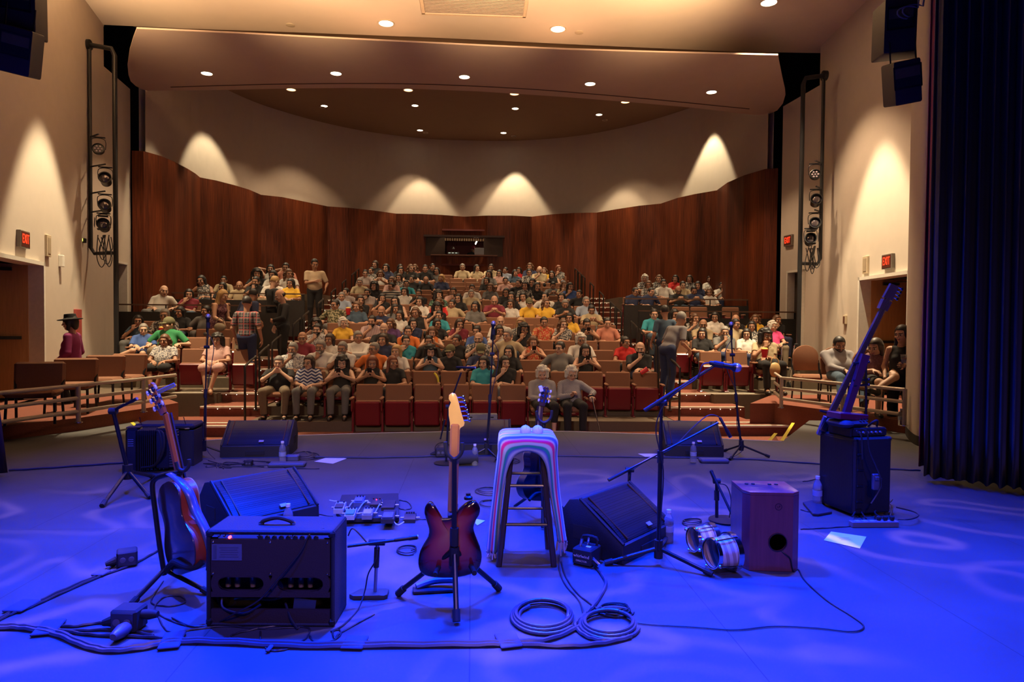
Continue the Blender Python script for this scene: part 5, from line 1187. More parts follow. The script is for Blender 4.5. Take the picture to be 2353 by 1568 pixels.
box_chair(pm.x + .02, pm.y - .02, pz, -.1, 'brown round-backed chair under the bearded man in the right box', 'chairs in the right box', True)
person('m_boots', (pm.x, pm.y - .06, pz), -.05, 'bearded man in grey henley and jeans sitting in the right box', 'people in the right box', topm=mat('cloth_heather', (.30, .28, .29), .9), bot='D', hairs='short', hc='k', skin=1, scale=1.03)
box_chair(pw_.x, pw_.y + .0, pz, -.1, 'brown round-backed chair under the woman in the right box', 'chairs in the right box', True)
person('f_tank', (pw_.x, pw_.y - .03, pz), -.15, 'woman with tied brown hair in a mauve tank top sitting in the right box', 'people in the right box', topm=pattern('cloth_lace', 'blotch', (.14, .05, .06), (.20, .09, .10), 60), bot='K', hairs='bob', hc='d', skin=2, shoe=shoem)
# rollator handles behind the empty chair
p = P(1858, 905, pz); t = thing('rollator', (p.x - .15, p.y + .55, pz), 'folded rollator walker behind the empty chair in the right box', 'walker')
for sx in (-1, 1):
    MB().tube(spline([(sx * .12, .2, .05), (sx * .12, .05, .6), (sx * .12, .0, .88), (sx * .12, -.14, .92)], 3), .013, 8).build('frame_tube', chrome, t); MB().tube([(sx * .12, -.04, .92), (sx * .12, -.17, .925)], .02, 8).build('hand_grip', rubber, t)
    MB().lathe([(.02, -.015), (.08, -.015), (.08, .015), (.02, .015)], 16, T(sx * .12, .2, .085) @ RY(PI / 2)).build('wheel', rubber, t)
MB().tube([(-.12, .1, .45), (.12, .1, .45)], .012, 6).build('cross_bar', chrome, t)
# bar table and bottle in the right doorway
p = P(2045, 905, pz); t = thing('side_table', (p.x, p.y + .35, pz), 'small pale table beside the right doorway', 'table')
MB().box((0, 0, .74), (.5, .35, .03), bev=.008).build('table_top', beige, t)
for sx in (-1, 1): MB().box((sx * .21, 0, .37), (.04, .30, .72)).build('leg', beige, t)

# ------------------------------------------------------------------ hanging light pipes
def par(t_parent, M, kind, label, grp):
    t = thing('stage_light', (0, 0, 0), label, 'stage light', grp); t.matrix_world = M
    y = MB().tube(spline([(-.15, 0, 0), (-.15, 0, .22), (0, 0, .27), (.15, 0, .22), (.15, 0, 0)], 3), .010, 6); y.build('yoke', blackm, t)
    MB().box((0, 0, .29), (.30, .035, .03), bev=.006).build('clamp', blackm, t)
    R_ = RX(PI / 2 - .25)
    if kind == 'led':
        MB().lathe([(.09, -.09), (.135, -.04), (.14, .05), (.125, .055), (.12, .03), (.001, .03)], 20, R_).build('housing', blackm, t)
        mb = MB()
        for q in [(0, 0)] + [(.072 * math.cos(a_), .072 * math.sin(a_)) for a_ in [PI * i / 3 for i in range(6)]]: mb.ball((q[0], q[1], .036), (.026, .026, .010), 8, M=R_)
        mb.build('lenses', mat('led_lens', (.45, .38, .45), .2), t)
    else:
        MB().lathe([(.07, -.22), (.12, -.18), (.125, .02), (.145, .06), (.15, .12), (.13, .12), (.12, .06), (.001, .05)], 18, R_).build('housing', blackm, t)
        MB().ball((0, 0, .065), (.10, .10, .03), 14, M=R_).build('lens', mat('fresnel_glass', (.10, .08, .09), .08, .4, spec=1), t)
        if kind == 'barn':
            for a_ in range(4): MB().box((0, .17, .17), (.22, .006, .12), R_ @ RZ(a_ * PI / 2)).build('barn_door', blackm, t)
def pipes(side):
    L_ = side == 'left'
    xs = (205, 263) if L_ else (1893, 1846); y0, y1, yb = (103, 580, 812) if L_ else (174, 605, 815)
    d = 13.2 if L_ else 14.0
    p0, p1 = D(xs[0], y0, d), D(xs[1], y0 + (10 if L_ else 6), d); q0 = D(xs[0] + (2 if L_ else -9), y1, d); x1 = p1.x
    t = thing('lighting_pipe', (p1.x, p1.y, .5), 'tall black lighting pipe frame on the %s side wall' % side, 'light pipe', 'lighting pipe frames'); o = Vector((p1.x, p1.y, .5))
    w_ = lambda v: (v.x - o.x, v.y - o.y, v.z - o.z)
    MB().tube([w_(Vector((p1.x, p1.y, .52)))] + [w_(p1 - Vector((0, 0, .12))), w_(p1 + (p0 - p1) * .12), w_(p0)], .045, 10).build('main_pipe', blackm, t)
    MB().tube([w_(p0), w_(Vector((p0.x, p0.y, q0.z + .10))), w_(Vector((p0.x, p0.y, q0.z)) + (p1 - p0) * .14), w_(Vector((p1.x, p1.y, q0.z)))], .036, 10).build('inner_pipe', blackm, t)
    MB().lathe([(.03, -.05), (.10, -.04), (.10, .04), (.03, .05)], 14, T(*w_(p0 + (p0 - p1) * .04)) @ RY(PI / 2)).build('wall_flange', blackm, t)
    ys = ((343, 'led'), (412, 'par'), (474, 'par'), (518, 'barn')) if L_ else ((402, 'led'), (461, 'par'), (515, 'par'), (551, 'barn'))
    for i, (y, kd) in enumerate(ys):
        px = (226, 242, 241, 238)[i] if L_ else (1873, 1875, 1872, 1862)[i]
        c = D(px, y, d - .16)
        par(t, T(c.x, c.y, c.z) @ RZ(.35 if L_ else -.35) @ Matrix.Scale(.78, 4), kd, '%s stage light on the %s lighting pipe, %s from top' % ('round LED' if kd == 'led' else 'black', side, ORD[i]), 'pipe lights')
        MB().tube([w_(c + Vector((0, .0, .285))), w_(Vector((p0.x, p0.y, c.z + .285)))], .016, 6).build('side_arm', blackm, t)
    random.seed(5 if L_ else 6)
    for i in range(6):
        c = D((238 if L_ else 1866) + random.uniform(-14, 14), 540 + (0 if L_ else 25), d - .12); e = D((240 if L_ else 1868) + random.uniform(-16, 18), 545 + (0 if L_ else 25), d - .1); m = (c + e) / 2 - Vector((0, 0, random.uniform(.25, .62)))
        pts = spline([c, c * .4 + m * .6 + Vector((-.06, 0, -.05)), m, e * .4 + m * .6 + Vector((.06, 0, -.05)), e], 5)
        tag(MB().tube(pts, .009, 5).build('cable', cable), 'hanging cable loop under the %s pipe lights' % side, 'cable', 'cable loops under the %s pipe lights' % side)
pipes('left'); pipes('right')
q = D(192, 553, 13.0); t = thing('sensor_light', q, 'small device with a green-yellow lamp by the left light pipe', 'lamp'); MB().box((0, 0, 0), (.09, .06, .09), bev=.01).build('body', blackm, t); MB().box((-.02, -.032, .01), (.04, .01, .05)).build('lens', glow('green_lamp', (.8, .9, .1), 5), t)

# ------------------------------------------------------------------ flown loudspeakers
def flown(px, py, d, w_, h_, dp, yaw, pitch, roll, lab, mirror=1):
    c = D(px, py, d); t = thing('hanging_loudspeaker', c, lab, 'loudspeaker', 'flown loudspeakers'); t.rotation_euler = (pitch, roll, yaw)
    mb = MB(); pl = [(-w_ / 2, dp / 2), (-w_ * .34, -dp / 2), (w_ * .34, -dp / 2), (w_ / 2, dp / 2)]
    mb.prism(pl, -h_ / 2, h_ / 2, bev=.02).build('cabinet', mat('speaker_brown_black', (.05, .036, .032), .55, bump=.3, scale=150), t)
    mb = MB(); mb.box((0, dp / 2 + .008, 0), (w_ * .94, .02, h_ * .95)).build('front_grille', grillem, t)
    mb = MB(); z0 = h_ * .12
    for (cx, cz, sx_, sz_) in ((0, z0 + .11, .26, .014), (0, z0 - .11, .26, .014), (-.124, z0, .014, .22), (.124, z0, .014, .22)): mb.box((cx, -dp / 2 - .004, cz), (sx_, .012, sz_))
    mb.build('panel_frame', blackm, t)
    MB().box((0, -dp / 2 - .002, z0 + .045), (.23, .006, .10)).build('label_plate', mat('speaker_plate', (.20, .17, .06), .5), t)
    MB().box((0, -dp / 2 - .002, z0 - .05), (.23, .006, .09)).build('input_panel', rubber, t)
    MB().tube([(-.12, 0, h_ / 2), (-.12, 0, h_ / 2 + .22)], .008, 5).build('rigging_wire', blackm, t); MB().tube([(.12, 0, h_ / 2), (.12, 0, h_ / 2 + .22)], .008, 5).build('rigging_wire', blackm, t)
    return t
flown(42, 22, 7.2, .48, .50, .36, .45, .10, 0, 'black loudspeaker at the top left corner, upper of the two')
flown(40, 118, 7.1, .40, .46, .34, .45, .28, .12, 'black tilted loudspeaker at the top left, lower of the two')
flown(2062, 68, 7.4, .44, .56, .36, -.40, .10, 0, 'black loudspeaker hanging at the top right, upper of the two')
flown(2078, 190, 7.3, .36, .44, .34, -.40, .28, -.12, 'black tilted loudspeaker hanging at the top right, lower of the two')
for k, (x, y) in enumerate(((2092, 22), (2104, 18))):
    c = D(x, y, 7.1); tag(MB().tube([c + Vector((.10 * math.cos(a_), .02 * a_, .05 * math.sin(a_) + (.18 if i == 0 else 0))) for i, a_ in enumerate([j * .5 for j in range(14)])], .008, 6).build('cable', mat('grey_cable', (.3, .3, .32), .4)), 'looped cable at the upper right hanging loudspeaker, %s one' % ('inner', 'outer')[k], 'cable')

# ------------------------------------------------------------------ stage drapes
def drape(name, a, b, z0, z1, folds, depth, m, lab, seed=1, taper=None):
    """a, b: plan points; a heavy pleated cloth with irregular folds"""
    random.seed(seed); n = folds * 14; ph = [random.uniform(.7, 1.3) for _ in range(folds + 2)]; rows = []
    u = (b - a); L_ = u.length; u.normalize(); nn = Vector((-u.y, u.x, 0))
    for k, z in enumerate([z0 + (z1 - z0) * i / 16 for i in range(17)]):
        r = []
        for i in range(n + 1):
            f = i / 14; amp = depth * ph[int(f)] * (1 - .35 * k / 16); w_ = math.sin(2 * PI * f + .6 * math.sin(k * .2 + f)) ; off = amp * (w_ + .3 * math.sin(4 * PI * f + k * .15))
            p = a + u * (L_ * i / n) + nn * off; r.append((p.x, p.y, z + (.01 * math.sin(f * 5) if k == 0 else 0)))
        rows.append(r)
    o = MB().grid(rows).build(name, m, smooth=60); md = o.modifiers.new('thickness', 'SOLIDIFY'); md.thickness = .012
    tag(o, lab, 'curtain'); return o
velour = mat('black_velour', (.045, .043, .032), .95, sheen=.12, spec=.1, bump=.2, scale=90); redv = mat('red_velour', (.22, .004, .012), .9, sheen=.3)
p0, p1 = P(2128, 1090, 0), P(2440, 1150, 0)
p0 = D(2130, 900, 6.35); p1 = D(2480, 900, 5.65)
drape('stage_curtain', Vector((p0.x, p0.y, 0)), Vector((p1.x, p1.y, 0)), .06, 7.6, 11, .075, velour, 'tall black pleated stage curtain at the right edge', 4)
a, b = D(2126, 500, 6.75), D(2175, 500, 6.6)
drape('stage_curtain', Vector((a.x, a.y, 0)), Vector((b.x, b.y, 0)), .06, 7.6, 2, .03, redv, 'narrow dark red curtain edge beside the black curtain', 2)
a, b = P(16, 1094, 0), P(-260, 1104, 0)
drape('stage_curtain', Vector((a.x, a.y, 0)), Vector((b.x, b.y, 0)), .03, 7.0, 5, .05, mat('dark_velour', (.02, .012, .03), .95), 'dark curtain hem at the far left edge of the stage', 7).data.transform(Matrix(((1, 0, -.10, 0), (0, 1, 0, 0), (0, 0, 1, 0), (0, 0, 0, 1))))
# ------------------------------------------------------------------ stage gear
G = lambda x, y, z=0.0: P(x, y, z)
def CF(xc, d): return Vector((xc * math.cos(YAW) + d * math.sin(YAW), d * math.cos(YAW) - xc * math.sin(YAW), 0))
chain = lambda pts, d: [D(x, y, d if not isinstance(d, (list, tuple)) else d[i]) for i, (x, y) in enumerate(pts)]
logo = mat('logo_plate', (.55, .55, .58), .3, .6); gold = mat('brass', (.55, .38, .12), .3, .9)
# ---- floor wedges
def wedge(c, yaw, lab, W_=.66, s=1.0):
    t = thing('floor_monitor', (c.x, c.y, 0), lab, 'floor monitor', 'wedge monitors on the stage', yaw); t.scale = (s, s, s)
    prof = [(-.25, .0), (.20, 0), (.25, .20), (.15, .335), (.08, .35), (-.25, .115)]
    M = Matrix(((0, 0, 1, 0), (1, 0, 0, 0), (0, 1, 0, 0), (0, 0, 0, 1)))
    MB().prism(prof, -W_ / 2, W_ / 2, M, bev=.012).build('cabinet', black, t)
    a = Vector((0, -.25, .115)); b = Vector((0, .08, .35)); L_ = (b - a).length; ang = math.atan2(b.z - a.z, b.y - a.y); Mg = T(0, -.25, .115) @ RX(ang)
    g = MB(); rows = [[(-W_ / 2 + .03 + (W_ - .06) * i / 8, .02 + (L_ - .035) * j / 6, .006 + .012 * math.sin(PI * j / 6)) for i in range(9)] for j in range(7)]
    g.grid([[tuple(Mg @ Vector(q)) for q in r] for r in rows]); g.build('front_grille', grillem, t, smooth=50)
    for sx in (-1, 1): MB().box((sx * (W_ / 2 - .075), L_ / 2, .016), (.010, L_ - .05, .008), Mg).build('grille_strip', mat('bronze_strip', (.12, .055, .025), .3, .7), t)
    for sx in (-1, 1): MB().box((sx * (W_ / 2 - .012), L_ / 2, .006), (.022, L_ - .004, .018), Mg, bev=.006).build('side_rim', blackm, t)
    MB().box((.06, .055, .024), (.05, .028, .004), Mg).build('badge', logo, t)
    for sx in (-1, 1): MB().box((sx * W_ / 2, .05, .14), (.006, .13, .09), bev=.002).build('side_handle', rubber, t)
    MB().box((0, -.252, .045), (.20, .008, .045), bev=.002).build('front_handle', rubber, t)
    return t
c = G(582, 1051); wedge(c + Vector((0, .25, 0)), .06, 'black floor monitor behind the left vocal microphone stand', .72)
c = G(1106, 1046); wedge(c + Vector((0, .25, 0)), -.02, 'black floor monitor behind the centre microphone stand, beside the telecaster headstock'.replace('telecaster', 'guitar'), .68)
c = G(1602, 1050); wedge(c + Vector((0, .25, 0)), -.12, 'black floor monitor at the front right with a bottle before it', .64)
c = CF(-1.80, 4.86); wedge(c, .80, 'large black floor monitor turned sideways behind the guitar amplifier', .66)
c = CF(.69, 4.48); wedge(c, .82, 'large black floor monitor turned sideways between stool and boom stand', .64)
# ---- guitar amplifier seen from behind
fl, fr = G(473, 1441), G(768, 1443); am = (fl + fr) / 2; ayaw = math.atan2(fr.y - fl.y, fr.x - fl.x)
t = thing('guitar_amplifier', am, 'black combo guitar amplifier at the front left, open back with glowing tubes', 'amplifier', None, ayaw)
AW, AH, AD = (fr - fl).length, .462, .25
mb = MB(); e = .019
mb.box((0, AD / 2, AH - e / 2), (AW, AD, e), bev=.007).box((0, AD / 2, e / 2), (AW, AD, e), bev=.007)
for sx in (-1, 1): mb.box((sx * (AW / 2 - e / 2), AD / 2, AH / 2), (e, AD, AH), bev=.007)
mb.box((0, AD - .012, AH / 2), (AW - .03, .018, AH - .03)); mb.build('cabinet', black, t)
bp = mat('amp_back_brown', (.035, .020, .014), .7, bump=.3, scale=150)
def ring_hole(mb, x0, x1, z0, z1, hx, hz, y0, y1):
    """a slab with a rounded slot in it"""
    cx, cz = (x0 + x1) / 2, (z0 + z1) / 2; n = 32; ov = []; rc = []
    for i in range(n):
        q = 2 * PI * (i + .5) / n; c_, s_ = math.cos(q), math.sin(q); k = (hx - hz)
        ov.append((cx + (k if c_ > 0 else -k) + hz * c_, cz - .0 + hz * s_)); m = max(abs(c_) / ((x1 - x0) / 2), abs(s_) / ((z1 - z0) / 2)); rc.append((cx + c_ / m, cz + s_ / m))
    mb.grid([[(x, y0, z) for x, z in rc], [(x, y0, z) for x, z in ov], [(x, y1, z) for x, z in ov], [(x, y1, z) for x, z in rc]], closed=True)
mb = MB(); z_top = AH - .045; zsA, zsB = .165, .245
mb.box((0, .012, (z_top + zsB) / 2), (AW - .045, .014, z_top - zsB)); h_ = (AW - .045) / 2
ring_hole(mb, -h_, 0, zsA, zsB, .108, .031, .005, .019); ring_hole(mb, 0, h_, zsA, zsB, .108, .031, .005, .019)
mb.box((0, .012, zsA - .012), (AW - .045, .014, .024)); mb.build('upper_back_panel', bp, t)
MB().box((0, .012, .050), (AW - .045, .014, .065)).build('lower_back_panel', bp, t)
MB().box((0, .05, AH - .030), (AW - .05, .075, .012), RX(-.0)).box((0, .03, AH - .040), (AW - .10, .03, .028), bev=.004).build('control_panel', chrome, t)
cpn = mat('knob_black', (.012, .012, .012), .3)
for i in range(9): MB().lathe([(.012, 0), (.011, .012), (.006, .014)], 12, T(-.05 + i * .033, .02, AH - .038) @ RX(PI / 2)).build('knob', cpn, t)
for i, x in enumerate((-.245, -.22, -.06, .10)): MB().tube([(x, .02, AH - .038), (x, .0, AH - .028)], .003, 6).build('toggle_switch', chrome, t)
MB().ball((-.195, .008, AH - .036), .007, 8).build('pilot_lamp', glow('pilot_red', (1, .05, .08), 8), t)
hd = MB().tube(spline([(-.075, .10, AH), (-.065, .10, AH + .018), (0, .10, AH + .034), (.065, .10, AH + .018), (.075, .10, AH)], 5), [.011] * 21, 8); hd.build('carry_handle', rubber, t)
for sx in (-1, 1): MB().box((sx * .078, .10, AH + .006), (.022, .02, .014), bev=.004).build('handle_bracket', chrome, t)
pm_ = MB().box((-.205, .003, .357), (.142, .004, .078)).build('rating_plate', mat('plate_blue_grey', (.20, .21, .24), .4, .5), t)
mb = MB()
for i in range(5): mb.box((-.195, .0, .335 + i * .011), (.09 - .01 * (i % 2), .002, .0022))
mb.box((-.262, 0, .357), (.014, .002, .066)); mb.build('plate_lines', mat('plate_print', (.08, .09, .13), .5), pm_)
for x in (-h_ + .012, 0, h_ - .012):
    for z in (z_top - .01, zsB + .012): MB().ball((x, .003, z), .006, 8).build('screw', chrome, t)
tube_ = mat('valve_glass', (.25, .2, .18), .1, 0); hot = glow('valve_heater', (1, .33, .05), 6)
for i, x in enumerate((-.235, -.19, -.115, .07, .12, .165)):
    b_ = MB().lathe([(.013, 0), (.015, .03), (.013, .055), (.004, .062)], 12, T(x, .09, zsA - .005)).build('valve', tube_, t)
    if i in (2,): MB().ball((x, .085, zsA + .048), .007, 8).build('valve_heater', hot, b_)
MB().lathe([(.05, 0), (.135, .09), (.14, .10), (.001, .10)], 24, T(-.02, .10, .15) @ RX(-PI / 2)).build('speaker_basket', mat('basket_grey', (.06, .05, .045), .5, .4), t)
for k, pts in enumerate(([(-.20, .08, .10), (-.12, .05, .115), (0, .06, .11), (.08, .08, .14)], [(-.24, .03, .13), (-.22, .0, .09), (-.12, -.01, .07), (-.05, .02, .10)], [(.06, .04, .10), (.10, -.01, .05), (.14, -.03, .005)])):
    MB().tube(spline(pts, 5), .006, 6).build('inner_wire', cable if k else mat('wire_brown', (.25, .12, .05), .6), t)
MB().box((.145, .02, .115), (.105, .004, .065), T(0, 0, 0) @ RY(.12)).build('hanging_tag', mat('tag_dark', (.04, .05, .06), .5), t)
for sx in (-1, 1):
    for z in (.02, AH - .02): MB().box((sx * (AW / 2 - .014), .012, z), (.034, .03, .036), bev=.010).build('corner_cap', blackm, t)
# ---- guitars: built with the neck along +z, back towards -y
def guitar_outline(kind):
    if kind == 'acoustic':
        h = [(0, 0), (.08, .004), (.15, .035), (.188, .10), (.185, .165), (.150, .225), (.124, .275), (.128, .33), (.143, .375), (.138, .42), (.10, .465), (.045, .485), (0, .487)]
    return [tuple(p.xy) for p in spline([Vector((x, z, 0)) for x, z in h], 3)] + [(-p.x, p.y) for p in reversed(spline([Vector((x, z, 0)) for x, z in h], 3)[1:-1])]
XZ = Matrix(((1, 0, 0, 0), (0, 0, -1, 0), (0, 1, 0, 0), (0, 0, 0, 1)))          # prism xy -> xz, height along -y
def acoustic(M, lab, dark=False, name='acoustic_guitar'):
    t = thing(name, (0, 0, 0), lab, 'guitar'); t.matrix_world = M
    bk = mat('guitar_back_dark', (.06, .035, .03), .18, coat=.6) if not dark else mat('guitar_back_black', (.02, .015, .015), .25, coat=.4)
    sd = mat('guitar_side_sunburst', (.42, .06, .02), .38) if not dark else bk
    ol = guitar_outline('acoustic')
    MB().prism(ol, .045, .052, XZ, bev=.002).build('back', bk, t); MB().prism(ol, -.045, .0455, XZ).build('side_rim', sd, t); MB().prism(ol, -.052, -.0445, XZ, bev=.002).build('front_top', mat('spruce_top', (.5, .27, .10), .3), t)
    MB().box((0, .03, .66), (.054, .028, .42), bev=.012).build('neck', mat('neck_mahogany', (.46, .13, .04), .25, coat=.5) if not dark else mat('neck_dark', (.09, .045, .03), .3), t)
    MB().box((0, .048, .62), (.058, .008, .48)).build('fingerboard', mat('rosewood', (.03, .015, .01), .5), t)
    hsd = [(-.028, 0), (.028, 0), (.038, .03), (.036, .17), (.018, .185), (0, .178), (-.018, .185), (-.036, .17), (-.038, .03)]
    h = MB().prism(hsd, -.009, .009, T(0, .02, .865) @ RX(.18) @ XZ, bev=.003).build('headstock', MC['neck_mahogany' if not dark else 'neck_dark'], t)
    for i in range(3):
        for sx in (-1, 1):
            Mt = T(0, .02, .865) @ RX(.18) @ T(0, 0, .05 + i * .048); MB().tube([(sx * .01, -.012, 0), (sx * .055, -.012, 0)], .004, 6).box((sx * .022, -.012, 0), (.02, .008, .022)).build('tuning_post', chrome, h) if False else None
            q = MB(); q.v = []; q.tube([Mt @ Vector((sx * .012, -.012, 0)), Mt @ Vector((sx * .052, -.012, 0))], .004, 6); q.box((sx * .022, -.012, 0), (.02, .010, .026), Mt); q.build('tuning_post', chrome, h)
            MB().ball((sx * .060, -.012, 0), (.012, .006, .015), 10, M=Mt).build('tuning_button', mat('pearl_button', (.85, .8, .8), .2), h)
    return t
# sunburst electric guitar, its back to the camera
def plane(cx, cy, d, yaw=0.0):
    o = D(cx, cy, d); return Matrix(((RT.x, -FW.x, UP.x, o.x), (RT.y, -FW.y, UP.y, o.y), (RT.z, -FW.z, UP.z, o.z), (0, 0, 0, 1))) @ RZ(0)
def sunburst():
    m = bpy.data.materials.new('sunburst_lacquer'); m.use_nodes = True; nt = m.node_tree; N = nt.nodes; L = nt.links; b = N['Principled BSDF']
    b.inputs['Roughness'].default_value = .12; b.inputs['Coat Weight'].default_value = .7
    uv = N.new('ShaderNodeUVMap'); sp = N.new('ShaderNodeSeparateXYZ'); L.new(uv.outputs[0], sp.inputs[0]); cr = N.new('ShaderNodeValToRGB'); L.new(sp.outputs[0], cr.inputs[0])
    e = cr.color_ramp.elements; e[0].position = 0; e[0].color = (.55, .20, .045, 1); e[1].position = 1; e[1].color = (.006, .004, .008, 1)
    for p_, c_ in ((.35, (.40, .05, .02, 1)), (.62, (.20, .010, .012, 1)), (.82, (.02, .004, .010, 1))): q = e.new(p_); q.color = c_
    no = N.new('ShaderNodeTexNoise'); no.inputs['Scale'].default_value = 20; L.new(cr.outputs[0], b.inputs['Base Color']); return m
def solid_body(M, ol, th, mats, parent):
    """rounded slab whose UV x tells how near a point is to the rim"""
    n = len(ol); c = Vector((sum(p[0] for p in ol) / n, sum(p[1] for p in ol) / n)); rings = []; us = []
    for (k, y, u) in ((.0, -th / 2, 0), (.25, -th / 2, .18), (.5, -th / 2, .4), (.72, -th / 2, .62), (.88, -th / 2, .8), (.965, -th / 2 + .001, .95), (1, -th / 2 + .008, 1), (1, th / 2 - .008, 1), (.965, th / 2 - .001, .9), (.5, th / 2, .4), (.0, th / 2, 0)):
        rings.append([tuple(M @ Vector((c.x + (p[0] - c.x) * k, y, c.y + (p[1] - c.y) * k))) for p in ol]); us.append(u)
    mb = MB().grid(rings, closed=True); o = mb.build('body', mats, parent, smooth=60); me = o.data; uvl = me.uv_layers.new(name='UVMap')
    for l in me.loops: uvl.data[l.index].uv = (us[l.vertex_index // n], 0)
    return o
TD = 3.50; S_ = FPX / TD; Mp = plane(1035, 1240, TD)
t = thing('electric_guitar', Mp.translation, 'sunburst electric guitar on a tripod stand at centre stage, seen from behind', 'guitar'); t.matrix_world = Mp
tl = lambda L_: [((x - 1035) / S_, -(y - 1240) / S_) for x, y in L_]
bo = tl([(984.5, 1155), (978, 1163), (976, 1178), (981, 1197), (986, 1214), (985, 1230), (977, 1245), (967, 1263), (962, 1284), (963, 1302), (970, 1316), (985, 1323), (1005, 1326), (1030, 1327), (1055, 1325), (1080, 1319), (1098, 1309), (1106, 1290), (1106, 1270), (1099, 1248), (1091, 1228), (1088, 1212), (1093, 1196), (1101, 1182), (1103, 1168), (1098, 1157), (1090, 1151), (1078, 1153), (1067, 1159), (1059, 1166), (1053, 1172), (1046, 1185), (1031, 1191), (1014, 1192), (1004, 1184), (999, 1172), (996, 1160), (991, 1154)])
bo = [tuple(p.xy) for p in spline([Vector((x, y, 0)) for x, y in bo], 2, closed=True)]
maple = mat('maple_neck', (.88, .52, .10), .25, 0, .12, 8, coat=.4)
solid_body(Matrix.Identity(4), bo, .044, sunburst(), t)
nb, nt_ = Vector(((1040 - 1035) / S_, 0, -(1172 - 1240) / S_)), Vector(((1046 - 1035) / S_, 0, -(980 - 1240) / S_)); ang = math.atan2(nt_.x - nb.x, nt_.z - nb.z)
ln = (nt_ - nb).length
MB().box((0, 0, ln / 2), (.050, .024, ln + .03), T(nb.x, .004, nb.z) @ RY(ang), bev=.010).build('neck', mat('neck_stained', (.50, .20, .06), .25, coat=.5), t)
MB().box((0, -.020, -.01), (.052, .006, .075), T(nb.x, 0, nb.z - .0) @ RY(ang), bev=.003).build('neck_plate', chrome, t)
hs = tl([(1034, 985), (1034, 972), (1031, 955), (1031, 938), (1036, 925), (1031, 917), (1032, 908), (1039, 903), (1046, 905), (1050, 912), (1054, 925), (1059, 945), (1064, 962), (1068, 972), (1066, 979), (1058, 984), (1056, 990)])
h = MB().prism(hs, -.008, .008, XZ, bev=.003).build('headstock', maple, t)
for i in range(6):
    x, y = 1047 + i * 2.9, 915 + i * 10.6; q = tl([(x, y)])[0]
    MB().box((q[0], -.014, q[1]), (.016, .012, .018), bev=.003).tube([(q[0], -.014, q[1]), (q[0] + .034, -.014, q[1] + .003)], .0035, 6).build('tuning_machine', chrome, h)
    MB().ball((q[0] + .038, -.014, q[1] + .003), (.008, .005, .010), 8).build('tuning_button', chrome, h)
MB().box((.003, -.0145, .05), (.004, .003, .20), T(nt_.x - .002, 0, nt_.z - .16) @ RY(ang)).build('skunk_stripe', mat('walnut_stripe', (.05, .02, .01), .4), t)
q = tl([(1076, 1148)])[0]; MB().lathe([(.001, 0), (.022, 0), (.022, .012), (.012, .02), (.012, .03)], 14, T(q[0], 0, q[1])).build('strap_button', cpn, t)
# stand helper: tubes through camera-side points; feet on the floor
txtm = mat('stand_lettering', (.7, .7, .72), .5)
def tube_thing(t, name, pts, r, m=blackm, n=10):
    o = t.location; return MB().tube([(p[0] - o.x, p[1] - o.y, p[2] - o.z) for p in pts], r, n).build(name, m, t)
f1, f2, f3 = G(914, 1372), G(1147, 1360), G(1049, 1436); hub = D(1044, 1272, 3.46); topy = D(1044, 1054, 3.43)
t = thing('guitar_stand', (hub.x, hub.y, 0), 'black tripod guitar stand carrying the sunburst electric guitar', 'guitar stand')
for f_ in (f1, f2, f3):
    tube_thing(t, 'leg', [hub + Vector((0, 0, .02)), f_ + Vector((0, 0, .02))], .0135); u = (f_ - hub).normalized(); tube_thing(t, 'rubber_foot', [f_ + Vector((0, 0, .02)) - u * .05, f_ + Vector((0, 0, .014))], .019, rubber)
tube_thing(t, 'pole', [hub - Vector((0, 0, .05)), hub, topy], .0125); tube_thing(t, 'clutch', [hub + Vector((0, 0, .04)), hub + Vector((0, 0, .13))], .022, rubber); tube_thing(t, 'hub', [hub - Vector((0, 0, .06)), hub + Vector((0, 0, .03))], .026, rubber)
yk = chain([(1023, 1016), (1026, 1040), (1036, 1052), (1043, 1056), (1054, 1050), (1062, 1036), (1062, 1018)], 3.44); tube_thing(t, 'neck_yoke', spline(yk, 4), .010, rubber)
yb = chain([(1000, 1322), (1012, 1300), (1044, 1285), (1078, 1298), (1090, 1318)], [3.40, 3.5, 3.52, 3.5, 3.40]); tube_thing(t, 'body_cradle', spline(yb, 4), .013, rubber)
u = (f3 - hub).normalized()
Mt = align(hub + u * .30, hub + u * .6); Mt = Mt @ RZ(0)
zc = -u; xc_ = Vector((0, 0, 1)).cross(-FW).normalized(); yv = u; zn = yv.cross(xc_) * -1
pp = hub + (f3 - hub) * .62 - FW * .0155; ax_x = yv; ax_y = (yv.cross(-FW)).normalized() * -1; ax_z = ax_x.cross(ax_y)
text('ULTIMATE', .020, Matrix(((ax_x.x, ax_y.x, ax_z.x, pp.x - t.location.x), (ax_x.y, ax_y.y, ax_z.y, pp.y - t.location.y), (ax_x.z, ax_y.z, ax_z.z, pp.z), (0, 0, 0, 1))), txtm, t)
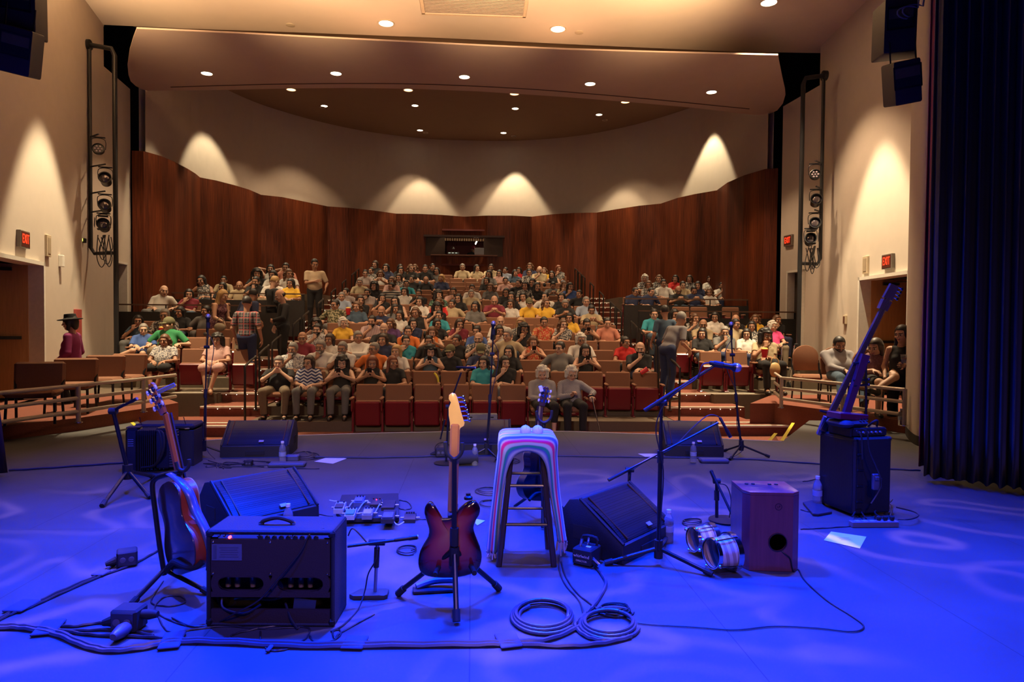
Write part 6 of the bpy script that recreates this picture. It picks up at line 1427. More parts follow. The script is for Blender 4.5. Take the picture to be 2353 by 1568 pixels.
# acoustic guitar at left with strap, on its tube stand
B_, H_ = D(446, 1312, 3.60), D(352, 880, 3.80); ax = (H_ - B_).normalized(); back = (-FW * .74 - RT * .67); back = (back - ax * back.dot(ax)).normalized(); xx = ax.cross(-back) * -1; xx = (-back).cross(ax)
Ma = Matrix(((xx.x, -back.x, ax.x, B_.x), (xx.y, -back.y, ax.y, B_.y), (xx.z, -back.z, ax.z, B_.z), (0, 0, 0, 1))); xx_ok = xx
ga = acoustic(Ma, 'acoustic guitar with red neck and pearl tuners leaning on the left stand')
st_ = MB(); sp_ = spline([(.02, -.035, .53), (.075, -.03, .49), (.155, -.02, .40), (.165, -.01, .30), (.205, .0, .18), (.20, .01, .07), (.12, .02, -.02)], 5)
st_.grid([[(p.x, p.y - .012, p.z) for p in sp_], [(p.x + .006, p.y + .012, p.z + .003) for p in sp_], [(p.x, p.y + .038, p.z) for p in sp_]]); o = st_.build('guitar_strap', mat('strap_blue_leather', (.10, .11, .16), .3, coat=.3), ga, smooth=60); md = o.modifiers.new('thickness', 'SOLIDIFY'); md.thickness = .004
q = D(364, 900, 3.72); o = MB().box((0, 0, 0), (.10, .012, .022), bev=.003).build('capo', mat('capo_silver', (.6, .62, .7), .25, .8), loc=D(382, 893, 3.70), rot=(0, -.45, .05)); o.name = 'clip_tuner'; tag(o, 'slim silver clip-on tuner on the acoustic guitar headstock', 'tuner')
f1, f2, f3 = G(302, 1396), G(478, 1368), G(455, 1283); hub = D(378, 1322, 3.72)
t = thing('guitar_stand', (hub.x, hub.y, 0), 'tall bent-tube guitar stand holding the acoustic guitar at left', 'guitar stand')
tube_thing(t, 'pole', [hub] + spline(chain([(366, 1250), (357, 1180), (350, 1118), (358, 1101), (374, 1094), (396, 1089), (416, 1088)], [3.72, 3.72, 3.72, 3.72, 3.71, 3.69, 3.66]), 4), .0135)
for f_ in (f1, f2, f3): tube_thing(t, 'leg', [hub + Vector((0, 0, .03)), f_ + Vector((0, 0, .018))], .0125); u = (f_ - hub).normalized(); tube_thing(t, 'rubber_foot', [f_ + Vector((0, 0, .018)) - u * .04, f_ + Vector((0, 0, .014))], .018, rubber)
tube_thing(t, 'body_cradle', spline(chain([(384, 1310), (400, 1292), (428, 1303), (452, 1302), (466, 1290)], [3.7, 3.6, 3.52, 3.5, 3.5]), 4), .017, rubber)
tube_thing(t, 'neck_yoke', spline(chain([(404, 1062), (410, 1078), (424, 1082), (434, 1070), (434, 1056)], 3.66), 4), .010, rubber)
# stool, blanket, maracas
sc_ = CF(.095, 4.21); t = thing('bar_stool', (sc_.x, sc_.y, 0), 'dark wooden bar stool draped with a striped blanket', 'stool', None, -.05)
MB().lathe([(.001, .735), (.165, .735), (.172, .75), (.165, .772), (.001, .775)], 28).build('seat', darkwood, t)
ft = [(-.165, -.16), (.165, -.16), (-.15, .165), (.15, .165)]; tp = [(-.085, -.09), (.085, -.09), (-.085, .09), (.085, .09)]
for (a, b) in zip(ft, tp): MB().tube([(a[0], a[1], 0), ((a[0] + b[0]) / 2, (a[1] + b[1]) / 2, .37), (b[0], b[1], .74)], [.019, .018, .015], 10).build('leg', darkwood, t)
def at_z(i, z): f = z / .74; return Vector((ft[i][0] + (tp[i][0] - ft[i][0]) * f, ft[i][1] + (tp[i][1] - ft[i][1]) * f, z))
for (i, j, z) in ((0, 1, .245), (2, 3, .27), (0, 2, .21), (1, 3, .21), (0, 1, .475), (2, 3, .50), (0, 2, .44), (1, 3, .44)): MB().tube([at_z(i, z), at_z(j, z)], .010, 8).build('rung', darkwood, t)
def serape():
    m = bpy.data.materials.new('serape_stripes'); m.use_nodes = True; nt = m.node_tree; N = nt.nodes; L = nt.links; b = N['Principled BSDF']; b.inputs['Roughness'].default_value = .9; b.inputs['Sheen Weight'].default_value = .4
    uv = N.new('ShaderNodeUVMap'); sp = N.new('ShaderNodeSeparateXYZ'); L.new(uv.outputs[0], sp.inputs[0]); cr = N.new('ShaderNodeValToRGB'); L.new(sp.outputs[0], cr.inputs[0]); cr.color_ramp.interpolation = 'LINEAR'
    W, Bl, Te, Pk, Gr = (.50, .52, .58, 1), (.06, .12, .42, 1), (.01, .30, .22, 1), (.75, .01, .20, 1), (.25, .25, .3, 1)
    st = [(0, Gr), (.07, W), (.13, Bl), (.16, Te), (.20, Te), (.23, W), (.28, W), (.31, Pk), (.36, Pk), (.39, W), (.42, Bl), (.46, Bl), (.48, W), (.52, W), (.54, Te), (.57, Te), (.60, W), (.63, Pk), (.66, W), (.72, Bl), (.78, W), (.84, Te), (.90, Pk), (.95, W), (1, Bl)]
    e = cr.color_ramp.elements; e[0].position = 0; e[0].color = st[0][1]; e[1].position = 1; e[1].color = st[-1][1]
    for p_, c_ in st[1:-1]: q = e.new(p_); q.color = c_
    no = N.new('ShaderNodeTexNoise'); no.inputs['Scale'].default_value = 180; bpn = N.new('ShaderNodeBump'); bpn.inputs['Strength'].default_value = .4; L.new(no.outputs[0], bpn.inputs['Height']); L.new(bpn.outputs[0], b.inputs['Normal'])
    L.new(cr.outputs[0], b.inputs['Base Color']); return m
inn = spline([(-.168, 0, .05), (-.158, 0, .25), (-.142, 0, .42), (-.118, 0, .57), (-.082, 0, .655), (-.03, 0, .69), (.03, 0, .69), (.082, 0, .66), (.118, 0, .58), (.140, 0, .42), (.172, 0, .25), (.192, 0, .12)], 5)
outp = spline([(-.232, 0, .05), (-.215, 0, .25), (-.194, 0, .46), (-.176, 0, .66), (-.166, 0, .775), (-.06, 0, .792), (.06, 0, .792), (.172, 0, .775), (.180, 0, .66), (.198, 0, .46), (.224, 0, .25), (.242, 0, .12)], 5)
rows = []; us = []; K_ = len(inn)
for j in range(19):
    f = j / 18; r = []
    for i, (a, b) in enumerate(zip(inn, outp)):
        hang = 1 - min(1, max(0, (b.z - .05) / .7)); wob = math.sin(j * 1.3 + (2 if i > K_ / 2 else 0)) * .012 * hang
        if f < .5: g_ = f / .5; p = a + (b - a) * g_; y = -.178 + .115 * min(1, hang * 2.2) - .020 * math.sin(PI * g_) + wob; r.append((p.x, y, p.z + (.004 * math.sin(j * 2) * hang)))
        else: g_ = (f - .5) / .5; y = -.178 + .115 * min(1, hang * 2.2) + g_ * (.34 - .22 * hang) + wob; r.append((b.x + wob, y, b.z - .01 * g_ * (1 - hang)))
    rows.append(r); us.append(f)
mb = MB().grid(rows); o = mb.build('striped_blanket', serape(), smooth=70); uvl = o.data.uv_layers.new(name='UVMap')
for l in o.data.loops: uvl.data[l.index].uv = (us[l.vertex_index // K_], (l.vertex_index % K_) / K_)
o.location = (sc_.x, sc_.y, 0); o.rotation_euler = (0, 0, -.05); md = o.modifiers.new('thickness', 'SOLIDIFY'); md.thickness = .008; tag(o, 'striped woven blanket in white, teal, pink and blue draped over the stool', 'blanket')
fm = MB(); random.seed(4)
for i in list(range(0, 18)):
    for e_ in (0, -1):
        p = Vector(rows[i][e_]); q = p + Vector((random.uniform(-.012, .012), random.uniform(-.01, .01), -random.uniform(.015, .035) if e_ == 0 else -random.uniform(.04, .09))); q.z = max(q.z, .012); fm.tube([p, (p + q) / 2, q], .004, 5)
fr_ = fm.build('fringe', [mat('fringe_wool', (.4, .35, .42), .9)], o)
fr_['kind'] = 'stuff'
mar = mat('maraca_hide', (.72, .70, .66), .6, 0, .2, 30, bump=.5)
for k, (x, y) in enumerate(((1207.5, 990), (1235.5, 990))):
    p = D(x, y, 4.14); t = thing('maraca', p, '%s pale round maraca lying on the draped stool' % ('left' if k == 0 else 'right'), 'maraca')
    MB().ball((0, 0, 0), (.034, .036, .033), 18).build('rattle_head', mar, t); MB().tube([(0, .03, 0), (.01 * (1 - 2 * k), .15, -.012)], .009, 8).build('handle', mat('maraca_handle', (.5, .45, .4), .6), t); MB().tube([(0, -.035, .004), (.002, -.03, .026), (0, 0, .035)], .002, 5).build('seam_lace', txtm, t)
# guitar behind the stool on a small stand
B2, H2 = D(1228, 1150, 5.0), D(1252, 893, 5.12); ax = (H2 - B2).normalized(); back = (-FW * .80 + RT * .6); back = (back - ax * back.dot(ax)).normalized(); xx = (-back).cross(ax)
Mb = Matrix(((xx.x, -back.x, ax.x, B2.x), (xx.y, -back.y, ax.y, B2.y), (xx.z, -back.z, ax.z, B2.z), (0, 0, 0, 1))) @ Matrix.Scale(.80, 4)
acoustic(Mb, 'dark small guitar on a stand behind the stool, its headstock against the elderly women', True, 'classical_guitar')
o = MB().box((0, 0, 0), (.028, .02, .045), bev=.004).build('clip_tuner', mat('tuner_white', (.7, .72, .8), .3), loc=D(1243, 894, 5.05), rot=(0, -.3, 0)); tag(o, 'pale clip-on tuner on the dark small guitar headstock', 'tuner')
f1, f2, f3 = G(1183, 1168), G(1247, 1218), G(1292, 1172); hub = D(1247, 1118, 4.95)
t = thing('guitar_stand', (hub.x, hub.y, 0), 'black tripod stand under the dark small guitar behind the stool', 'guitar stand')
for f_ in (f1, f2, f3): tube_thing(t, 'leg', [hub, f_ + Vector((0, 0, .014))], .012)
tube_thing(t, 'pole', [hub, D(1250, 975, 5.02)], .012); tube_thing(t, 'neck_yoke', spline(chain([(1233, 945), (1236, 962), (1250, 972), (1265, 962), (1268, 944)], 5.0), 4), .010, rubber); tube_thing(t, 'body_cradle', spline(chain([(1216, 1150), (1232, 1135), (1262, 1135), (1276, 1150)], [4.9, 4.95, 4.95, 4.9]), 4), .012, rubber)
# ---- microphones and stands
micg = mat('mic_mesh', (.45, .45, .48), .4, .7)
def mic(tip, tail, lab, kind='ball', s=1.0):
    tip, tail = Vector(tip), Vector(tail); t = thing('microphone', tail, lab, 'microphone', 'microphones'); M = align((0, 0, 0), tip - tail); L_ = (tip - tail).length
    if kind == 'ball':
        MB().lathe([(.010, 0), (.013, .01), (.0165, L_ - .045), (.022, L_ - .03)], 14, M).build('handle', blackm, t); MB().ball((0, 0, L_ - .010), (.0265 * s, .0265 * s, .029 * s), 16, M=M).build('mesh_head', micg, t)
        MB().lathe([(.0225, L_ - .034), (.027, L_ - .026), (.027, L_ - .016)], 14, M).build('collar', blackm, t)
    else: MB().lathe([(.008, 0), (.011, .005), (.011, L_ * .6), (.0135, L_ * .66), (.0135, L_)], 14, M).build('body', blackm, t); MB().lathe([(.0125, 0), (.0125, .012)], 12, M @ T(0, 0, L_ - .006)).build('grille_cap', micg, t)
    return t
def tripod(t, c, R_, a0, z_hub=.13, r=.011, feet=None):
    for i in range(3):
        f_ = feet[i] if feet else Vector((c.x + R_ * math.cos(a0 + i * 2.0944), c.y + R_ * math.sin(a0 + i * 2.0944), 0)); f_ = Vector((f_.x, f_.y, .013)); h_ = Vector((c.x, c.y, z_hub))
        tube_thing(t, 'leg', [h_, f_], r); u = (f_ - h_).normalized(); tube_thing(t, 'rubber_foot', [f_ - u * .05, f_], r + .005, rubber)
    tube_thing(t, 'hub', [Vector((c.x, c.y, z_hub - .06)), Vector((c.x, c.y, z_hub + .05))], .026, rubber)
def vocal(gx, gy, tx, ty, a0, R_, side, lab, labm):
    c = G(gx, gy); d = (c - CAM).dot(FW); top = D(tx, ty, d); t = thing('microphone_stand', c, lab, 'microphone stand', 'microphone stands')
    tripod(t, c, R_, a0); jt = D(tx + (-3 if side > 0 else 3), ty + 70, d); tube_thing(t, 'lower_tube', [c + Vector((0, 0, .1)), c + (jt - c) * .55], .0115); tube_thing(t, 'upper_tube', [c + (jt - c) * .5, jt, top - Vector((0, 0, .10))], .0085)
    tube_thing(t, 'height_clutch', [c + (jt - c) * .54, c + (jt - c) * .62], .017, rubber); tube_thing(t, 'boom_joint', [jt - RT * .025, jt + RT * .025], .018, rubber)
    tube_thing(t, 'mic_clip', [top - Vector((0, 0, .12)), top - Vector((0, 0, .06))], .019, rubber)
    m = mic(top + Vector((0, 0, .012)), top + Vector((-.02 * side, .03, -.17)), labm)
    w_ = spline([top + Vector((-.02 * side, .03, -.17)), top + Vector((.05 * side, .02, -.30)), jt + Vector((.05 * side, .0, -.18)), c + (jt - c) * .6 + Vector((.015, 0, 0)), c + (jt - c) * .3 + Vector((.016 * side, 0, 0)), c + Vector((.03, 0, .10)), c + Vector((.16 * side, -.12, .008))], 6)
    tag(MB().tube(w_, .0042, 6).build('microphone_cable', cable), 'thin cable running down ' + lab.split(',')[0].replace('black ', 'the '), 'cable', 'microphone cables'); return t
vocal(468, 1052, 478, 728, .3, .26, 1, 'straight vocal stand at the stage lip, left one', 'round-headed vocal microphone at left, in front of the walking plaid shirt man')
vocal(1118, 1058, 1134, 744, 1.2, .24, 1, 'straight vocal stand at the stage lip, centre one', 'round-headed vocal microphone at the centre of the stage lip')
vocal(1703, 1050, 1680, 746, -.25, .30, -1, 'straight vocal stand at the stage lip, right one', 'round-headed vocal microphone at the right of the stage lip')
def boom(t, a, b, r=.0085): tube_thing(t, 'boom_arm', [a, b], r, blackm)
d = 4.10; c = G(1514, 1300); hub = D(1513, 1272, 4.12); t = thing('microphone_stand', (hub.x, hub.y, 0), 'tall boom stand in the right foreground beside the turned monitor', 'microphone stand', 'microphone stands')
tripod(t, Vector((hub.x, hub.y, 0)), .3, 0, .105, .013, [G(1390, 1300), G(1637, 1326), G(1536, 1236)])
tt = D(1520, 926, 4.12); tube_thing(t, 'lower_tube', [Vector((hub.x, hub.y, .06)), Vector((hub.x, hub.y, .06)) + (tt - hub) * .62], .0135); tube_thing(t, 'upper_tube', [hub + (tt - hub) * .55, tt], .009); tube_thing(t, 'height_clutch', [hub + (tt - hub) * .60, hub + (tt - hub) * .68], .019, rubber)
boom(t, D(1481, 944, 4.10), D(1646, 838, 4.02)); tube_thing(t, 'boom_joint', [tt - RT * .03, tt + RT * .03], .019, rubber); tube_thing(t, 'counterweight_grip', [D(1481, 944, 4.10), D(1560, 894, 4.07)], .0125, rubber); tube_thing(t, 'mic_clip', [D(1640, 836, 4.02), D(1662, 840, 4.0)], .019, rubber)
mic(D(1697, 846, 4.0), D(1630, 834, 4.03), 'large round-headed microphone on the tall boom stand, pointing right')
w_ = spline(chain([(1630, 834), (1615, 838), (1607, 858), (1598, 872), (1580, 884), (1560, 898), (1530, 925), (1512, 960), (1508, 1000), (1524, 1080), (1519, 1180), (1514, 1265)], [4.03] * 6 + [4.08] * 6), 5); tag(MB().tube(w_, .0042, 6).build('microphone_cable', cable), 'cable taped along the tall boom stand', 'cable', 'microphone cables')
hub = CF(.87, 5.02); t = thing('microphone_stand', hub, 'low boom stand behind the turned monitor, its arm crossing the tall stand', 'microphone stand', 'microphone stands')
tripod(t, hub, .28, .5); tt = D(1447, 1080, 5.0); tube_thing(t, 'lower_tube', [hub + Vector((0, 0, .1)), tt], .012); boom(t, D(1398, 1104, 4.9), D(1650, 972, 5.2)); tube_thing(t, 'boom_joint', [tt - RT * .03, tt + RT * .03], .019, rubber); tube_thing(t, 'counterweight_grip', [D(1398, 1104, 4.9), D(1446, 1079, 4.96)], .0125, rubber)
mic(D(1678, 1004, 5.2), D(1654, 960, 5.2), 'slim pencil microphone hanging from the low boom, over the right monitor', 'pencil')
w_ = spline(chain([(1654, 960), (1640, 954), (1622, 958), (1590, 985), (1545, 1030), (1500, 1052), (1450, 1085), (1442, 1130)], [5.2, 5.2, 5.2, 5.15, 5.1, 5.05, 5.0, 5.0]), 5); tag(MB().tube(w_, .004, 6).build('microphone_cable', cable), 'cable arching from the pencil microphone along the low boom', 'cable', 'microphone cables')
hub = G(292, 1118); t = thing('microphone_stand', hub, 'low tripod stand with bent arm at the far left, by the accordion', 'microphone stand', 'microphone stands')
hb = D(293, 1082, 5.75); 
for f_ in (G(234, 1168), G(345, 1148), G(352, 1100)): tube_thing(t, 'leg', [hb, f_ + Vector((0, 0, .016))], .015); u = (f_ - hb).normalized(); tube_thing(t, 'rubber_foot', [f_ - u * .06 + Vector((0, 0, .016)), f_ + Vector((0, 0, .016))], .020, rubber)
tj = D(260, 945, 5.7); tube_thing(t, 'hub', [hb - Vector((0, 0, .07)), hb + Vector((0, 0, .05))], .04, rubber); tube_thing(t, 'pole', [hb, tj], .017); tube_thing(t, 'boom_joint', [tj - RT * .03, tj + RT * .03], .028, rubber); boom(t, tj, D(285, 930, 5.65), .012)
mic(D(314, 917, 5.6), D(272, 938, 5.64), 'long slim microphone on the bent stand at the far left', 'pencil')
c = G(1668, 1198); t = thing('microphone_stand', c, 'small round-base stand between the drums and the wooden box drum', 'microphone stand', 'microphone stands')
MB().lathe([(.001, 0), (.125, 0), (.125, .012), (.02, .022), (.001, .024)], 28).build('round_base', blackm, t); tt = D(1647, 1106, 4.95); tube_thing(t, 'pole', [D(1647, 1190, 4.95), tt], .012); tube_thing(t, 'height_clutch', [D(1647, 1150, 4.95), D(1647, 1128, 4.95)], .018, rubber)
boom(t, D(1634, 1082, 4.95), D(1690, 1200, 4.7)); tube_thing(t, 'counterweight_grip', [D(1634, 1082, 4.95), D(1642, 1102, 4.95)], .013, rubber); tube_thing(t, 'boom_joint', [tt - RT * .025, tt + RT * .025], .019, rubber)
w_ = spline(chain([(1652, 1112), (1670, 1118), (1680, 1150), (1676, 1190)], [4.93] * 4), 5); tag(MB().tube(w_, .004, 6).build('microphone_cable', cable), 'cable looping off the small round-base stand', 'cable', 'microphone cables')
a, b = G(806, 1392), G(888, 1388); t = thing('microphone_stand', G(848, 1372), 'short stand with a flat square base between the amplifier and the electric guitar', 'microphone stand', 'microphone stands')
ol = [(-.075, -.045), (.085, -.045), (.10, -.03), (.10, .04), (.085, .055), (-.055, .055), (-.10, -.02)]; MB().prism(ol, 0, .024, bev=.004).build('flat_base', mat('cast_iron', (.05, .045, .03), .55), t)
pb = t.location + Vector((.03, .01, .02)); pt = D(867, 1247, (pb - CAM).dot(FW)); tube_thing(t, 'pole', [pb, pt], .0095, mat('scuffed_chrome', (.35, .35, .38), .3, .8)); tube_thing(t, 'height_clutch', [pb + (pt - pb) * .5, pb + (pt - pb) * .9], .015, rubber); tube_thing(t, 'boom_joint', [pt - RT * .045, pt + RT * .04], .017, rubber)
boom(t, D(798, 1256, 3.5), D(925, 1240, 3.62)); mic(D(958, 1235, 3.65), D(905, 1242, 3.6), 'slim microphone on the short square-base stand, pointing at the guitar body', 'pencil')
# ------------------------------------------------------------------ box drum, bongos, bass rig, accordion, pedals, bottles, papers, cables
# wooden box drum with sound hole facing the camera
a, b, c = G(1712, 1312), G(1838, 1316), G(1691, 1262)
cz = (a + b) / 2; yw = math.atan2(b.y - a.y, b.x - a.x); CW = .335; t = thing('cajon', (cz.x, cz.y, 0), 'reddish wooden box drum with a round sound hole, standing at right', 'drum', None, yw + .02)
cajm = mat('cajon_lacquer', (.17, .045, .05), .28, 0, .35, 5, stretch=(9, 9, .7), coat=.4)
pl = [(-.135, 0), (.115, 0), (.165, .05), (.165, .30), (-.165, .30), (-.165, .06)]; H_ = .47
mb = MB(); n_ = len(pl)
mb.prism(pl[1:] , .012, H_ - .02, mi=0); mb.v = []; mb.f = []; mb.m = []
hx_, hz_ = .028, .175; hr = .052; n = 32                     # front board with a real hole
for i in range(n_):
    p, q = pl[i], pl[(i + 1) % n_]
    if i == 0:
        cx = (p[0] + q[0]) / 2; w2 = (q[0] - p[0]) / 2; z0, z1 = .012, H_ - .02; ci = []; rc = []
        for k in range(n):
            an = 2 * PI * (k + .5) / n; ca, sa_ = math.cos(an), math.sin(an); ci.append((hx_ + hr * ca, hz_ + hr * sa_))
            tx = ((q[0] - hx_) if ca > 0 else (hx_ - p[0])) / max(abs(ca), 1e-6); tz = ((z1 - hz_) if sa_ > 0 else (hz_ - z0)) / max(abs(sa_), 1e-6); s_ = min(tx, tz); rc.append((hx_ + ca * s_, hz_ + sa_ * s_))
        # square corners of the board
        for (ux, uz) in ((q[0], z1), (p[0], z1), (p[0], z0), (q[0], z0)):
            k = min(range(n), key=lambda m: (rc[m][0] - ux) ** 2 + (rc[m][1] - uz) ** 2); rc[k] = (ux, uz)
        mb.grid([[(x, 0, z) for x, z in rc], [(x, 0, z) for x, z in ci], [(x, .014, z) for x, z in ci]], closed=True)
    else: mb.grid([[(p[0], p[1], .012), (q[0], q[1], .012)], [(p[0], p[1], H_ - .02), (q[0], q[1], H_ - .02)]])
mb.build('shell', cajm, t, smooth=20)
MB().prism(pl, H_ - .022, H_, bev=.006).build('seat_top', cajm, t); MB().prism(pl, .0, .014, bev=.004).build('bottom_panel', cajm, t)
MB().box((0, .294, H_ / 2), (.31, .006, H_ - .04)).build('playing_face', mat('cajon_inside', (.14, .08, .03), .6), t)
MB().lathe([(.055, 0), (.055, .004), (.050, .004), (.050, 0)], 28, T(hx_, -.002, hz_) @ RX(PI / 2), ring=True).build('hole_rim', mat('rim_dark', (.03, .015, .015), .4), t)
em = MB().lathe([(.021, 0), (.021, .0012), (.0165, .0012), (.0165, 0)], 24, T(.03, -.0005, .385) @ RX(PI / 2), ring=True).build('emblem_ring', mat('emblem_dark', (.05, .012, .03), .4), t)
text('LP', .020, T(.03, -.002, .385) @ RX(PI / 2), MC['emblem_dark'], t, 'emblem_letters')
for x in (-.10, -.06, .04, .08): MB().lathe([(.012, 0), (.011, .006), (.001, .007)], 12, T(x, .20, H_)).build('top_screw', rubber, t)
w_ = [(cz.x, cz.y)]; pts = spline([t.location + Vector(q) for q in ((hx_ + .02, -.004, hz_ - .05), (hx_ + .045, -.016, hz_ - .07), (.10, -.018, .08), (.118, -.02, .01))] + [G(1835, 1310, .006), G(1850, 1335, .006), G(1900, 1380, .006), G(1960, 1418, .006), G(1985, 1440, .006), G(1960, 1452, .006), G(1880, 1444, .006), G(1780, 1440, .006), G(1690, 1448, .006), G(1600, 1442, .006), G(1500, 1436, .006), G(1465, 1432, .006)], 6)
tag(MB().tube(pts, .0035, 6).build('cable', cable), 'thin cable from the wooden box drum curving over the bare floor', 'cable')
# bongos lying on their side
woodl = pattern('bongo_staves', 'vstripes', (.68, .60, .52), (.42, .32, .26), 150, .3)
t = thing('bongo_drums', G(1650, 1300), 'pair of pale wooden bongo drums with chrome hoops, lying on the floor', 'drums')
def bongo(c, ax_, R0_, R1_, L_):
    M = align(c - t.location, c - t.location + ax_); s = MB().lathe([(R0_ * .93, 0), (R0_, L_ * .25), (R0_ * 1.02, L_ * .55), (R1_, L_), (R1_ - .006, L_), (R0_ * .9, .02)], 32, M); s.f = s.f[:-2]; s.m = s.m[:-2]; sh = s.build('shell', woodl, t)
    MB().lathe([(R1_ + .006, L_ - .012), (R1_ + .014, L_ - .012), (R1_ + .014, L_ + .022), (R1_ + .004, L_ + .024), (R1_ + .001, L_ - .008)], 32, M, ring=True).build('top_hoop', chrome, t); MB().lathe([(.001, L_ + .010), (R1_ + .002, L_ + .010), (R1_ + .002, L_ + .013), (.001, L_ + .013)], 32, M).build('drum_head', mat('drum_skin', (.55, .48, .42), .6), t)
    MB().lathe([(R0_ * .96, -.004), (R0_ * 1.03, -.004), (R0_ * 1.05, .018), (R0_ * .99, .02)], 32, M, ring=True).build('bottom_hoop', chrome, t)
    for k in range(4):
        q = k * PI / 2 + .5; cs, sn = math.cos(q), math.sin(q); MB().tube([M @ Vector(((R0_ + .012) * cs, (R0_ + .012) * sn, -.012)), M @ Vector(((R1_ + .014) * cs, (R1_ + .014) * sn, L_ + .012))], .0045, 6).build('tension_rod', chrome, t)
        MB().ball((0, 0, 0), (.012, .012, .010), 8, M=M @ T((R0_ + .014) * cs, (R0_ + .014) * sn, .0)).build('lug', chrome, t)
axb = (RT * .93 + FWv * .35).normalized() if False else (Vector((RT.x, RT.y, 0)) * .95 + Vector((FW.x, FW.y, 0)) * .30).normalized()
g0 = G(1634, 1316); bongo(Vector((g0.x, g0.y, .112)), axb, .088, .100, .125); g1 = G(1600, 1285); bongo(Vector((g1.x + .0, g1.y + .07, .098)), axb, .075, .084, .125)
MB().box((.03, .06, .11), (.06, .10, .05), bev=.01).build('center_block', darkwood, t)
# bass rig
m0 = G(1961, 1190); yw = .17; bx = thing('bass_cabinet', (m0.x, m0.y, 0), 'tall black bass speaker cabinet at the right of the stage', 'loudspeaker cabinet', None, yw)
BW, BD, BH = .335, .40, .605
MB().box((BW / 2, BD / 2, BH / 2 + .01), (BW, BD, BH - .02), bev=.014).build('cabinet', black, bx)
MB().box((-.002, BD / 2, BH / 2), (.010, BD - .03, BH - .05), bev=.002).build('front_grille', grillem, bx)
MB().box((BW * .2, -.003, BH * .40), (.006, .004, BH * .6)).build('rear_seam', rubber, bx); MB().box((.045, -.002, BH * .42), (.05, .012, BH * .62)).build('side_slot', rubber, bx)
for i in range(4): MB().box((.045, -.010, .12 + i * .12), (.056, .012, .016), bev=.003).build('slot_bar', blackm, bx)
MB().box((BW * .62, -.004, .25), (.075, .012, .085), bev=.004).build('jack_plate', mat('jack_plate', (.08, .08, .09), .3, .5), bx)
for (x, y) in ((.02, .02), (BW - .02, .02), (.02, BD - .02), (BW - .02, BD - .02)): MB().box((x, y, BH - .015), (.045, .045, .035), bev=.012).build('corner_cap', rubber, bx); MB().lathe([(.022, 0), (.018, .012)], 12, T(x, y, 0)).build('rubber_foot', rubber, bx)
MB().tube([(BW, .30, BH * .96), (BW + .06, .31, BH * .99)], .014, 8).build('grip_bar', blackm, bx)
hd = thing('bass_amplifier_head', (m0.x, m0.y, BH), 'black amplifier head with knobs on top of the tall bass cabinet', 'amplifier', None, yw)
MB().box((.155, .17, .035), (.32, .26, .07), bev=.008).build('chassis', blackm, hd); MB().box((.16, .038, .036), (.30, .008, .05)).build('rear_panel', mat('amp_panel', (.05, .05, .06), .3, .5), hd)
for i in range(6): MB().lathe([(.009, 0), (.008, .014)], 10, T(.06 + i * .038, .034, .036) @ RX(PI / 2)).build('knob', mat('knob_grey', (.2, .2, .22), .3), hd)
MB().tube(spline([(.20, .10, .07), (.21, .06, .11), (.25, .06, .12), (.28, .10, .07)], 4), .008, 6).build('handle', rubber, hd)
bg = MB().box((.05, .15, .028), (.26, .20, .05), bev=.022).ball((-.03, .06, .03), (.06, .05, .03), 12).ball((.12, .26, .05), (.05, .05, .05), 12).build('cable_bag', mat('nylon_bag', (.03, .03, .045), .7, bump=.6, scale=40), loc=(m0.x, m0.y, BH + .07), rot=(0, 0, yw)); tag(bg, 'soft black bag lying on the amplifier head', 'bag')
rb = thing('preamp_box', (m0.x + .02, m0.y + .15, BH + .12), 'flat dark red box with small knobs lying on top of the bass rig', 'effects box', None, yw + .05)
MB().box((0, 0, .03), (.27, .15, .05), RY(.09), bev=.006).build('case', mat('preamp_red', (.13, .01, .04), .4), rb)
for i in range(3): MB().ball((.05 + i * .03, -.085, .01), (.011, .008, .011), 8).build('knob', chrome, rb)
# electric upright bass
dB_ = 5.45; p0, p1, p2 = D(1893, 1098, 5.62), D(1905, 960, 5.5), D(2040, 685, 5.35); nd = (p2 - p1).normalized()
t = thing('electric_upright_bass', p0, 'slim electric upright bass leaning behind the bass cabinet, scroll at top', 'double bass'); L0 = t.location
fb = mat('bass_neck_dark', (.10, .06, .05), .25, coat=.3); lv = lambda v: v - L0
def slab(a, b, w0, w1, th, name, m, par=t):
    a, b = lv(a), lv(b); u = (b - a).normalized(); side = u.cross(-FW).normalized(); n_ = side.cross(u)
    vs = []
    for p, w_ in ((a, w0), (b, w1)):
        for (s_, q) in ((-1, -1), (1, -1), (1, 1), (-1, 1)): vs.append(p + side * s_ * w_ / 2 + n_ * q * th / 2)
    return MB().add(vs, [(0, 1, 2, 3), (7, 6, 5, 4), (0, 4, 5, 1), (1, 5, 6, 2), (2, 6, 7, 3), (3, 7, 4, 0)]).build(name, m, par)
slab(p1 - nd * .12, p2, .046, .032, .030, 'fingerboard', fb); slab(D(1885, 1000, 5.56), p1, .06, .085, .03, 'tailpiece', mat('tail_blue', (.2, .2, .28), .2, .4))
slab(D(1944, 950, 5.42), D(1988, 815, 5.38), .045, .060, .05, 'body', mat('bass_body_purple', (.10, .03, .07), .25, coat=.5)); slab(p2 - nd * .10, p2 - nd * .02, .065, .07, .05, 'neck_heel', fb); slab(p2 - nd * .01, p2 + nd * .11, .075, .065, .03, 'headstock', fb)
for i in range(4):
    s_ = 1 if i % 2 else -1; q = lv(p2 + nd * (.02 + .028 * i)); sd = nd.cross(-FW).normalized(); MB().tube([q, q + sd * .06 * 1], .006, 6).ball(q + sd * .07, (.014, .008, .014), 8).build('tuning_key', chrome, t)
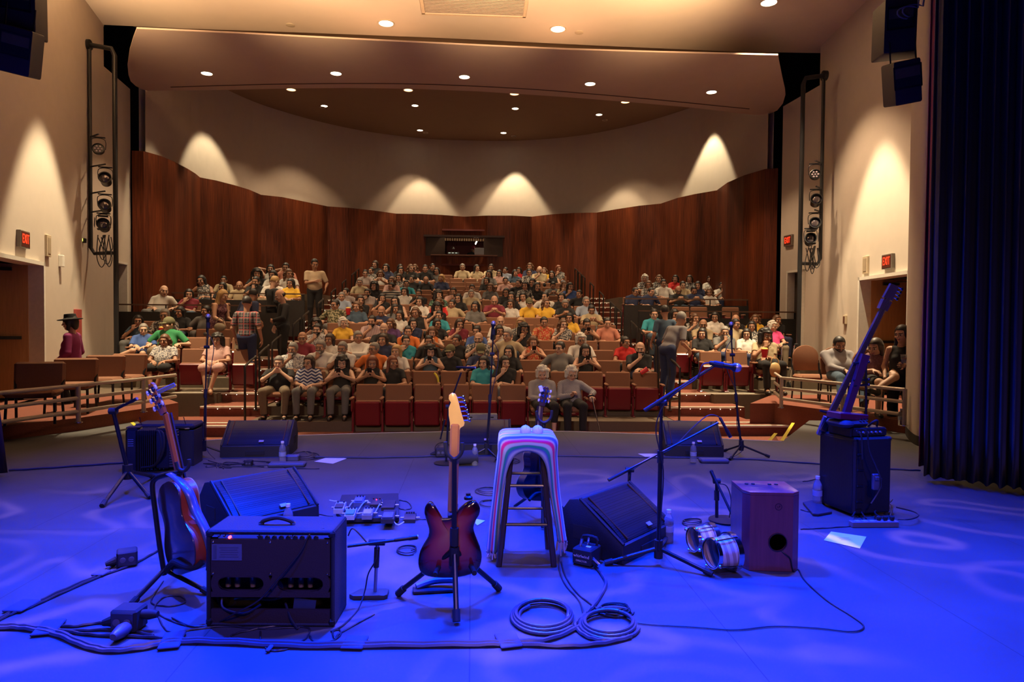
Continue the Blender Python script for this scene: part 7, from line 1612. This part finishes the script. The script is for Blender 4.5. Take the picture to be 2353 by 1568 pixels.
for i in range(4): o_ = nd.cross(-FW).normalized() * (i - 1.5) * .010 - FW * .03; MB().tube([lv(p1 - nd * .10 + o_ * .7), lv(p2 + o_)], .0016, 5).build('string', chrome, t)
MB().tube([lv(p0), lv(D(1888, 1020, 5.58))], .008, 8).build('end_pin', chrome, t); MB().ball(lv(p0) + Vector((0, 0, .01)), .014, 8).build('rubber_tip', rubber, t)
t = thing('bass_stand', D(1992, 955, 5.4), 'thin metal stand with yokes rising behind the bass rig', 'instrument stand'); L0 = t.location
MB().tube([lv(D(1990, 965, 5.4)), lv(D(1990, 832, 5.4))], .009, 8).build('pole', blackm, t)
for y in (832, 872, 884): MB().tube([lv(D(1962, y + 3, 5.38)), lv(D(1996, y, 5.4))], .009, 8).ball(lv(D(1996, y, 5.4)), .013, 8).build('yoke_arm', blackm, t)
MB().tube(spline([lv(v) for v in chain([(1884, 944), (1900, 948), (1925, 952)], 5.45)], 3), .010, 6).build('cradle_arm', blackm, t)
# power strip and plugs
a, b = G(1957, 1213), G(2066, 1213); t = thing('power_strip', (a + b) / 2, 'long power strip with plugs on the floor before the bass cabinet', 'power strip'); L_ = (b - a).length
MB().box((0, .02, .022), (L_, .055, .042), bev=.004).build('housing', mat('strip_grey', (.16, .16, .2), .4), t)
for i in range(5): MB().box((-L_ / 2 + .05 + i * .055, .02, .044), (.035, .035, .004)).build('socket', mat('socket_pale', (.4, .4, .5), .4), t)
for i in (3, 4, 5): MB().box((-L_ / 2 + .06 + i * .05, .02, .062), (.03, .03, .035), bev=.008).build('plug', rubber, t)
for k, pts in enumerate((([(1953, 1168), (1958, 1155), (1985, 1155), (1975, 1180), (1990, 1205)]), ([(2060, 1178), (2100, 1190), (2110, 1200), (2090, 1208), (2062, 1206)]), ([(2030, 1205), (2010, 1190), (2042, 1170), (2050, 1160)]), ([(1958, 1200), (1975, 1178), (2000, 1170), (2035, 1165), (2050, 1180), (2045, 1200)]))):
    q = [G(x, y) for x, y in pts]; q = [Vector((v.x, v.y, .01 + (.035 if 0 < i < len(q) - 1 else .03))) for i, v in enumerate(q)]; tag(MB().tube(spline(q, 6), .006, 6).build('power_cable', cable), 'loose power cord by the strip before the bass cabinet, loop %s from left' % ORD[k], 'cable', 'cords before the bass cabinet')
for k, pts in enumerate(([(1978, 985), (1992, 992), (1998, 1035), (2012, 1070), (2022, 1095), (2024, 1120), (2002, 1158)], [(1968, 990), (1980, 1005), (1982, 1055)])):
    q = [D(x, y, 5.06 if k == 0 else 5.08) for x, y in pts]; tag(MB().tube(spline(q, 6), .006, 6).build('speaker_cable', cable), '%s cable hanging down the side of the bass cabinet' % ('long curved' if k == 0 else 'short straight'), 'cable')
o = MB().box((0, 0, 0), (.05, .03, .12), bev=.006).box((.0, -.02, .03), (.03, .02, .03), bev=.004).build('direct_box', mat('di_grey', (.14, .14, .18), .3, .4), loc=D(2012, 1108, 5.08)); tag(o, 'small grey direct box hanging on the back of the bass cabinet', 'direct box')
# folded black cloth
ol = [xy(v) for v in (G(1845, 1160), G(1876, 1154), (G(1912, 1182)), G(1880, 1188), G(1868, 1187))]; o = MB().prism(ol, .002, .022, bev=.005).build('folded_cloth', mat('folded_black_cloth', (.03, .03, .04), .9, bump=.4)); tag(o, 'folded black cloth on the floor beside the wooden box drum', 'cloth')
# accordion and its open case
t = thing('accordion', G(345, 1086), 'black accordion standing on the floor at the left, bellows closed', 'accordion', None, .12)
acm = mat('accordion_lacquer', (.015, .015, .02), .15, coat=.6)
MB().box((-.17, .10, .21), (.11, .19, .42), bev=.02).build('bass_case', acm, t); MB().box((.10, .10, .22), (.13, .19, .40), bev=.02).build('treble_case', acm, t)
mb = MB()
for i in range(9): mb.box((-.108 + i * .018, .10, .21), (.008, .20, .39), bev=.003)
mb.build('bellows', mat('bellows_black', (.02, .02, .03), .5), t)
for i in range(4): MB().box((-.17, -.003, .26 + i * .02), (.05, .004, .006), RY(.4) if False else None).build('bass_grille_slot', chrome, t)
mb = MB()
for i in range(14): mb.box((.185, .10, .05 + i * .025), (.045, .16, .020), bev=.003)
mb.build('keyboard', mat('accordion_keys', (.05, .05, .06), .3), t)
for k in (0, 1): MB().tube(spline([(.05, 0, .40), (.10 + .03 * k, -.05, .38), (.12 + .02 * k, -.07, .22), (.06, -.05, .08), (-.02 - .05 * k, -.02, .05)], 5), .011, 6).build('shoulder_strap', rubber, t)
MB().box((-.17, .10, .425), (.12, .10, .014), bev=.004).build('strap_pad', mat('pad_brown', (.05, .025, .02), .6), t)
for i in range(5): MB().ball((-.02 + i * .035, -.002, .03), .005, 6).build('stud', chrome, t)
cc = G(388, 1066); t = thing('accordion_case', (cc.x, cc.y, 0), 'open black instrument case standing behind the accordion', 'instrument case', None, .05)
cm_ = mat('case_vinyl', (.022, .022, .035), .4, bump=.2, scale=120)
def open_box(mb, w_, d_, z0, z1, th=.014):
    mb.box((0, 0, z0 + th / 2), (w_, d_, th)); mb.box((0, -d_ / 2, (z0 + z1) / 2), (w_, th, z1 - z0), bev=.004); mb.box((0, d_ / 2, (z0 + z1) / 2), (w_, th, z1 - z0), bev=.004)
    for s_ in (-1, 1): mb.box((s_ * w_ / 2, 0, (z0 + z1) / 2), (th, d_, z1 - z0), bev=.004)
mb = MB(); open_box(mb, .56, .26, 0, .36); mb.build('case_body', cm_, t); mb = MB(); mb.box((0, .17, .30), (.58, .10, .22), bev=.035); mb.box((0, .02, .395), (.58, .30, .055), bev=.02); mb.build('case_lid', cm_, t)
for s_ in (-1, 1): MB().tube([(s_ * .21, -.12, .40), (s_ * .21 - .03, -.10, .49)], .004, 5).build('lid_stay', chrome, t)
MB().box((0, -.135, .38), (.5, .012, .014)).build('metal_rim', chrome, t)
# pedalboard
fl_, fr_2 = G(768, 1192), G(915, 1192); t = thing('pedalboard', G(842, 1180), 'flat black pedalboard full of small effect pedals', 'pedalboard'); s0 = t.location
ol = [(v.x - s0.x, v.y - s0.y) for v in (G(772, 1190), G(790, 1206), G(917, 1203), G(915, 1146), G(785, 1150))]; MB().prism(ol, .012, .045, bev=.005).build('board', black, t)
def pedal(px, py, w_, d_, h_, m, top, lab, knobs=3, led_=None, yaw=0, grp='effect pedals on the board', foot=True, z=.045):
    c = P(px, py, z); t = thing('effect_pedal', c, lab, 'effect pedal', grp, yaw)
    prof = [(-d_ / 2, 0), (d_ / 2, 0), (d_ / 2, h_), (d_ * .1, h_), (-d_ / 2, h_ * .62)]; M = Matrix(((0, 0, 1, 0), (1, 0, 0, 0), (0, 1, 0, 0), (0, 0, 0, 1)))
    MB().prism(prof, -w_ / 2, w_ / 2, M, bev=.003).build('enclosure', m, t)
    if foot: MB().box((0, 0, 0), (w_ * .84, d_ * .52, .012), T(0, -d_ * .19, h_ * .88) @ RX(.42 * (h_ / d_)), bev=.003).build('footswitch_plate', top, t)
    for i in range(knobs): MB().lathe([(.007, 0), (.006, .014), (.001, .015)], 10, T(-w_ * .3 + i * w_ * .6 / max(1, knobs - 1), d_ * .32, h_)).build('knob', knobm, t)
    for s_ in (-1, 1): MB().tube([(s_ * w_ / 2, .015, h_ * .5), (s_ * (w_ / 2 + .028), .015, h_ * .5)], .006, 8).build('jack_plug', mat('dull_nickel', (.25, .25, .28), .4, .7), t)
    if led_: MB().ball((0, d_ * .22, h_ + .002), .005, 8).build('indicator', led_, t)
knobm = mat('pedal_knob', (.03, .03, .035), .3); pw = mat('pedal_white', (.55, .55, .6), .35, .3); pb_ = mat('pedal_blue', (.12, .16, .35), .35, .3); pk = mat('pedal_black', (.03, .03, .035), .35); pg = mat('pedal_green_plate', (.05, .28, .18), .4); rled = glow('red_indicator', (1, .02, .05), 10)
pedal(781, 1176, .073, .128, .055, pw, pk, 'white pedal with a black plate at the left end of the board', 2)
pedal(826, 1160, .073, .120, .050, pb_, pb_, 'blue-grey pedal in the back row of the board, second from left', 3)
pedal(864, 1163, .08, .110, .040, pk, pk, 'black pedal with a red light in the back row of the board', 3, rled, foot=False)
pedal(806, 1190, .073, .128, .052, pw, pg, 'white pedal with a green plate at the front of the board', 3)
pedal(846, 1189, .073, .128, .052, mat('pedal_grey', (.28, .28, .33), .35, .3), mat('plate_silver', (.6, .55, .55), .3, .6), 'grey pedal with a silver plate at the front middle of the board', 3)
pedal(893, 1168, .095, .16, .040, pk, pk, 'wide black pedal with white lettering at the right back of the board', 0, None, foot=False)
for i, z in enumerate((0, 1)): 
    o_ = P(889 + i * 12, 1156, .09); o = MB().box((0, 0, 0), (.012, .05, .002)).box((.03, .0, 0), (.02, .03, .002)).build('pedal_marking', txtm, loc=o_) if False else None
pedal(893, 1196, .09, .17, .052, pk, mat('treadle_blue', (.08, .09, .16), .5), 'black treadle pedal at the right front of the board', 0)
o = MB().ball(P(908, 1174, .09), .006, 8).build('indicator_lamp', rled); o['kind'] = 'thing'; tag(o, 'tiny red light at the right front of the pedalboard', 'indicator light')
pedal(942, 1198, .085, .115, .045, pk, pk, 'small black pedal alone on the floor right of the board', 4, grp='loose pedals', foot=False, z=0)
for k, pts in enumerate(([(757, 1150), (767, 1152), (774, 1152)], [(791, 1155), (797, 1175), (805, 1160), (815, 1150)], [(820, 1178), (832, 1160), (842, 1152), (848, 1155)], [(862, 1178), (872, 1160), (878, 1150)], [(905, 1188), (906, 1200), (915, 1207), (928, 1200)])):
    q = [P(x, y, .07 if k < 4 else .04) for x, y in pts]; tag(MB().tube(spline(q, 5), .0042, 6).build('patch_cable', mat('white_cable', (.6, .6, .65), .4)), 'short white patch cable between pedals, %s from left' % ORD[k], 'cable', 'patch cables')
# DI box by the stool, outlet boxes
t = thing('direct_box', G(1340, 1300), 'black rugged direct box with white lettering at the foot of the turned monitor', 'direct box', None, -.62)
MB().box((0, .05, .055), (.125, .15, .10), bev=.008).build('case', pk, t)
text('whirlwind', .026, T(-.0, -.027, .062) @ RX(PI / 2) , txtm, t); text('DIRECTOR', .015, T(-.0, -.027, .033) @ RX(PI / 2), txtm, t)
MB().box((.02, .03, .108), (.03, .022, .006), bev=.002).build('white_switch', mat('switch_white', (.8, .8, .7), .4), t)
for (x, y) in ((-.035, .03), (-.01, .08)): MB().tube([(x, y, .10), (x + .01, y, .15)], .009, 8).build('jack_plug', chrome, t)
MB().tube(spline([(-.045, .09, .10), (-.045, .09, .15), (.045, .09, .15), (.045, .09, .10)], 3), .008, 6).build('guard_bar', rubber, t)
MB().tube([(.062, .0, .05), (.12, -.03, .03)], .014, 10).build('plug_barrel', chrome, t)
def outlet(px, py, yaw, lab, s=1.0):
    t = thing('outlet_box', G(px, py), lab, 'outlet box', 'black outlet boxes on cables', yaw); t.scale = (s, s, s)
    MB().box((0, 0, .045), (.10, .085, .085), bev=.008).build('housing', rubber, t); MB().box((.0, -.044, .045), (.082, .004, .066)).build('face_plate', mat('outlet_plate', (.06, .06, .08), .35, .4), t)
    for x in (-.02, .02): MB().lathe([(.014, 0), (.014, .003), (.010, .004)], 14, T(x, -.046, .045) @ RX(PI / 2)).build('socket', mat('outlet_socket', (.12, .12, .15), .4), t)
    MB().tube([(-.05, 0, .035), (-.10, 0, .022)], [.024, .012], 10).build('cord_gland', rubber, t); return t
outlet(292, 1300, .45, 'outlet box on the taped cable left of the acoustic guitar stand', 1.1); t = outlet(297, 1447, -.1, 'outlet box with several plugs at the lower left', 1.25)
MB().lathe([(.022, 0), (.026, .03), (.018, .07), (.012, .08)], 12, T(.02, -.05, .03) @ RX(PI / 2)).build('plug', mat('plug_grey', (.08, .08, .12), .4), t); MB().lathe([(.016, 0), (.020, .03), (.012, .06)], 12, T(.05, .0, .06) @ RY(PI / 2)).build('plug', rubber, t)
outlet(1012, 1050, .1, 'outlet box at the foot of the round-base stand behind the electric guitar', 1.1); outlet(1160, 1056, -.2, 'outlet box right of the centre vocal stand', 1.0); outlet(572, 1072, .0, 'small pale outlet box before the left monitor', .7)
o = MB().box((0, 0, .02), (.36, .13, .04), bev=.012).build('stage_box', mat('stage_box_blue', (.08, .09, .14), .5), loc=G(660, 1072), rot=(0, 0, .03)); tag(o, 'long flat dark pedal case before the left monitor', 'pedal case')
o = MB().box((0, 0, .02), (.30, .13, .04), bev=.012).build('stage_box', MC['stage_box_blue'], loc=G(1640, 1063), rot=(0, 0, -.05)); tag(o, 'flat black pedal case before the right monitor', 'pedal case')
o = MB().box((0, 0, .035), (.14, .10, .06), bev=.01).build('outlet_box', mat('pale_blue_box', (.1, .11, .18), .4), loc=G(672, 1060)); tag(o, 'small box behind the long flat pedal case at left', 'outlet box')
# round-base stand and rolled cloth behind the sunburst guitar
c = G(1025, 1066); t = thing('microphone_stand', c, 'round-base stand half hidden behind the electric guitar neck, holding a pencil microphone', 'microphone stand', 'microphone stands'); d = (c - CAM).dot(FW)
MB().lathe([(.001, 0), (.125, 0), (.125, .012), (.02, .022), (.001, .024)], 28).build('round_base', blackm, t)
pt = D(1031, 935, d); tube_thing(t, 'pole', [c, pt], .012); tube_thing(t, 'boom_joint', [pt - RT * .03, pt + RT * .03], .022, rubber); boom(t, D(1012, 1010, d), D(1022, 965, d)); boom(t, pt, D(1060, 856, d - .1)); 
mic(D(1092, 846, d - .15), D(1048, 844, d - .1), 'slim horizontal microphone above the electric guitar headstock', 'pencil')
o = MB().tube([(-.13, 0, .075), (.13, .03, .085)], .07, 14).build('rolled_cloth', mat('rolled_dark_cloth', (.03, .03, .05), .85, bump=.5), loc=G(1068, 1070)); tag(o, 'dark rolled bundle on the floor behind the electric guitar', 'bundle')
# grey case on the pit floor behind the centre monitor
p = D(1108, 975, 9.0); o = thing('equipment_case', (p.x, p.y, 0), 'pale grey case behind the centre floor monitor', 'case'); MB().box((0, .05, .13), (.40, .12, .26), bev=.008).build('shell', mat('case_grey', (.24, .23, .20), .6), o)
for (x, z) in ((.13, .22), (.13, .13), (-.15, .22)): MB().box((x, -.014, z), (.04, .006, .014)).build('latch', rubber, o)
# bottles
def bottle(px, py, lab, s=1.0, z=0.0):
    c = P(px, py, z); t = thing('water_bottle', c, lab, 'bottle', 'clear water bottles'); t.scale = (s, s, s)
    pr = [(.001, .0), (.030, .0), (.033, .008)] + [(.032 + .0012 * (i % 2), .015 + i * .0125) for i in range(10)] + [(.032, .145), (.028, .165), (.014, .192), (.013, .205)]
    MB().lathe(pr, 20).build('bottle_body', glassm, t); MB().lathe([(.0305, .075), (.0345, .075), (.0345, .115), (.0305, .115)], 20).build('label', mat('bottle_label', (.35, .42, .55), .5), t); MB().lathe([(.001, .200), (.0155, .200), (.0155, .220), (.001, .222)], 16).build('cap', mat('cap_white', (.8, .8, .8), .4), t)
bottle(649, 1066, 'water bottle before the left floor monitor at the stage lip', 1.05); bottle(662, 1232, 'water bottle standing behind the guitar amplifier', 1.0); bottle(1091, 1070, 'water bottle before the centre floor monitor'); bottle(1593, 1064, 'water bottle before the right floor monitor at the stage lip'); bottle(1536, 1247, 'water bottle between the boom stand and the bongo drums', 1.0); bottle(1878, 1162, 'water bottle between the box drum and the bass cabinet', 1.08); bottle(2070, 978, 'water bottle on the right box platform behind the railing', 1.0, .17)
# papers
for k, (q, lb) in enumerate((([(722, 1061), (757, 1050), (797, 1054), (765, 1066)], 'white sheet of paper left of the pedalboard, near the stage lip'), ([(1092, 1203), (1094, 1193), (1115, 1197), (1097, 1208)], 'corner of white paper right of the electric guitar body'), ([(1466, 1043), (1509, 1043), (1512, 1050), (1490, 1053)], 'white sheet of paper left of the right floor monitor'), ([(1893, 1242), (1910, 1222), (1991, 1234), (1976, 1261)], 'large white set list sheet at the right foreground'), ([(1202, 1046), (1222, 1042), (1222, 1052)], 'sliver of white paper seen behind the stool'))):
    v = [G(x, y, .004) for x, y in q]; c = sum(v, Vector()) / len(v); o = MB().prism([(p.x - c.x, p.y - c.y) for p in v], 0, .0012).build('paper_sheet', paper, loc=(c.x, c.y, .003), smooth=0); tag(o, lb, 'paper', 'papers on the stage')
v = G(1945, 1238, .006); mb = MB()
for i in range(5): mb.box((.0, .03 - i * .014, 0), (.08 - .02 * (i % 2), .003, .0006), RZ(-.12))
mb.build('pencil_lines', mat('pink_writing', (.75, .45, .55), .6), bpy.data.objects.get('paper_sheet.003'), loc=(0, 0, .002))
# yellow tape lines on the right deck corner and at left
yel = mat('yellow_tape', (.75, .62, .03), .5)
for k, (x0, y0, x1, y1, lb) in enumerate(((1797, 1013, 1823, 972, 'long yellow tape strip on the deck at the right corner'), (1769, 1012, 1783, 996, 'short yellow tape strip on the deck at the right corner'), (303, 971, 317, 984, 'short yellow tape strip by the left instrument case'))):
    a, b = G(x0, y0, .002), G(x1, y1, .002); u = (b - a).normalized(); n_ = Vector((-u.y, u.x, 0)) * .022; o = MB().prism([xy(a - n_), xy(a + n_), xy(b + n_), xy(b - n_)], .001, .003).build('tape_strip', yel, smooth=0); tag(o, lb, 'tape')
# ---- cables on the deck
def floor_cable(pts, r, lab, grp=None, z=None, k=6, m=cable, n=6):
    z = r if z is None else z; q = spline([G(x, y, z) for x, y in pts], k)
    for i, v in enumerate(q): v.z = z + (.002 * math.sin(i * 1.7))
    o = MB().tube(q, r, n).build('cable', m); tag(o, lab, 'cable', grp); return o
blm = mat('thick_cable', (.05, .055, .075), .38)
floor_cable([(-160, 1440), (0, 1437), (60, 1440), (130, 1452), (200, 1480), (260, 1492), (330, 1482), (400, 1471), (520, 1472), (700, 1480), (900, 1478), (1100, 1477), (1180, 1475), (1260, 1470), (1330, 1440), (1345, 1410)], .011, 'thick trunk cable along the stage front, upper of the pair', 'trunk cables', m=blm)
floor_cable([(-160, 1450), (0, 1444), (60, 1446), (130, 1460), (190, 1485), (250, 1497), (330, 1490), (400, 1477), (520, 1478), (700, 1487), (900, 1485), (1100, 1483), (1180, 1481), (1300, 1485), (1390, 1478), (1450, 1464)], .011, 'thick trunk cable along the stage front, lower of the pair', 'trunk cables', m=blm)
floor_cable([(120, 1437), (170, 1440), (230, 1432), (272, 1440)], .007, 'cable bundle leading into the lower left outlet box, top', 'bundle at the lower left'); floor_cable([(120, 1444), (180, 1456), (250, 1462), (330, 1464), (400, 1470)], .008, 'cable bundle leading past the lower left outlet box, middle', 'bundle at the lower left'); floor_cable([(60, 1442), (150, 1450), (230, 1448), (300, 1450), (352, 1462)], .007, 'cable bundle leading past the lower left outlet box, lowest', 'bundle at the lower left')
floor_cable([(-120, 1480), (0, 1420), (30, 1405), (66, 1392), (140, 1358), (225, 1322), (260, 1300), (272, 1288)], .007, 'taped cable running diagonally from the far left to the outlet box', 'diagonal cables at left'); floor_cable([(-120, 1486), (0, 1424), (32, 1410), (70, 1396), (145, 1362), (235, 1323), (300, 1300), (345, 1276), (370, 1262)], .007, 'second diagonal cable passing the left outlet box', 'diagonal cables at left')
# amp cables
floor_cable([(320, 1432), (345, 1412), (362, 1416), (375, 1440), (395, 1455), (440, 1448), (520, 1440), (600, 1446), (690, 1442)], .0042, 'thin cable wandering in front of the amplifier from the outlet box'); floor_cable([(375, 1336), (352, 1370), (350, 1388), (390, 1394), (425, 1385), (415, 1372), (380, 1372), (357, 1392), (362, 1410), (400, 1430), (440, 1440), (475, 1435)], .004, 'thin looped cable under the acoustic guitar stand'); floor_cable([(598, 1452), (600, 1475), (620, 1495), (660, 1492), (700, 1470), (712, 1450), (700, 1442), (640, 1438), (560, 1452), (530, 1462)], .0045, 'looped cable in front of the amplifier')
floor_cable([(712, 1462), (725, 1478), (760, 1475), (782, 1460), (780, 1448), (765, 1452), (770, 1468), (783, 1455), (860, 1412)], .0042, 'small coil of cable at the amplifier corner')
q = spline([t_ for t_ in (D(745, 1215, 3.28), D(712, 1228, 3.24), D(690, 1270, 3.22), D(640, 1330, 3.2), D(595, 1380, 3.2), D(540, 1410, 3.2))] + [G(492, 1434, .006), G(440, 1440, .006), G(395, 1420, .006)], 6); tag(MB().tube(q, .004, 6).build('instrument_cable', cable), 'cable plugged in at the amplifier top and hanging across its back', 'cable')
q = spline(chain([(867, 1262), (862, 1290), (846, 1320), (838, 1360)], 3.52) + [G(822, 1402, .006), G(790, 1436, .006), G(760, 1452, .006)], 6); tag(MB().tube(q, .004, 6).build('microphone_cable', cable), 'cable hanging from the short square-base stand to the floor', 'cable', 'microphone cables')
q = spline(chain([(845, 1250), (820, 1222), (808, 1216), (800, 1232)], 3.6), 5); tag(MB().tube(q, .004, 6).build('microphone_cable', cable), 'small cable arc above the amplifier right side', 'cable', 'microphone cables')
# coils
def coil(cx, cy, rx, ry, turns, r, lab, grp, a0=0, m=blm, shrink=.08):
    pts = []
    for i in range(int(turns * 14) + 1):
        a_ = a0 + 2 * PI * i / 14; f = 1 - shrink * (i / 14) + .03 * math.sin(i * .9); p = G(cx + rx * f * math.cos(a_) + 3 * math.sin(i * .35), cy + ry * f * math.sin(a_), 0); pts.append(Vector((p.x, p.y, r + .010 * (i / 14 % 3))))
    tag(MB().tube(spline(pts, 2), r, 8).build('cable_coil', m), lab, 'cable', grp)
coil(1247, 1424, 79, 38, 3.6, .0095, 'large coil of thick cable on the floor below the stool', 'cable coils', .6, shrink=.09); coil(1398, 1443, 72, 33, 2.8, .0090, 'second coil of cable right of the large coil', 'cable coils', .2, shrink=.10); coil(1412, 1408, 45, 14, 3, .004, 'small tangle of thin cable above the right coil', 'cable coils', .1, cable, .13)
floor_cable([(1367, 1300), (1384, 1322), (1392, 1345), (1370, 1385), (1352, 1405), (1330, 1425), (1322, 1440), (1345, 1462), (1380, 1472), (1420, 1470), (1445, 1462)], .0095, 'thick cable from the direct box down to the coils', m=blm); floor_cable([(1284, 1280), (1286, 1312), (1300, 1345), (1330, 1380), (1340, 1410), (1342, 1432)], .005, 'thin pair of cables from the stool to the coils, left one', 'cables below the stool'); floor_cable([(1290, 1292), (1300, 1325), (1325, 1362), (1362, 1392), (1380, 1402), (1430, 1400), (1455, 1412)], .005, 'thin pair of cables from the stool to the coils, right one', 'cables below the stool')
for k, (cx, cy, rx, ry, tn, lb) in enumerate(((1120, 1132, 32, 9, 2.5, 'thin cable tangle between guitar and stool'), (935, 1268, 28, 10, 2, 'thin cable loops left of the guitar body'), (1590, 1203, 24, 8, 2.2, 'small cable loop behind the bongo drums'), (1165, 1062, 30, 8, 3, 'cable loops right of the centre vocal stand'), (1125, 1160, 24, 8, 1.4, 'thin cable loop left of the stool'), (700, 1050, 32, 10, 3, 'cable loops right of the left floor monitor'), (1020, 1035, 24, 18, 2, 'cable loops by the round-base stand'))): coil(cx, cy, rx, ry, tn, .0042, lb, 'thin cable loops', k, cable, .15)
random.seed(21)
for k in range(5):
    x0 = 470 + k * 22; pts = [(x0 + random.uniform(-30, 150) * j / 4 + random.uniform(-12, 12), 1066 + random.uniform(-8, 12)) for j in range(6)]; floor_cable(pts, .0045, 'tangled cable at the foot of the left vocal stand, strand %s' % ORD[k], 'tangle by the left vocal stand')
floor_cable([(20, 1081), (120, 1075), (250, 1066), (300, 1063)], .010, 'taped blue-lit cable across the deck at the far left', 'taped cross-stage cable', m=tape); floor_cable([(720, 1051), (850, 1052), (990, 1049), (1012, 1046)], .010, 'taped cable across the deck left of the electric guitar', 'taped cross-stage cable', m=tape); floor_cable([(1225, 1047), (1380, 1050), (1520, 1052), (1700, 1055), (1900, 1068), (2060, 1079), (2115, 1081)], .008, 'taped cable across the deck towards the right curtain', 'taped cross-stage cable', m=tape)
floor_cable([(1845, 1107), (1872, 1102), (1892, 1085), (1897, 1062)], .004, 'thin cable curving to the bass cabinet from the left'); floor_cable([(1840, 1172), (1870, 1178), (1890, 1170)], .004, 'short thin cable by the bottle at the bass cabinet'); floor_cable([(1840, 1217), (1900, 1214), (1957, 1210)], .004, 'thin cable running from the box drum to the power strip')
floor_cable([(918, 1150), (938, 1155), (945, 1168), (930, 1172), (915, 1168)], .0042, 'cable loop at the right end of the pedalboard'); floor_cable([(700, 1168), (722, 1180), (765, 1188)], .0035, 'thin cable entering the pedalboard from the left'); floor_cable([(945, 1195), (968, 1194), (990, 1196)], .0035, 'thin cable from the loose pedal to the guitar')
o_ = thing('expression_pedal', G(1000, 1365), 'low pedal half under the guitar stand legs', 'effect pedal', None, .1); MB().box((.0, .03, .012), (.24, .07, .022), bev=.006).build('base', pk, o_); MB().tube(spline([(-.10, .03, .03), (0, .05, .05), (.12, .02, .06)], 4), .018, 8).build('rocker', mat('rocker_grey', (.15, .15, .22), .5), o_)
# short tape patches holding cables
for k, (x, y, w_, l_) in enumerate(((50, 1398, .10, .14), (112, 1448, .10, .16), (232, 1322, .07, .08), (395, 1478, .09, .16), (815, 1483, .10, .12), (1168, 1478, .10, .14), (620, 1496, .02, .06))):
    c = G(x, y); o = MB().box((0, 0, .012), (w_, l_, .012), bev=.004).build('tape_patch', tape, loc=(c.x, c.y, .0), rot=(0, 0, .2 if k % 2 else -.1)); tag(o, 'patch of cloth tape holding the floor cables, %s from left' % ORD[(0, 1, 2, 3, 5, 6, 4)[k]], 'tape', 'tape patches')
for k, (x, y) in enumerate(((1390, 1566), (1708, 1566))):
    c = G(x, y); o = MB().box((0, -.05, .0012), (.035, .10, .0012)).build('tape_mark', mat('mark_tape', (.12, .07, .08), .7), loc=(c.x, c.y, .001)); tag(o, 'small tape mark at the very bottom edge, %s one' % ('left', 'right')[k], 'tape')
# a few things held in the audience
def at_person(name_px, mb_fn): pass
def prop(px, py, dd, name, lab, cat, build): p = D(px, py, dd); t = thing(name, p, lab, cat); build(t); return t
redp = mat('popcorn_red', (.6, .02, .03), .5); yelp = mat('popcorn_yellow', (.8, .5, .1), .6)
def popcorn(t): MB().lathe([(.04, -.08), (.062, .07)], 14).build('box', redp, t); MB().ball((0, 0, .075), (.06, .06, .03), 12).build('popcorn', yelp, t)
prop(800, 716, 16.1, 'popcorn_box', 'red popcorn box held by the man in pale blue at left', 'popcorn', popcorn); prop(1757, 812, 12.4, 'popcorn_box', 'red and yellow popcorn box on the lap in the right lower block', 'popcorn', popcorn); prop(372, 762, 13.9, 'popcorn_box', 'red popcorn box held beside the capped man in green', 'popcorn', popcorn); prop(1480, 853, 11.9, 'drink_cup', 'red drink cup held by the dark-shirted man at the right aisle', 'cup', lambda t: MB().lathe([(.035, -.07), (.045, .07), (.001, .07)], 14, RY(1.0)).build('cup_wall', redp, t))
c = P(1779, 838, .6); t = prop(1780, 850, 12.7, 'handbag', 'tan leather handbag hanging at the right lower block', 'bag', lambda t: (MB().ball((0, 0, 0), (.12, .06, .14), 14).build('bag_body', mat('tan_leather', (.5, .33, .14), .5), t), MB().tube(spline([(-.08, 0, .10), (-.04, 0, .22), (.05, 0, .20), (.08, 0, .10)], 4), .010, 6).build('strap', MC['tan_leather'], t)))

def strap(t): MB().tube(spline([(-.05, .0, .03), (-.02, -.02, .0), (.01, -.035, -.06), (.02, -.035, -.12)], 5), .018, 8).build('fold', mat('yellow_scarf', (.8, .62, .05), .8), t)
prop(1005, 862, 11.65, 'scarf', 'yellow scarf hanging over an empty seat back behind the front row', 'scarf', strap)
prop(505, 752, 14.2, 'handbag', 'pale handbag held by the blonde woman leaning in the left block', 'bag', lambda t: (MB().ball((0, 0, 0), (.12, .07, .09), 14).build('bag_body', mat('cream_leather', (.32, .27, .19), .7), t), MB().tube(spline([(-.08, 0, .08), (-.03, 0, .18), (.05, 0, .18), (.09, 0, .08)], 4), .010, 6).build('strap', MC['cream_leather'], t)))
